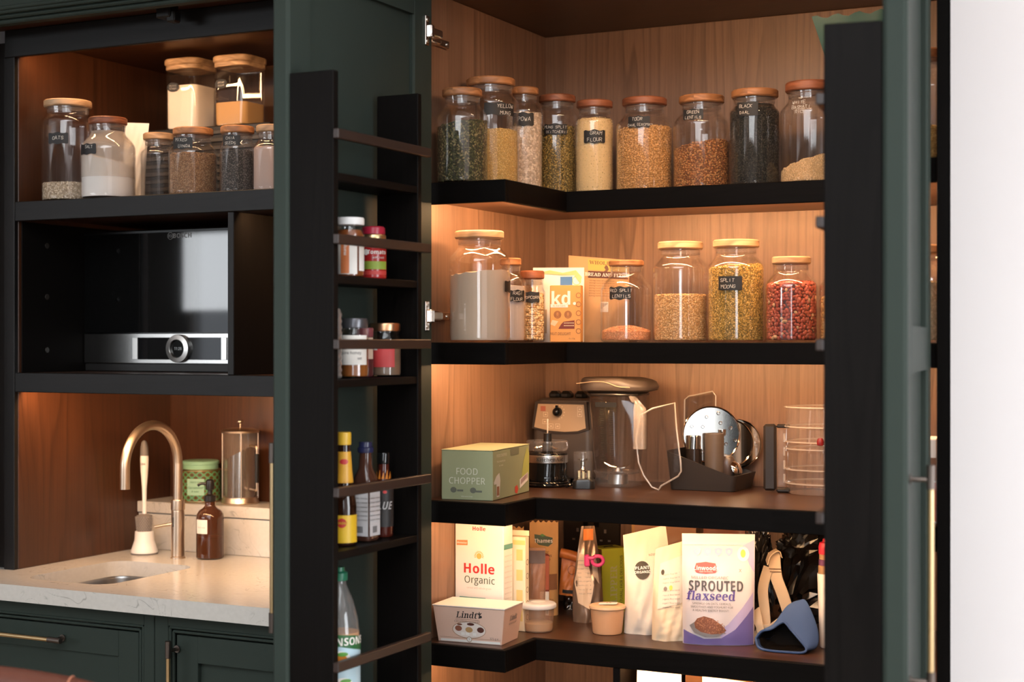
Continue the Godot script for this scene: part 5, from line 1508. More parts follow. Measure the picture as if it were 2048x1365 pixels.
# ------------------------------------------------------------------ sink things, stool
func build_sink_things():
	var y = 0.9002
	# tap: body, lever and a swan neck that reaches out over the sink
	var br = metal("tap_bronze", 0.66, 0.53, 0.41, 0.36)
	var t = thing("tap", "brushed bronze swan-neck tap standing behind the sink", "tap", Vector3(-2.526, y, -3.178))
	lathed(t, "body", [Vector2(0, 0), Vector2(0.0185, 0), Vector2(0.0185, 0.004), Vector2(0.0165, 0.006), Vector2(0.0165, 0.118), Vector2(0.0160, 0.1195), Vector2(0.0160, 0.1215)], br, 36)
	lathed(t, "collar", [Vector2(0.0170, 0.122), Vector2(0.0178, 0.123), Vector2(0.0178, 0.146), Vector2(0.0170, 0.1475), Vector2(0.0118, 0.1475)], br, 36)
	var path = [Vector3(0, 0.146, 0), Vector3(0, 0.20, 0), Vector3(0, 0.238, 0)]
	for k in 25:
		var a = PI * k / 24.0
		path.append(Vector3(0, 0.2395 + 0.100 * sin(a), 0.100 - 0.100 * cos(a)))
	path.append(Vector3(0, 0.215, 0.200))
	path.append(Vector3(0, 0.190, 0.200))
	tubed(t, "spout", path, 0.0118, br, 20)
	tubed(t, "lever", [Vector3(-0.012, 0.086, 0.010), Vector3(-0.030, 0.083, 0.020), Vector3(-0.052, 0.078, 0.026)], [0.0042, 0.004, 0.0036], br, 12)
	boxed(t, "slot", Vector3(-0.004, 0.080, 0.0163), Vector3(0.000, 0.104, 0.0168), mats["ink"], 0.0001)
	# bottle brush in its stand
	t = thing("bottle_brush", "white bottle brush standing in a flared white holder left of the tap", "brush", Vector3(-2.655, y, -3.205))
	lathed(t, "holder", [Vector2(0, 0.004), Vector2(0.034, 0.004), Vector2(0.034, 0.009), Vector2(0.031, 0.018), Vector2(0.025, 0.036), Vector2(0.0235, 0.058), Vector2(0.0215, 0.059), Vector2(0.021, 0.045), Vector2(0, 0.045)], mat("brush_white", lin(0.80, 0.77, 0.74), 0.35), 36)
	lathed(t, "grey_foot", [Vector2(0, 0.0), Vector2(0.034, 0.0), Vector2(0.0345, 0.0038), Vector2(0, 0.0038)], mat("brush_grey", lin(0.16, 0.145, 0.14), 0.6), 36)
	var prof = [Vector2(0, 0.046)]
	for k in 6:
		prof.append(Vector2(0.017 + 0.0015 * k / 5.0 * 2.0, 0.0461 + 0.0105 * k))
	prof.append(Vector2(0.012, 0.101))
	prof.append(Vector2(0, 0.103))
	var head = lathed(t, "brush_head", prof, mat("bristle_grey", lin(0.20, 0.175, 0.16), 0.7), 24)
	var nub = MB.new()
	for ring in 9:
		for k in 20:
			var a = TAU * (k + 0.5 * (ring % 2)) / 20.0
			var rr = 0.0165 + 0.003 * ring / 8.0
			var yy = 0.061 + ring * 0.0042
			var d = Vector3(cos(a), 0, sin(a))
			nub.tube([d * rr + Vector3(0, yy, 0), d * (rr + 0.0042) + Vector3(0, yy, 0)], [0.0012, 0.0008], 5)
	tag(put(head, "bristles", nub, mat("bristle_tip", lin(0.34, 0.30, 0.27), 0.7)), "", "", "", "stuff")
	lathed(t, "handle", [Vector2(0.0055, 0.103), Vector2(0.0050, 0.13), Vector2(0.0062, 0.17), Vector2(0.0098, 0.215), Vector2(0.0108, 0.244), Vector2(0.0100, 0.252)], mats["brush_white"], 24)
	lathed(t, "handle_tip", [Vector2(0.0106, 0.2525), Vector2(0.0100, 0.272), Vector2(0.0075, 0.286), Vector2(0.003, 0.291), Vector2(0, 0.2915)], mats["brush_grey"], 24)
	lettering(t, round_map(0.0106, 0.231, deg_to_rad(20)), [["OXA", 0, 0, 0.006, "Droid Sans*"]], mats["ink"], 0.0006)
	# amber pump bottle
	t = thing("soap_bottle", "amber soap bottle with a black pump and small white label", "bottle", Vector3(-2.452, y, -3.212))
	lathed(t, "bottle", [Vector2(0, 0.0005), Vector2(0.031, 0.0005), Vector2(0.0345, 0.004), Vector2(0.0345, 0.102), Vector2(0.033, 0.112), Vector2(0.027, 0.121), Vector2(0.017, 0.128), Vector2(0.013, 0.133), Vector2(0.013, 0.143)], mat("amber_glass", Color(0.27, 0.135, 0.055, 0.80), 0.06, {"transparency": BaseMaterial3D.TRANSPARENCY_ALPHA}), 44)
	lathed(t, "soap", [Vector2(0, 0.003), Vector2(0.031, 0.003), Vector2(0.0318, 0.055), Vector2(0, 0.056)], mat("amber_soap", lin(0.10, 0.040, 0.014), 0.3), 32)
	patch(t, round_map(0.0348, 0.083, deg_to_rad(8)), rect_poly(-0.024, -0.018, 0.011, 0.017), mat("label_cream", lin(0.72, 0.66, 0.6), 0.6), 0.0002, "label")
	lettering(t, round_map(0.0350, 0.083, deg_to_rad(8)), [["hand soap", -0.006, -0.002, 0.0050]], mat("label_text", lin(0.3, 0.25, 0.22), 0.6), 0.0003)
	var pump = lathed(t, "pump", [Vector2(0.0132, 0.1435), Vector2(0.0150, 0.1445), Vector2(0.0150, 0.158), Vector2(0.0085, 0.160), Vector2(0.0060, 0.163), Vector2(0.0060, 0.172), Vector2(0.0105, 0.173), Vector2(0.0110, 0.186), Vector2(0.0095, 0.196), Vector2(0.006, 0.199), Vector2(0, 0.1995)], mats["black_plastic"], 28)
	tubed(pump, "nozzle", smooth_path([Vector3(-0.006, 0.187, 0.002), Vector3(-0.020, 0.188, 0.009), Vector3(-0.028, 0.183, 0.013)], 5), 0.0036, mats["black_plastic"], 10)
	# lattice tin with a glass lid, on the ledge
	y = 1.0253
	var im = Image.create(256, 64, false, Image.FORMAT_RGB8)
	for j in 64:
		for i in 256:
			var u = i / 256.0 * 16.0
			var v = j / 64.0 * 4.6
			var a = absf(fposmod(u + v, 1.0) - 0.5)
			var b = absf(fposmod(u - v, 1.0) - 0.5)
			var c = Color(0.42, 0.31, 0.10)
			if minf(a, b) < 0.15:
				c = Color(0.33, 0.58, 0.42)
			elif maxf(a, b) > 0.44:
				c = Color(0.20, 0.16, 0.06)
			im.set_pixel(i, j, c)
	t = thing("candle_tin", "mint green and gold lattice tin on the stone ledge behind the soap bottle", "tin", Vector3(-2.588, y, -3.351))
	var o = MB.new()
	o.grid(func(u, v): return Vector3(0.053 * cos(TAU * u), 0.004 + 0.078 * v, -0.053 * sin(TAU * u)), 56, 1, true)
	put(t, "lattice_wall", o, mat("lattice", Color.WHITE, 0.4, {"albedo_texture": ImageTexture.create_from_image(im)}))
	lathed(t, "tin_ends", [Vector2(0, 0.0), Vector2(0.051, 0.0), Vector2(0.0535, 0.002), Vector2(0.0535, 0.0045), Vector2(0.0525, 0.005), Vector2(0.0525, 0.081), Vector2(0.0535, 0.082), Vector2(0.0535, 0.084), Vector2(0.05, 0.086), Vector2(0, 0.086)], mats["brass"], 48)
	lathed(t, "mint_lid", [Vector2(0.046, 0.0865), Vector2(0.046, 0.098), Vector2(0.048, 0.099), Vector2(0.048, 0.106), Vector2(0.045, 0.108), Vector2(0, 0.108)], mat("mint", lin(0.25, 0.48, 0.33), 0.35), 44)
	patch(t, round_map(0.0534, 0.042, deg_to_rad(22)), rect_poly(-0.023, -0.022, 0.023, 0.021), mat("mint_label", lin(0.30, 0.52, 0.38), 0.5), 0.0004, "label")
	lettering(t, round_map(0.0534, 0.042, deg_to_rad(22)), [["FINEST SOY", 0, 0.012, 0.0055], ["Cucumber", 0, -0.002, 0.0085, "Droid Serif", 1.0, 0.2], ["& mint", 0, -0.012, 0.006, "Droid Serif", 1.0, 0.2]], mat("label_green", lin(0.05, 0.11, 0.07), 0.6), 0.0008)
	# coffee press
	t = thing("coffee_press", "glass coffee press in a bronze frame, on the stone ledge by the left door", "coffee press", Vector3(-2.462, y, -3.352))
	lathed(t, "glass", [Vector2(0, 0.012), Vector2(0.041, 0.012), Vector2(0.0435, 0.016), Vector2(0.0435, 0.180), Vector2(0.0450, 0.183)], glass("press_glass", 0.10, Color(0.8, 0.75, 0.7)), 44)
	lathed(t, "base_frame", [Vector2(0, 0.0), Vector2(0.047, 0.0), Vector2(0.049, 0.003), Vector2(0.0475, 0.010), Vector2(0.0452, 0.014), Vector2(0.0452, 0.018), Vector2(0.0442, 0.018), Vector2(0.0442, 0.0105), Vector2(0, 0.0105)], br, 44)
	lathed(t, "lid", [Vector2(0.0440, 0.184), Vector2(0.049, 0.184), Vector2(0.0495, 0.189), Vector2(0.047, 0.191), Vector2(0.030, 0.195), Vector2(0, 0.197)], br, 44)
	lathed(t, "plunger_knob", [Vector2(0.002, 0.197), Vector2(0.002, 0.207), Vector2(0.005, 0.209), Vector2(0.0085, 0.211), Vector2(0.0085, 0.214), Vector2(0.006, 0.2165), Vector2(0, 0.217)], br, 20)
	o = MB.new()
	o.grid(func(u, v):
		var a = TAU * u
		return Vector3(0.039 * cos(a), 0.014 + v * (0.118 + 0.020 * cos(a - 0.4)), -0.039 * sin(a)), 40, 2)
	put(t, "filter_sleeve", o, metal("sleeve_metal", 0.5, 0.46, 0.42, 0.16), 60.0)
	for a in [0.6, 2.2, 3.8, 5.4]:
		tubed(t, "frame_strut", [Vector3(0.0456 * cos(a), 0.014, -0.0456 * sin(a)), Vector3(0.0456 * cos(a), 0.184, -0.0456 * sin(a))], 0.0014, br, 6)
	tubed(t, "handle", [Vector3(0.044, 0.152, 0.018), Vector3(0.062, 0.152, 0.030), Vector3(0.080, 0.151, 0.040), Vector3(0.082, 0.146, 0.041), Vector3(0.082, 0.045, 0.041), Vector3(0.080, 0.040, 0.040), Vector3(0.044, 0.040, 0.018)], 0.0028, br, 10)
	tubed(t, "grip", [Vector3(0.082, 0.134, 0.041), Vector3(0.082, 0.060, 0.041)], 0.0055, mats["black_plastic"], 14)

func build_stool():
	# bar stool pulled up outside the frame: only the top of its leather back shows
	var t = thing("bar_stool", "tan leather bar stool back across the bottom left corner, out of focus", "stool", Vector3(-1.85, 0, -1.62), 0.0)
	var le = mat("leather", lin(0.105, 0.030, 0.016), 0.5)
	var o = MB.new()
	var loops = []
	for k in 25:
		var x = -0.30 + 0.60 * k / 24.0
		var z = -0.27 + 0.045 * pow(absf(x) / 0.30, 2.0)
		var lp = []
		for v in rrect(0.045, 0.26, 0.0215, 6):
			lp.append(Vector3(x, 0.797 + v.z * (1.0 - 0.10 * pow(absf(x) / 0.3, 4.0)), z + v.x))
		loops.append(lp)
	o.loft(loops)
	var back = put(t, "backrest", o, le, 50.0)
	var st = []
	for k in 13:
		var a = lerpf(-1.35, 1.35, k / 12.0)
		st.append(Vector3(0.147 + 0.012 * sin(a + 0.4), 0.904 + 0.0247 * cos(a) - 0.001, -0.2585 + 0.0238 * sin(a)))
	tubed(back, "seam", st, 0.0016, mat("seam_thread", lin(0.42, 0.16, 0.09), 0.6), 6)
	o = MB.new()
	o.loft([rrect(0.42, 0.40, 0.08, 6, 0.61), rrect(0.46, 0.44, 0.09, 6, 0.63), rrect(0.46, 0.44, 0.09, 6, 0.655), rrect(0.40, 0.38, 0.08, 6, 0.675)])
	put(t, "seat", o, le, 50.0)
	for q in [[-0.18, -0.17], [0.18, -0.17], [-0.18, 0.17], [0.18, 0.17]]:
		tubed(t, "leg", [Vector3(q[0] * 1.15, 0.0, q[1] * 1.15), Vector3(q[0], 0.612, q[1])], 0.014, mats["bronze"], 12)
	for s in [-0.15, 0.15]:
		tubed(t, "back_post", [Vector3(s, 0.66, -0.19), Vector3(s, 0.72, -0.235), Vector3(s, 0.79, -0.243)], 0.010, mats["bronze"], 10)

# ------------------------------------------------------------------ packets, cartons and bags
func carton(called, label, at, turn, w, h, d, material, b := 0.0012, category := "box"):
	var t = thing(called, label, category, at, turn)
	boxed(t, "carton", Vector3(-w / 2, 0, -d / 2), Vector3(w / 2, h, d / 2), material, b)
	return t

func front_map(d, x0 := 0.0): return flat_map(Vector3(x0, 0, d / 2 + 0.0002), Vector3.RIGHT, Vector3.UP)
func right_map(w): return flat_map(Vector3(w / 2 + 0.0002, 0, 0), Vector3(0, 0, -1), Vector3.UP)
func left_map(w): return flat_map(Vector3(-w / 2 - 0.0002, 0, 0), Vector3(0, 0, 1), Vector3.UP)

func build_packets():
	var ink = mats["ink"]
	var white = mats["white_card"]
	var kraft = mat("kraft", lin(0.62, 0.34, 0.125), 0.7)
	var grey_text = mat("grey_text", lin(0.22, 0.19, 0.17), 0.7)
	var m
	var o
	# ---------------- middle shelf
	var y = 1.4445
	var orange = mat("orange_card", lin(0.72, 0.33, 0.085), 0.55)
	var t = carton("snack_carton", "orange snack carton with a pale side, between the popcorn jar and the flour bag", Vector3(-1.481, y, -3.243), 14.0, 0.070, 0.128, 0.030, orange)
	var cream = mat("cream_card", lin(0.74, 0.56, 0.34), 0.6)
	patch(t, left_map(0.070), rect_poly(-0.0148, 0.001, 0.0148, 0.127), cream, 0.0004, "side_panel")
	lettering(t, left_map(0.070), [["CHICKPEA PUFFS", 0.0, 0.064, 0.0125, "Droid Sans*", 0.9, 0.0, true]], mat("brown_text", lin(0.16, 0.07, 0.03), 0.6), 0.0008)
	m = front_map(0.030)
	lettering(t, m, [["kd.", -0.004, 0.098, 0.040, "Droid Sans*", 1.05]], mat("print_white", lin(0.85, 0.80, 0.72), 0.6))
	patch(t, m, rect_poly(-0.034, 0.078, 0.006, 0.0855), mats["print_white"], 0.0003, "banner")
	lettering(t, m, [["& nut bars", -0.014, 0.082, 0.006]], orange, 0.0008)
	for x in [-0.018, 0.006]:
		patch(t, m, ring_poly(0.0088, 0.0088, 20, Vector2(x, 0.062)), mat("badge_brown", lin(0.33, 0.13, 0.04), 0.6), 0.0003, "badge")
		lettering(t, m, [["8", x, 0.063, 0.010], ["plant", x, 0.0565, 0.0035]], orange, 0.0007)
	patch(t, m, PackedVector2Array([Vector2(-0.016, 0.030), Vector2(-0.010, 0.040), Vector2(-0.004, 0.046), Vector2(0.021, 0.049), Vector2(0.021, 0.030)]), mat("bar_brown", lin(0.20, 0.035, 0.02), 0.6), 0.0003, "picture")
	patch(t, m, PackedVector2Array([Vector2(-0.034, 0.040), Vector2(-0.024, 0.036), Vector2(-0.016, 0.047), Vector2(-0.030, 0.050)]), cream, 0.0003, "picture")
	for k in 14:
		patch(t, m, ring_poly(0.0016, 0.0011, 8, Vector2(-0.002 + (k % 7) * 0.0034, 0.037 + (k / 7) * 0.006)), cream, 0.0005, "nut")
	lettering(t, m, [["NUT DELIGHT", -0.011, 0.019, 0.0085, "Droid Sans", 0.9], ["4 x 35g", 0.015, 0.008, 0.0045]], mats["brown_text"])
	for k in 5:
		ring_part(t, m, 0.030, 0.025 + k * 0.020, 0.0045, 0.0062, mats["badge_brown"])
	var pw = {"taper": 0.35, "crinkle": 0.003, "seed": 2.0, "flat": 0.10}
	t = thing("white_green_pouch", "white and green pouch with a blue square, standing behind the orange carton", "pouch", Vector3(-1.532, y, -3.310), 22.0)
	var soft = mat("pouch_white", lin(0.80, 0.76, 0.68), 0.4)
	pouch(t, "pouch_body", 0.118, 0.172, 0.045, soft, pw)
	m = pouch_map(0.118, 0.172, 0.045, pw)
	patch(t, m, rect_poly(0.004, 0.130, 0.032, 0.151), mat("print_blue", lin(0.03, 0.16, 0.42), 0.5), 0.0012, "blue_square")
	patch(t, m, PackedVector2Array([Vector2(-0.055, 0.158), Vector2(-0.020, 0.166), Vector2(0.010, 0.160), Vector2(0.040, 0.166), Vector2(0.054, 0.150), Vector2(0.050, 0.135), Vector2(0.036, 0.155), Vector2(0.006, 0.1545), Vector2(-0.030, 0.158), Vector2(-0.052, 0.145)]), mat("print_lime", lin(0.45, 0.52, 0.20), 0.5), 0.0012, "green_wave")
	ring_part(t, m, 0.042, 0.142, 0.009, 0.0105, mats["print_lime"])
	patch(t, m, rect_poly(-0.054, 0.02, -0.026, 0.075), mat("window_oats", lin(0.50, 0.36, 0.20), 0.6), 0.0012, "window")
	pw = {"taper": 0.55, "crinkle": 0.005, "seed": 4.0, "flat": 0.10, "skew": -0.03}
	t = thing("flour_bag", "tall tan paper flour bag with a yellow band, behind the red lentil jar", "bag", Vector3(-1.472, y, -3.405), 20.0)
	pouch(t, "bag_body", 0.142, 0.198, 0.080, mat("tan_paper", lin(0.58, 0.34, 0.16), 0.75), pw)
	m = pouch_map(0.142, 0.198, 0.080, pw)
	patch(t, m, rect_poly(-0.025, 0.168, 0.069, 0.193), mat("band_yellow", lin(0.66, 0.42, 0.10), 0.7), 0.001, "yellow_band")
	lettering(t, m, [["WHOLEMEAL", 0.020, 0.186, 0.0115, "Droid Serif*", 1.05]], mats["brown_text"], 0.0015)
	patch(t, m, rect_poly(-0.025, 0.150, 0.069, 0.166), mat("band_brown", lin(0.10, 0.03, 0.02), 0.7), 0.001, "brown_band")
	lettering(t, m, [["BREAD AND FLOUR", 0.020, 0.158, 0.0112, "Droid Serif*", 0.95]], mats["print_white"], 0.0015)
	patch(t, m, PackedVector2Array([Vector2(0.020, 0.166), Vector2(0.024, 0.172), Vector2(0.021, 0.180), Vector2(0.017, 0.182), Vector2(0.013, 0.176), Vector2(0.016, 0.170), Vector2(0.012, 0.166)]), mats["brown_text"], 0.0014, "emblem")
	for k in 7:
		lettering(t, m, [["stoneground wheat and rye", 0.008, 0.144 - k * 0.006, 0.0048]], mats["brown_text"], 0.0012, "small_print")
	patch(t, m, rect_poly(0.006, 0.070, 0.024, 0.094), mats["print_white"], 0.001, "barcode_panel")
	for k in 6:
		patch(t, m, rect_poly(0.0075 + k * 0.0026, 0.073, 0.0087 + k * 0.0026, 0.091), ink, 0.0014, "barcode")
	# green bag of greens standing on the right wing of the top shelf
	pw = {"taper": 0.6, "crinkle": 0.008, "seed": 5.0, "flat": 0.16, "skew": 0.02, "jag": 0.012, "narrow": -0.75, "lean": -0.03}
	t = thing("green_bag", "crumpled translucent green bag on the top shelf, showing above the right rack", "bag", Vector3(-0.728, 1.7778, -3.105), 14.0)
	pouch(t, "bag_body", 0.130, 0.318, 0.09, mat("green_film", lin(0.004, 0.034, 0.020), 0.4, {"metallic_specular": 0.35}), pw)
	m = pouch_map(0.130, 0.318, 0.09, pw)
	patch(t, m, PackedVector2Array([Vector2(-0.022, 0.262), Vector2(-0.010, 0.268), Vector2(-0.006, 0.284), Vector2(-0.014, 0.290), Vector2(-0.022, 0.285), Vector2(-0.030, 0.290), Vector2(-0.038, 0.284), Vector2(-0.034, 0.268)]), mat("print_cream", lin(0.72, 0.64, 0.36), 0.5), 0.003, "printed_mark")
	patch(t, m, ring_poly(0.012, 0.016, 12, Vector2(-0.085, 0.200)), mat("print_pale", lin(0.55, 0.66, 0.66), 0.5), 0.003, "printed_mark")
	# ---------------- lowest full shelf
	y = 0.8153
	t = carton("cereal_carton", "white baby cereal carton with red and green lettering, behind the dessert box", Vector3(-1.589, y, -3.046), 0.0, 0.118, 0.236, 0.044, white)
	m = front_map(0.044)
	var red = mat("print_red2", lin(0.55, 0.035, 0.03), 0.55)
	var dgreen = mat("print_dark_green", lin(0.045, 0.085, 0.04), 0.55)
	lettering(t, m, [["Holle", 0.000, 0.1380, 0.0285, "Droid Sans*", 1.1], ["Holle", 0.000, 0.2250, 0.0120, "Droid Sans*", 1.1]], red)
	lettering(t, m, [["Organic", 0.001, 0.1140, 0.0215, "Droid Sans", 1.0]], dgreen)
	lettering(t, m, [["cereal with whole grain", 0.0, 0.0965, 0.0058]], mat("faint_text", lin(0.55, 0.50, 0.45), 0.6))
	patch(t, m, PackedVector2Array([Vector2(-0.055, 0.187), Vector2(-0.028, 0.188), Vector2(-0.028, 0.199), Vector2(-0.055, 0.198)]), mat("print_orange", lin(0.60, 0.25, 0.10), 0.55), 0.0003, "badge")
	lettering(t, m, [["demeter", -0.0415, 0.193, 0.0060, "Droid Sans*"]], white, 0.0008)
	patch(t, m, ring_poly(0.0065, 0.0065, 18, Vector2(0.0, 0.166)), mat("print_sun", lin(0.68, 0.45, 0.12), 0.55), 0.0003, "sun")
	for k in 13:
		var a = lerpf(-0.3, PI + 0.3, k / 12.0)
		var d = Vector2(cos(a), sin(a))
		var w = d.orthogonal() * 0.0014
		patch(t, m, PackedVector2Array([Vector2(0, 0.166) + d * 0.008 - w, Vector2(0, 0.166) + d * 0.008 + w, Vector2(0, 0.166) + d * 0.0125]), mats["print_sun"], 0.0003, "sun_ray")
	patch(t, m, rect_poly(-0.048, 0.020, 0.016, 0.076), mat("print_teal", lin(0.10, 0.32, 0.28), 0.55), 0.0003, "teal_panel")
	lettering(t, m, [["Oats", -0.016, 0.052, 0.0200, "Droid Serif", 1.0, 0.15]], white, 0.0008)
	for k in 16:
		var d = Vector2(0.036 + 0.016 * sin(k * 2.1), 0.050 + 0.020 * cos(k * 1.3))
		patch(t, m, ring_poly(0.005, 0.0028, 8, d), mat("oat_print", lin(0.66, 0.52, 0.30), 0.6) if k % 3 else mat("oat_print2", lin(0.75, 0.64, 0.44), 0.6), 0.0004 + k * 0.00003, "oat_flake")
	patch(t, m, PackedVector2Array([Vector2(0.012, 0.046), Vector2(0.026, 0.058), Vector2(0.034, 0.048), Vector2(0.020, 0.038)]), mat("spoon_print", lin(0.48, 0.16, 0.07), 0.6), 0.001, "spoon")
	m = right_map(0.118)
	patch(t, m, rect_poly(-0.021, 0.182, 0.021, 0.193), mats["print_teal"], 0.0004, "teal_band")
	for k in 12:
		lettering(t, m, [["ingredients: oats", 0.0, 0.168 - k * 0.0115, 0.0046]], mats["faint_text"], 0.0004, "small_print")
	t = carton("yellow_panel_carton", "cream carton with yellow panels, second of the row behind the cereal carton", Vector3(-1.560, y, -3.087), 2.0, 0.110, 0.205, 0.020, mat("cream_white", lin(0.80, 0.70, 0.52), 0.55))
	m = front_map(0.020)
	for k in 4:
		patch(t, m, rect_poly(0.034, 0.022 + k * 0.044, 0.049, 0.046 + k * 0.044), mat("print_soft_yellow", lin(0.74, 0.56, 0.22), 0.6), 0.0004, "yellow_panel")
	patch(t, m, rect_poly(0.026, 0.188, 0.055, 0.198), mats["print_soft_yellow"], 0.0004, "yellow_band")
	m = right_map(0.110)
	for k in 5:
		ring_part(t, m, 0.0, 0.030 + k * 0.030, 0.0052, 0.0064, mats["brown_text"])
	var fl = MB.new()
	fl.box(Vector3(-0.055, 0.2055, -0.0105), Vector3(0.0555, 0.2175, -0.0092), 0.0004)
	put(t, "raised_flap", fl, mats["cream_white"])
	pw = {"taper": 0.5, "crinkle": 0.003, "seed": 3.0, "flat": 0.08}
	t = thing("clear_packet", "clear packet with a dark brown band, half full of yellow grain, beside the cartons", "packet", Vector3(-1.520, y, -3.160), 24.0)
	pouch(t, "film", 0.046, 0.172, 0.030, mat("film_clear", Color(0.62, 0.46, 0.36, 0.55), 0.3, {"transparency": BaseMaterial3D.TRANSPARENCY_ALPHA}), pw)
	pouch(t, "grain", 0.043, 0.058, 0.026, mat("grain_yellow", lin(0.66, 0.42, 0.16), 0.7), {"taper": 0.6, "flat": 0.05})
	patch(t, pouch_map(0.046, 0.172, 0.030, pw), rect_poly(-0.022, 0.138, 0.022, 0.166), mat("band_dark", lin(0.075, 0.048, 0.042), 0.5), 0.001, "dark_band")
	t = carton("red_brown_packet", "thin red brown packet with a barcode label, between the clear packet and the tan bag", Vector3(-1.537, y, -3.222), 30.0, 0.040, 0.150, 0.018, mat("red_brown", lin(0.20, 0.035, 0.02), 0.5), 0.003, "packet")
	m = front_map(0.018)
	patch(t, m, rect_poly(-0.002, 0.070, 0.019, 0.146), mat("panel_rust", lin(0.40, 0.10, 0.045), 0.5), 0.0003, "printed_panel")
	patch(t, m, rect_poly(-0.001, 0.012, 0.019, 0.066), mats["white_card"], 0.0003, "barcode_panel")
	for k in 6:
		patch(t, m, rect_poly(0.002 + k * 0.0027, 0.016, 0.0034 + k * 0.0027, 0.036), ink, 0.0006, "barcode")
	for k in 2:
		pw = {"taper": 0.45, "crinkle": 0.002, "seed": 2.0 + k, "flat": 0.12, "jag": 0.012}
		var at = [Vector3(-1.560, y, -3.290), Vector3(-1.610, y, -3.215)][k]
		t = thing("kraft_bag", ["tan kraft bag with a green emblem, standing in front of the wall socket", "tan kraft bag with only its top showing behind the white cartons"][k], "bag", at, [26.0, 8.0][k])
		pouch(t, "bag_body", 0.066, [0.215, 0.208][k], 0.036, kraft, pw)
		m = pouch_map(0.066, [0.215, 0.208][k], 0.036, pw)
		if k == 0:
			patch(t, m, PackedVector2Array([Vector2(-0.022, 0.186), Vector2(0.0, 0.183), Vector2(0.020, 0.178), Vector2(0.020, 0.166), Vector2(0.010, 0.158), Vector2(-0.012, 0.162), Vector2(-0.021, 0.170)]), dgreen, 0.001, "emblem")
			lettering(t, m, [["Thames", -0.001, 0.171, 0.0125, "Droid Sans*", 0.92, 0.0]], mats["print_white"], 0.0028)
			patch(t, m, PackedVector2Array([Vector2(-0.010, 0.184), Vector2(-0.004, 0.187), Vector2(0.004, 0.183), Vector2(-0.003, 0.180)]), mat("leaf_green", lin(0.08, 0.26, 0.05), 0.5), 0.0015, "leaf")
			lettering(t, m, [["ORGANIC", -0.004, 0.145, 0.0070, "Droid Sans*"], ["ALMONDS", 0.001, 0.137, 0.0070, "Droid Sans*"], ["GROUND", 0.0, 0.129, 0.0070, "Droid Sans*"], ["250g e", 0.0, 0.122, 0.0042], ["gluten free", 0.010, 0.038, 0.0048], ["vegan", 0.010, 0.031, 0.0048]], mats["brown_text"], 0.0014)
			patch(t, m, rect_poly(-0.030, 0.060, 0.030, 0.096), mat("kraft_brown", lin(0.25, 0.105, 0.045), 0.7), 0.001, "brown_panel")
		else:
			patch(t, m, rect_poly(0.004, 0.165, 0.024, 0.188), dgreen, 0.001, "emblem")
	t = thing("silver_packet", "crumpled silver packet lying under the orange packet below the socket", "packet", Vector3(-1.525, y, -3.395), 24.0)
	pouch(t, "packet_body", 0.060, 0.048, 0.030, metal("foil", 0.42, 0.38, 0.35, 0.28), {"taper": 0.6, "crinkle": 0.007, "seed": 6.0})
	t = thing("orange_packet", "bright orange packet leaning right, with a rolled top, below the wall socket", "packet", Vector3(-1.530, y + 0.036, -3.368), 24.0)
	t.rotation.z = deg_to_rad(-5.0)
	var opk = mat("packet_orange", lin(0.84, 0.26, 0.06), 0.38)
	pouch(t, "packet_body", 0.052, 0.092, 0.024, opk, {"taper": 0.6, "crinkle": 0.003, "seed": 2.5})
	o = MB.new()
	o.tube(smooth_path([Vector3(-0.030, 0.098, 0.006), Vector3(0.0, 0.094, 0.010), Vector3(0.030, 0.084, 0.012)], 5), 0.0115, 14)
	put(t, "rolled_top", o, opk)
	patch(t, pouch_map(0.052, 0.092, 0.024, {"taper": 0.6, "crinkle": 0.003, "seed": 2.5}), rect_poly(-0.018, 0.006, 0.020, 0.014), ink, 0.0014, "dark_band")
	m = pouch_map(0.052, 0.092, 0.024, {"taper": 0.6, "crinkle": 0.003, "seed": 2.5})
	ring_part(t, m, 0.0, 0.060, 0.009, 0.0102, mat("rust_line", lin(0.36, 0.07, 0.015), 0.5))
	ring_part(t, m, 0.014, 0.066, 0.005, 0.006, mats["rust_line"])
	pw = {"taper": 0.55, "crinkle": 0.006, "seed": 3.3, "flat": 0.15, "narrow": 0.55, "waist": -0.25}
	t = thing("brown_foil_bag", "tall pinched brown foil bag closed with a pink clip", "bag", Vector3(-1.437, y, -3.262), 44.0)
	pouch(t, "bag_body", 0.070, 0.214, 0.052, mat("foil_brown", lin(0.30, 0.20, 0.14), 0.28, {"metallic": 0.55}), pw)
	m = pouch_map(0.070, 0.214, 0.052, pw)
	patch(t, m, PackedVector2Array([Vector2(-0.030, 0.045), Vector2(-0.006, 0.030), Vector2(0.004, 0.085), Vector2(-0.010, 0.150), Vector2(-0.022, 0.155), Vector2(-0.034, 0.090)]), mat("label_tan", lin(0.62, 0.46, 0.32), 0.6), 0.0012, "label")
	patch(t, m, PackedVector2Array([Vector2(0.004, 0.105), Vector2(0.020, 0.085), Vector2(0.018, 0.135), Vector2(0.006, 0.155)]), mats["label_tan"], 0.0012, "label")
	for k in 9:
		lettering(t, m, [["nutrition typical", -0.015, 0.138 - k * 0.009, 0.0042, "Droid Sans", 0.9, 0.0]], mats["grey_text"], 0.0016, "small_print")
	patch(t, m, rect_poly(-0.012, 0.182, 0.012, 0.208), opk, 0.0012, "orange_top")
	t = thing("bag_clip", "bright pink bag clip gripping the brown foil bag", "clip", Vector3(-1.413, y + 0.141, -3.232), 30.0)
	o = MB.new()
	o.prism(ring_poly(0.017, 0.013, 24, Vector2(0.012, 0)), -0.004, 0.004)
	var pink = mat("clip_pink", lin(0.62, 0.05, 0.19), 0.35)
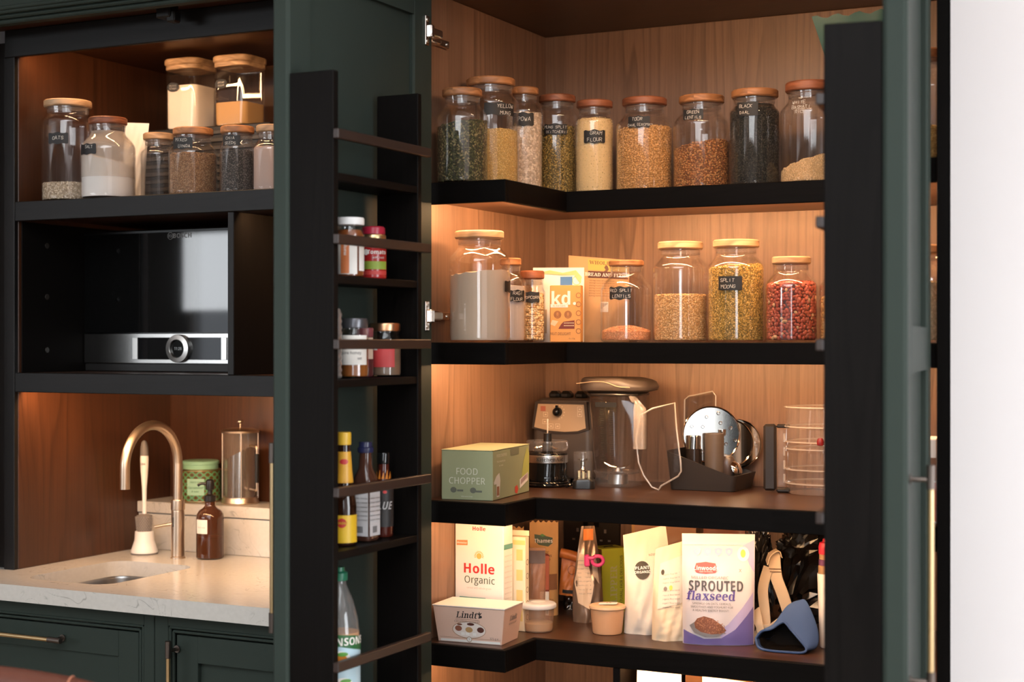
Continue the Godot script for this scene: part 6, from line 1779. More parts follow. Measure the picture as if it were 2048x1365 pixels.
	boxed(t, "jaw", Vector3(-0.018, -0.013, -0.006), Vector3(-0.006, 0.014, 0.006), pink, 0.003)
	var ringm = MB.new()
	var rp = []
	for k in 25:
		rp.append(Vector3(0.012 + 0.0125 * cos(TAU * k / 24.0), 0.0105 * sin(TAU * k / 24.0), 0.0))
	ringm.tube(rp, 0.0042, 10)
	put(t, "ring_grip", ringm, pink)
	tubed(t, "bridge", [Vector3(-0.010, 0.007, 0.003), Vector3(0.0, 0.006, 0.004), Vector3(0.006, 0.008, 0.002)], 0.004, pink, 8)
	t = carton("tea_carton", "lime green tea carton with a brown side, behind the round tub with a paper note", Vector3(-1.447, y, -3.405), 52.0, 0.066, 0.150, 0.056, mat("tea_lime", lin(0.66, 0.66, 0.05), 0.5))
	patch(t, left_map(0.066), rect_poly(-0.027, 0.001, 0.027, 0.149), mat("tea_brown", lin(0.16, 0.085, 0.025), 0.5), 0.0004, "side_panel")
	for k in 10:
		lettering(t, left_map(0.066), [["fair trade teas", 0.004, 0.10 - k * 0.0085, 0.0052]], cream, 0.0008, "small_print")
	m = front_map(0.056)
	lettering(t, m, [["CLIPPER", -0.002, 0.058, 0.025, "Droid Serif*", 0.95, 0.0, true]], mat("tea_pale", lin(0.70, 0.64, 0.30), 0.5))
	lettering(t, m, [["NATURAL, FAIR & DELICIOUS", 0.018, 0.072, 0.0098, "Droid Sans", 0.95, 0.0, true]], dgreen)
	patch(t, flat_map(Vector3(0, 0.1502, 0), Vector3.RIGHT, Vector3(0, 0, -1)), PackedVector2Array([Vector2(-0.02, -0.012), Vector2(0.0, -0.002), Vector2(0.022, -0.016), Vector2(0.014, 0.004), Vector2(0.020, 0.018), Vector2(-0.006, 0.012), Vector2(-0.022, 0.016), Vector2(-0.012, 0.002)]), ink, 0.0003, "emblem")
	# dessert box, wider at the top
	t = thing("dessert_box", "white flared dessert chocolate box at the front left corner of the lowest shelf", "box", Vector3(-1.556, y, -2.957), 4.5)
	o = MB.new()
	var blush = mat("box_blush", lin(0.74, 0.50, 0.39), 0.5)
	o.loft([rrect(0.144, 0.090, 0.001, 1, 0.0003), rrect(0.163, 0.104, 0.001, 1, 0.074)])
	put(t, "box_body", o, blush, 20.0)
	o = MB.new()
	o.loft([rrect(0.166, 0.107, 0.001, 1, 0.0752), rrect(0.166, 0.107, 0.001, 1, 0.0772)])
	put(t, "box_lid", o, white, 20.0)
	var up = Vector3(0, 0.074, 0.007).normalized()
	m = flat_map(Vector3(0, 0.0003, 0.0452), Vector3.RIGHT, up)
	var gold = mat("print_gold", lin(0.30, 0.19, 0.10), 0.5)
	lettering(t, m, [["Lindt", -0.004, 0.059, 0.0185, "Droid Serif*", 0.95, 0.25]], mat("print_charcoal", lin(0.045, 0.04, 0.038), 0.5))
	patch(t, m, PackedVector2Array([Vector2(0.022, 0.053), Vector2(0.030, 0.055), Vector2(0.030, 0.059), Vector2(0.026, 0.060), Vector2(0.031, 0.066), Vector2(0.026, 0.064), Vector2(0.025, 0.069), Vector2(0.023, 0.064), Vector2(0.018, 0.065), Vector2(0.024, 0.060)]), mats["print_charcoal"], 0.0004, "emblem")
	lettering(t, m, [["CREATION DESSERT", -0.004, 0.0448, 0.0066]], mat("print_greybrown", lin(0.26, 0.20, 0.17), 0.5))
	patch(t, m, rect_poly(-0.030, 0.0492, 0.024, 0.0497), mats["print_charcoal"], 0.0004, "rule")
	ring_part(t, m, 0.0, 0.0275, 0.0, 0.0, mats["print_gold"], 0.0375, 0.0172)
	patch(t, m, ring_poly(0.0365, 0.0165, 30, Vector2(0.0, 0.0275)), mat("plate_pale", lin(0.76, 0.68, 0.62), 0.5), 0.0003, "plate")
	for q in [[-0.024, 0.030, 0.008, 0.006, 0], [0.0, 0.028, 0.0085, 0.006, 1], [0.026, 0.029, 0.008, 0.006, 2], [0.004, 0.040, 0.0085, 0.003, 2], [-0.021, 0.0385, 0.006, 0.002, 3]]:
		patch(t, m, ring_poly(q[2], q[3], 12, Vector2(q[0], q[1])), [mat("choc_red", lin(0.28, 0.10, 0.06), 0.5), mat("choc_gold", lin(0.46, 0.28, 0.12), 0.5), mat("choc_dark", lin(0.10, 0.03, 0.02), 0.5), mat("choc_mid", lin(0.20, 0.08, 0.05), 0.5)][q[4]], 0.0006, "chocolate")
	for x in [-0.014, 0.012, -0.004]:
		patch(t, m, rect_poly(x - 0.004, 0.016, x + 0.004, 0.022), white, 0.0006, "dessert_glass")
	patch(t, m, rect_poly(-0.068, 0.0095, 0.070, 0.0100), gold, 0.0004, "rule")
	patch(t, m, rect_poly(-0.066, 0.0010, 0.069, 0.0060), white, 0.0003, "white_band")
	patch(t, m, ring_poly(0.0060, 0.0060, 18, Vector2(0.0, 0.0078)), white, 0.0006, "seal")
	ring_part(t, m, 0.0, 0.0078, 0.0048, 0.0060, gold, 0.0, 0.0, 0.0009)
	lettering(t, m, [["S", 0.0, 0.0078, 0.0075, "Droid Serif"], ["375 g e", 0.056, 0.0125, 0.0062]], mats["print_greybrown"], 0.0010)
	m = flat_map(Vector3(0.0722, 0.0003, 0), Vector3(0, 0, -1), Vector3(0.0095, 0.074, 0).normalized())
	lettering(t, m, [["Lindt", 0.004, 0.052, 0.0150, "Droid Serif*", 0.95, 0.25], ["CREATION DESSERT", 0.002, 0.040, 0.0048]], mats["print_greybrown"])
	# round tubs
	t = thing("round_tub", "round clear tub with a pale grey lid, beside the flared dessert box", "tub", Vector3(-1.485, y, -3.103))
	lathed(t, "tub", [Vector2(0, 0.0005), Vector2(0.030, 0.0005), Vector2(0.0322, 0.003), Vector2(0.0335, 0.030), Vector2(0.0345, 0.0505)], mat("tub_clear", Color(0.70, 0.56, 0.46, 0.42), 0.25, {"transparency": BaseMaterial3D.TRANSPARENCY_ALPHA}), 40)
	lathed(t, "contents", [Vector2(0, 0.003), Vector2(0.029, 0.003), Vector2(0.0312, 0.006), Vector2(0.0320, 0.019), Vector2(0.020, 0.022), Vector2(0, 0.021)], mat("tub_cream", lin(0.66, 0.44, 0.24), 0.7), 40)
	lathed(t, "lid", [Vector2(0.030, 0.0508), Vector2(0.0385, 0.0508), Vector2(0.0400, 0.0535), Vector2(0.0395, 0.0590), Vector2(0.0370, 0.0615), Vector2(0.033, 0.0625), Vector2(0, 0.0628)], mat("lid_grey", lin(0.60, 0.58, 0.56), 0.45), 44)
	lathed(t, "lid_label", [Vector2(0, 0.0631), Vector2(0.0155, 0.0631), Vector2(0.0158, 0.0636), Vector2(0, 0.0637)], white, 28)
	t = thing("round_tub", "round tub of pale orange sauce with a paper note on its lid", "tub", Vector3(-1.340, y, -3.146))
	lathed(t, "tub", [Vector2(0, 0.0005), Vector2(0.0305, 0.0005), Vector2(0.0320, 0.003), Vector2(0.0345, 0.030), Vector2(0.0365, 0.0535)], mat("tub_orange", lin(0.58, 0.32, 0.17), 0.35), 44)
	lathed(t, "lid", [Vector2(0.032, 0.0538), Vector2(0.0385, 0.0538), Vector2(0.0398, 0.0555), Vector2(0.0392, 0.0600), Vector2(0.036, 0.0615), Vector2(0, 0.0618)], mat("lid_peach", lin(0.72, 0.46, 0.27), 0.4), 44)
	o = MB.new()
	o.box(Vector3(-0.018, 0.0622, -0.010), Vector3(0.022, 0.0628, 0.014), 0.0001, Transform3D(Basis(Vector3.UP, 0.25) * Basis(Vector3(0, 0, 1), 0.06), Vector3(0.004, 0.0018, 0)))
	var note = put(t, "paper_note", o, white)
	lettering(note, flat_map(Vector3(0.004, 0.0652, 0), Vector3(1, 0.06, -0.25), Vector3(0, 0, -1)), [["Lx", 0.0, 0.0, 0.012]], ink, 0.0004)
	# paper bags and the big printed pouch
	pw = {"taper": 0.75, "crinkle": 0.007, "seed": 1.7, "flat": 0.14, "narrow": 0.18, "skew": 0.05, "lean": -0.012}
	t = thing("white_paper_bag", "tall white paper flour bag with a round dark emblem, left of the purple pouch", "bag", Vector3(-1.259, y, -3.190), 24.0)
	var paper = mat("bag_paper", lin(0.70, 0.62, 0.52), 0.65)
	pouch(t, "bag_body", 0.112, 0.222, 0.058, paper, pw, 26, 36)
	m = pouch_map(0.112, 0.222, 0.058, pw)
	patch(t, m, ring_poly(0.0165, 0.0195, 24, Vector2(-0.012, 0.138)), mat("emblem_dark", lin(0.05, 0.038, 0.02), 0.6), 0.0016, "emblem")
	lettering(t, m, [["PLANT", -0.012, 0.143, 0.0092, "Droid Sans*", 1.1], ["ORGANIC", -0.012, 0.134, 0.0075, "Droid Sans*", 1.0]], white, 0.0024)
	lettering(t, m, [["NOURISH YOU", 0.024, 0.168, 0.0065, "Droid Sans*", 0.9]], mats["grey_text"], 0.0018)
	for k in 5:
		lettering(t, m, [["plant based", 0.030, 0.095 - k * 0.010, 0.0058]], mats["grey_text"], 0.0018, "small_print")
	pw = {"taper": 0.75, "crinkle": 0.006, "seed": 2.9, "flat": 0.10, "narrow": 0.05, "skew": 0.05, "lean": 0.006}
	t = thing("white_paper_bag", "shorter cream paper bag wedged between the emblem bag and the purple pouch", "bag", Vector3(-1.192, y, -3.138), 28.0)
	pouch(t, "bag_body", 0.078, 0.202, 0.050, mat("bag_paper_cream", lin(0.78, 0.62, 0.43), 0.65), pw, 24, 34)
	m = pouch_map(0.078, 0.202, 0.050, pw)
	patch(t, m, PackedVector2Array([Vector2(-0.030, 0.068), Vector2(0.030, 0.082), Vector2(0.030, 0.176), Vector2(-0.026, 0.166)]), mats["bag_paper"], 0.0014, "label")
	patch(t, m, ring_poly(0.0035, 0.006, 12, Vector2(-0.020, 0.146)), mats["emblem_dark"], 0.002, "emblem")
	patch(t, m, ring_poly(0.0038, 0.0055, 10, Vector2(-0.003, 0.112)), mat("print_lemon", lin(0.66, 0.58, 0.10), 0.6), 0.002, "emblem")
	patch(t, m, ring_poly(0.0038, 0.0050, 10, Vector2(-0.014, 0.110)), mats["grey_text"], 0.002, "emblem")
	for k in 9:
		if k != 3:
			lettering(t, m, [["organic flour blend", -0.002, 0.140 - k * 0.0085, 0.0042]], mats["grey_text"], 0.002, "small_print")
	flax_pouch(y)
	# at the back, under the shelf
	t = thing("clear_bag", "tan clear bag with its top just under the shelf, behind the white paper bags", "bag", Vector3(-1.298, y, -3.385), 16.0)
	pouch(t, "bag_body", 0.140, 0.222, 0.05, mat("film_tan", Color(0.66, 0.47, 0.34, 0.75), 0.3, {"transparency": BaseMaterial3D.TRANSPARENCY_ALPHA}), {"taper": 0.7, "crinkle": 0.007, "seed": 2.2, "jag": 0.01}, 22, 26)
	t = thing("clear_bag", "reddish brown clear bag with its top just under the shelf, behind the purple pouch", "bag", Vector3(-1.158, y, -3.425), 14.0)
	pouch(t, "bag_body", 0.118, 0.226, 0.05, mat("film_rust", Color(0.50, 0.27, 0.19, 0.85), 0.28, {"transparency": BaseMaterial3D.TRANSPARENCY_ALPHA}), {"taper": 0.7, "crinkle": 0.008, "seed": 5.2, "jag": 0.01}, 22, 26)
	t = thing("orange_paper_bag", "narrow orange paper bag edge showing beside the tan clear bag", "bag", Vector3(-1.375, y, -3.415), 10.0)
	pouch(t, "bag_body", 0.034, 0.222, 0.03, kraft, {"taper": 0.7, "crinkle": 0.002, "seed": 1.1})
	# black bin bags
	for k in 2:
		t = thing("bin_liner", ["crumpled shiny black plastic bag at the back right of the lowest shelf", "smaller crumpled black plastic bag left of the big one, behind the cream strap"][k], "plastic bag", [Vector3(-0.955, y, -3.390), Vector3(-1.050, y, -3.292)][k], [18.0, -12.0][k])
		crumpled(t, "bag_body", [Vector3(0.092, 0.127, 0.066), Vector3(0.042, 0.122, 0.022)][k], 3.0 + k * 4.0)
	canvas_strap(y)
	blue_pouch(y)
	t = thing("white_bottle", "slim white bottle with a red cap, cut off by the right door's rack", "bottle", Vector3(-0.868, y, -3.200))
	lathed(t, "bottle", [Vector2(0, 0.0005), Vector2(0.0165, 0.0005), Vector2(0.0185, 0.003), Vector2(0.0235, 0.150), Vector2(0.0235, 0.153)], mat("bottle_white", lin(0.80, 0.74, 0.68), 0.35), 32)
	lathed(t, "bronze_collar", [Vector2(0.0215, 0.1532), Vector2(0.0215, 0.168), Vector2(0.0195, 0.170)], mat("collar_tan", lin(0.32, 0.19, 0.10), 0.4), 32)
	lathed(t, "purple_band", [Vector2(0.0205, 0.1702), Vector2(0.0205, 0.181), Vector2(0.0190, 0.182)], mat("band_plum", lin(0.12, 0.04, 0.11), 0.4), 32)
	lathed(t, "tan_band", [Vector2(0.0195, 0.1822), Vector2(0.0195, 0.192), Vector2(0.0180, 0.193)], mats["collar_tan"], 32)
	lathed(t, "red_cap", [Vector2(0.0205, 0.1932), Vector2(0.0210, 0.207), Vector2(0.0190, 0.216), Vector2(0.013, 0.218), Vector2(0.012, 0.224), Vector2(0, 0.224)], mat("cap_red", lin(0.48, 0.02, 0.05), 0.35), 32)
	# the bottom shelf: only the tops of paper bags
	var yb = 0.3005
	t = thing("large_paper_bag", "bright white paper bag top under the lowest shelf, right of the divider", "bag", Vector3(-1.190, yb, -3.068), 4.0)
	pouch(t, "bag_body", 0.112, 0.464, 0.070, mats["bag_paper"], {"taper": 0.8, "crinkle": 0.004, "seed": 2.0, "narrow": 0.15, "skew": -0.006})
	t = thing("large_paper_bag", "wide white paper bag top under the lowest shelf, below the purple pouch", "bag", Vector3(-1.020, yb, -3.072), 4.0)
	pouch(t, "bag_body", 0.150, 0.456, 0.070, mats["bag_paper"], {"taper": 0.8, "crinkle": 0.004, "seed": 3.6, "skew": -0.01})
	t = thing("brown_paper_bag", "brown paper bag corner showing between the two white bags under the lowest shelf", "bag", Vector3(-1.110, yb, -3.22), 8.0)
	pouch(t, "bag_body", 0.150, 0.436, 0.07, mat("paper_brown", lin(0.34, 0.15, 0.06), 0.7), {"taper": 0.8, "crinkle": 0.003, "seed": 1.4})

func ring_part(parent, m: Callable, x, y, r0, r1, material, rx := 0.0, ry := 0.0, off := 0.0005):
	var o = MB.new()
	var n = 28
	for i in n:
		var q = []
		for k in [[r0, i], [r1, i], [r1, i + 1], [r0, i + 1]]:
			var a = TAU * k[1] / n
			var fx = k[0]
			var fy = k[0]
			if rx > 0.0:
				fx = rx + (0.0008 if k[0] == r1 and q.size() in [1, 2] else 0.0)
				fy = ry + (0.0008 if k[0] == r1 and q.size() in [1, 2] else 0.0)
			q.append(m.call(x + fx * cos(a), y + fy * sin(a), off))
		o.quad(q[0], q[1], q[2], q[3])
	return put(parent, "printed_ring", o, material)

func flax_pouch(y):
	var w = 0.148
	var h = 0.229
	var d = 0.052
	var pw = {"taper": 0.55, "crinkle": 0.002, "seed": 2.4, "flat": 0.13, "narrow": -0.02}
	var t = thing("flaxseed_pouch", "big white and purple flaxseed pouch at the front of the lowest shelf", "pouch", Vector3(-1.086, y, -3.140), 20.0)
	var sheen = mat("pouch_sheen", lin(0.60, 0.545, 0.55), 0.3)
	pouch(t, "pouch_body", w, h, d, sheen, pw, 30, 40)
	var m = pouch_map(w, h, d, pw)
	var purple = mat("pouch_purple", lin(0.16, 0.13, 0.34), 0.3)
	var lilac = mat("pouch_lilac", lin(0.42, 0.36, 0.56), 0.3)
	var ink = mats["ink"]
	patch(t, m, PackedVector2Array([Vector2(-0.072, 0.001), Vector2(0.072, 0.001), Vector2(0.072, 0.080), Vector2(0.058, 0.062), Vector2(0.034, 0.034), Vector2(0.006, 0.016), Vector2(-0.030, 0.014), Vector2(-0.072, 0.030)]), purple, 0.0008, "purple_wave")
	patch(t, m, PackedVector2Array([Vector2(0.072, 0.080), Vector2(0.072, 0.110), Vector2(0.050, 0.080), Vector2(0.020, 0.045), Vector2(0.0, 0.030), Vector2(0.006, 0.016), Vector2(0.034, 0.034), Vector2(0.058, 0.062)]), lilac, 0.0009, "lilac_wave")
	patch(t, m, PackedVector2Array([Vector2(0.050, 0.205), Vector2(0.074, 0.218), Vector2(0.074, 0.150), Vector2(0.064, 0.166), Vector2(0.056, 0.186)]), lilac, 0.0009, "lilac_corner")
	patch(t, m, rect_poly(-0.073, 0.206, 0.073, 0.212), mat("seal_lilac", lin(0.52, 0.45, 0.58), 0.3), 0.0008, "zip_line")
	for k in 4:
		var x = -0.044 + k * 0.022
		patch(t, m, PackedVector2Array([Vector2(x - 0.008, 0.198), Vector2(x, 0.201), Vector2(x + 0.008, 0.198), Vector2(x + 0.007, 0.189), Vector2(x, 0.183), Vector2(x - 0.007, 0.189)]), lilac, 0.0012, "shield")
		patch(t, m, ring_poly(0.0034, 0.0034, 10, Vector2(x, 0.1925)), sheen, 0.0016, "shield_mark")
	patch(t, m, ring_poly(0.0125, 0.0155, 22, Vector2(0.051, 0.188)), mat("egg_white", lin(0.82, 0.79, 0.72), 0.4), 0.0013, "round_badge")
	patch(t, m, ring_poly(0.0052, 0.0085, 16, Vector2(0.051, 0.189)), mat("egg_yolk", lin(0.62, 0.50, 0.08), 0.4), 0.0017, "badge_mark")
	patch(t, m, PackedVector2Array([Vector2(-0.050, 0.155), Vector2(-0.046, 0.168), Vector2(-0.026, 0.171), Vector2(-0.006, 0.168), Vector2(-0.002, 0.155), Vector2(-0.006, 0.149), Vector2(-0.026, 0.147), Vector2(-0.046, 0.149)]), mat("badge_red", lin(0.56, 0.065, 0.045), 0.35), 0.0012, "red_badge")
	lettering(t, m, [["Linwoods", -0.026, 0.158, 0.0115, "Droid Sans*", 1.0]], mats["egg_white"], 0.0018)
	lettering(t, m, [["HEALTH FOODS", -0.026, 0.151, 0.0040]], mats["egg_white"], 0.0018)
	lettering(t, m, [["MILLED ORGANIC", -0.018, 0.139, 0.0078, "Droid Sans", 1.25]], mats["grey_text"], 0.0014)
	lettering(t, m, [["SPROUTED", -0.005, 0.122, 0.0285, "Droid Sans*", 0.80]], mat("slate_text", lin(0.055, 0.05, 0.052), 0.5), 0.0014)
	lettering(t, m, [["flaxseed", -0.015, 0.102, 0.0250, "Droid Serif*", 0.95, 0.12]], mat("flax_purple", lin(0.07, 0.045, 0.24), 0.4), 0.0014)
	lettering(t, m, [["SPRINKLE ON OATS, CEREALS,", -0.014, 0.0865, 0.0060, "Droid Sans", 1.0], ["SMOOTHIES AND YOGHURT FOR", -0.014, 0.0795, 0.0060, "Droid Sans", 1.0], ["A HEALTHY ENERGY BOOST!", -0.016, 0.0725, 0.0060, "Droid Sans", 1.0]], mats["slate_text"], 0.0014)
	lettering(t, m, [["x", 0.045, 0.155, 0.012, "Droid Sans"]], mats["grey_text"], 0.0014)
	patch(t, m, PackedVector2Array([Vector2(-0.060, 0.040), Vector2(-0.050, 0.026), Vector2(-0.028, 0.018), Vector2(-0.004, 0.019), Vector2(0.016, 0.026), Vector2(0.004, 0.034), Vector2(-0.020, 0.040), Vector2(-0.045, 0.052)]), mat("spoon_grey", lin(0.30, 0.28, 0.28), 0.3, {"metallic": 0.4}), 0.0012, "spoon")
	patch(t, m, PackedVector2Array([Vector2(-0.050, 0.046), Vector2(-0.044, 0.056), Vector2(-0.030, 0.061), Vector2(-0.012, 0.056), Vector2(0.006, 0.044), Vector2(0.016, 0.032), Vector2(0.008, 0.026), Vector2(-0.014, 0.024), Vector2(-0.036, 0.028), Vector2(-0.048, 0.036)]), mat("seed_heap", lin(0.22, 0.075, 0.035), 0.6), 0.0016, "seed_heap")
	var o = MB.new()
	var r2 = RandomNumberGenerator.new()
	r2.seed = 5
	for k in 150:
		var u = r2.randf_range(-0.9, 0.9)
		var x = -0.016 + u * 0.032
		var yy = 0.041 - u * 0.007 + r2.randf_range(-1.0, 1.0) * 0.016 * sqrt(1.0 - u * u)
		var a = r2.randf() * PI
		var q = []
		for v in [[-0.0012, -0.0005], [0.0012, -0.0005], [0.0012, 0.0005], [-0.0012, 0.0005]]:
			q.append(m.call(x + v[0] * cos(a) - v[1] * sin(a), yy + v[0] * sin(a) + v[1] * cos(a), 0.0020))
		o.quad(q[0], q[1], q[2], q[3])
	tag(put(t, "printed_seeds", o, mat("seed_light", lin(0.42, 0.17, 0.08), 0.5)), "", "", "", "stuff")

func crumpled(parent, called, size: Vector3, s):
	var n = FastNoiseLite.new()
	n.seed = int(s)
	n.frequency = 1.0
	n.fractal_type = FastNoiseLite.FRACTAL_NONE
	n.noise_type = FastNoiseLite.TYPE_SIMPLEX
	var o = MB.new()
	o.grid(func(u, v):
		var a = TAU * u
		var b = -PI / 2 + PI * v
		var d = Vector3(cos(b) * cos(a), sin(b), -cos(b) * sin(a))
		var e = Vector3(signf(d.x) * pow(absf(d.x), 0.75), signf(d.y) * pow(absf(d.y), 0.6), signf(d.z) * pow(absf(d.z), 0.75))
		var p = d * 1.5
		p += Vector3(n.get_noise_3d(p.x + 9.0, p.y, p.z), n.get_noise_3d(p.x, p.y + 5.0, p.z), n.get_noise_3d(p.x, p.y, p.z + 3.0)) * 0.45
		var k = 0.86
		k += 0.16 * (1.0 - 2.0 * absf(n.get_noise_3d(p.x * 1.1, p.y * 0.8, p.z * 1.1)))
		k += 0.11 * (1.0 - 2.0 * absf(n.get_noise_3d(p.x * 2.2 + 11.0, p.y * 2.0, p.z * 2.2)))
		var q = e * k * 0.88
		q.y = clampf(q.y, -0.99, 1.0)
		return Vector3(q.x * size.x, (q.y + 0.99) * size.y * 0.98 + 0.0004, q.z * size.z), 46, 34)
	return put(parent, called, o, mat("bin_plastic", lin(0.006, 0.005, 0.0045), 0.2), 22.0)

func ribbon(mb, path: Array, across: Array, w, thick):
	var top = []
	for k in path.size():
		var d = (path[mini(k + 1, path.size() - 1)] - path[maxi(k - 1, 0)]).normalized()
		var c = (across[k] if across.size() > 1 else across[0])
		c = (c - d * c.dot(d)).normalized()
		var n = d.cross(c)
		top.append([path[k] - c * w / 2 - n * thick / 2, path[k] + c * w / 2 - n * thick / 2, path[k] + c * w / 2 + n * thick / 2, path[k] - c * w / 2 + n * thick / 2])
	mb.loft(top)

func canvas_strap(y):
	var t = thing("canvas_strap", "folded cream canvas bag strap beside the purple pouch, in front of the black bags", "strap", Vector3(-0.974, y + 0.004, -3.224))
	var cv = mat("canvas", lin(0.56, 0.42, 0.28), 0.85)
	var o = MB.new()
	ribbon(o, smooth_path([Vector3(-0.030, 0.150, 0.0), Vector3(-0.040, 0.105, 0.006), Vector3(-0.034, 0.060, 0.014), Vector3(-0.030, 0.030, 0.024), Vector3(-0.040, 0.018, 0.034)], 8), [Vector3(0.9, 0.05, 0.35)], 0.026, 0.0018)
	put(t, "left_fold", o, cv, 60.0)
	o = MB.new()
	ribbon(o, smooth_path([Vector3(-0.018, 0.182, 0.0), Vector3(-0.012, 0.135, 0.006), Vector3(0.002, 0.095, 0.004), Vector3(0.014, 0.055, 0.0), Vector3(0.022, 0.020, -0.002)], 8), [Vector3(0.95, 0.0, 0.2)], 0.028, 0.0018)
	put(t, "right_fold", o, cv, 60.0)
	o = MB.new()
	ribbon(o, smooth_path([Vector3(-0.032, 0.160, 0.006), Vector3(-0.024, 0.178, 0.008), Vector3(-0.010, 0.187, 0.004), Vector3(-0.006, 0.176, -0.004)], 8), [Vector3(0.5, 0.0, 0.9)], 0.026, 0.0018)
	put(t, "upper_fold", o, cv, 60.0)
	o = MB.new()
	ribbon(o, smooth_path([Vector3(-0.046, 0.030, 0.030), Vector3(-0.026, 0.024, 0.052), Vector3(-0.006, 0.026, 0.052), Vector3(0.016, 0.044, 0.038), Vector3(0.036, 0.058, 0.020), Vector3(0.040, 0.056, 0.002)], 8), [Vector3(0.0, 1.0, 0.15)], 0.030, 0.0018)
	put(t, "lower_loop", o, cv, 60.0)
	o = MB.new()
	ribbon(o, smooth_path([Vector3(-0.050, 0.062, 0.030), Vector3(-0.034, 0.040, 0.054), Vector3(-0.028, 0.012, 0.056), Vector3(-0.040, 0.011, 0.050), Vector3(-0.050, 0.016, 0.040)], 8), [Vector3(0.85, 0.0, 0.5)], 0.022, 0.0018)
	put(t, "end_tab", o, cv, 60.0)
	for q in [Vector3(-0.012, 0.148, 0.0085), Vector3(-0.010, 0.142, 0.0085)]:
		tubed(t, "stitching", [q + Vector3(-0.014, 0, 0), q + Vector3(0.012, 0.001, 0.001)], 0.0010, mat("stitch_brown", lin(0.16, 0.09, 0.05), 0.8), 6)

func blue_pouch(y):
	# a soft blue pouch lined with black, fallen open towards the front
	var t = thing("blue_pouch", "soft blue pouch with a black lining, fallen open at the right of the lowest shelf", "pouch", Vector3(-0.934, y, -3.140))
	var rim = [Vector3(-0.064, 0.022, 0.022), Vector3(-0.052, 0.037, 0.020), Vector3(-0.034, 0.042, 0.014), Vector3(-0.012, 0.056, 0.002), Vector3(0.006, 0.044, 0.010), Vector3(0.026, 0.028, 0.020), Vector3(0.044, 0.012, 0.030), Vector3(0.038, 0.004, 0.036), Vector3(0.008, 0.003, 0.040), Vector3(-0.030, 0.003, 0.040), Vector3(-0.054, 0.006, 0.034), Vector3(-0.064, 0.022, 0.022)]
	var back = [Vector3(-0.056, 0.016, -0.004), Vector3(-0.046, 0.030, -0.010), Vector3(-0.030, 0.046, -0.018), Vector3(-0.010, 0.086, -0.022), Vector3(0.016, 0.101, -0.018), Vector3(0.034, 0.098, -0.014), Vector3(0.060, 0.044, -0.004), Vector3(0.060, 0.010, 0.006), Vector3(0.026, 0.0025, -0.006), Vector3(-0.020, 0.0025, -0.010), Vector3(-0.046, 0.006, -0.006), Vector3(-0.056, 0.016, -0.004)]
	var c0 = smooth_path(rim, 6)
	var c1 = smooth_path(back, 6)
	var n = c0.size() - 1
	var at = func(u, v, shrink):
		var i = clampf(u, 0.0, 1.0) * n
		var k = mini(int(i), n - 1)
		var f = i - k
		var a = c0[k].lerp(c0[k + 1], f)
		var b = c1[k].lerp(c1[k + 1], f)
		var mid = Vector3(0.004, 0.030, 0.008)
		var e = Vector3(0.010, 0.040, -0.040)
		var q: Vector3
		if v < 0.6:
			var s = v / 0.6
			q = a.lerp(b, s) + Vector3(0, 0.010 * sin(PI * s) * smoothstep(0.02, 0.05, a.y), 0)
		else:
			var s = (v - 0.6) / 0.4
			q = b.lerp(e, s) + Vector3(0, 0.010 * sin(PI * s), 0)
		q += (mid - q) * shrink
		q.y = maxf(q.y, 0.0012)
		return q
	var o = MB.new()
	o.grid(func(u, v): return at.call(1.0 - u, v, 0.0), 66, 18)
	put(t, "blue_shell", o, mat("blue_cloth", lin(0.042, 0.082, 0.19), 0.9), 60.0)
	o = MB.new()
	o.grid(func(u, v): return at.call(u, v * 0.985, 0.10 + 0.22 * v) + Vector3(0, 0.002 * sin(u * 40.0) * sin(v * 9.0), 0), 66, 18)
	put(t, "black_lining", o, mat("lining_black", lin(0.004, 0.003, 0.0025), 0.7, {"metallic_specular": 0.15}), 60.0)
	var loop = c0.duplicate()
	tubed(t, "rolled_edge", loop, 0.0024, mats["blue_cloth"], 8)

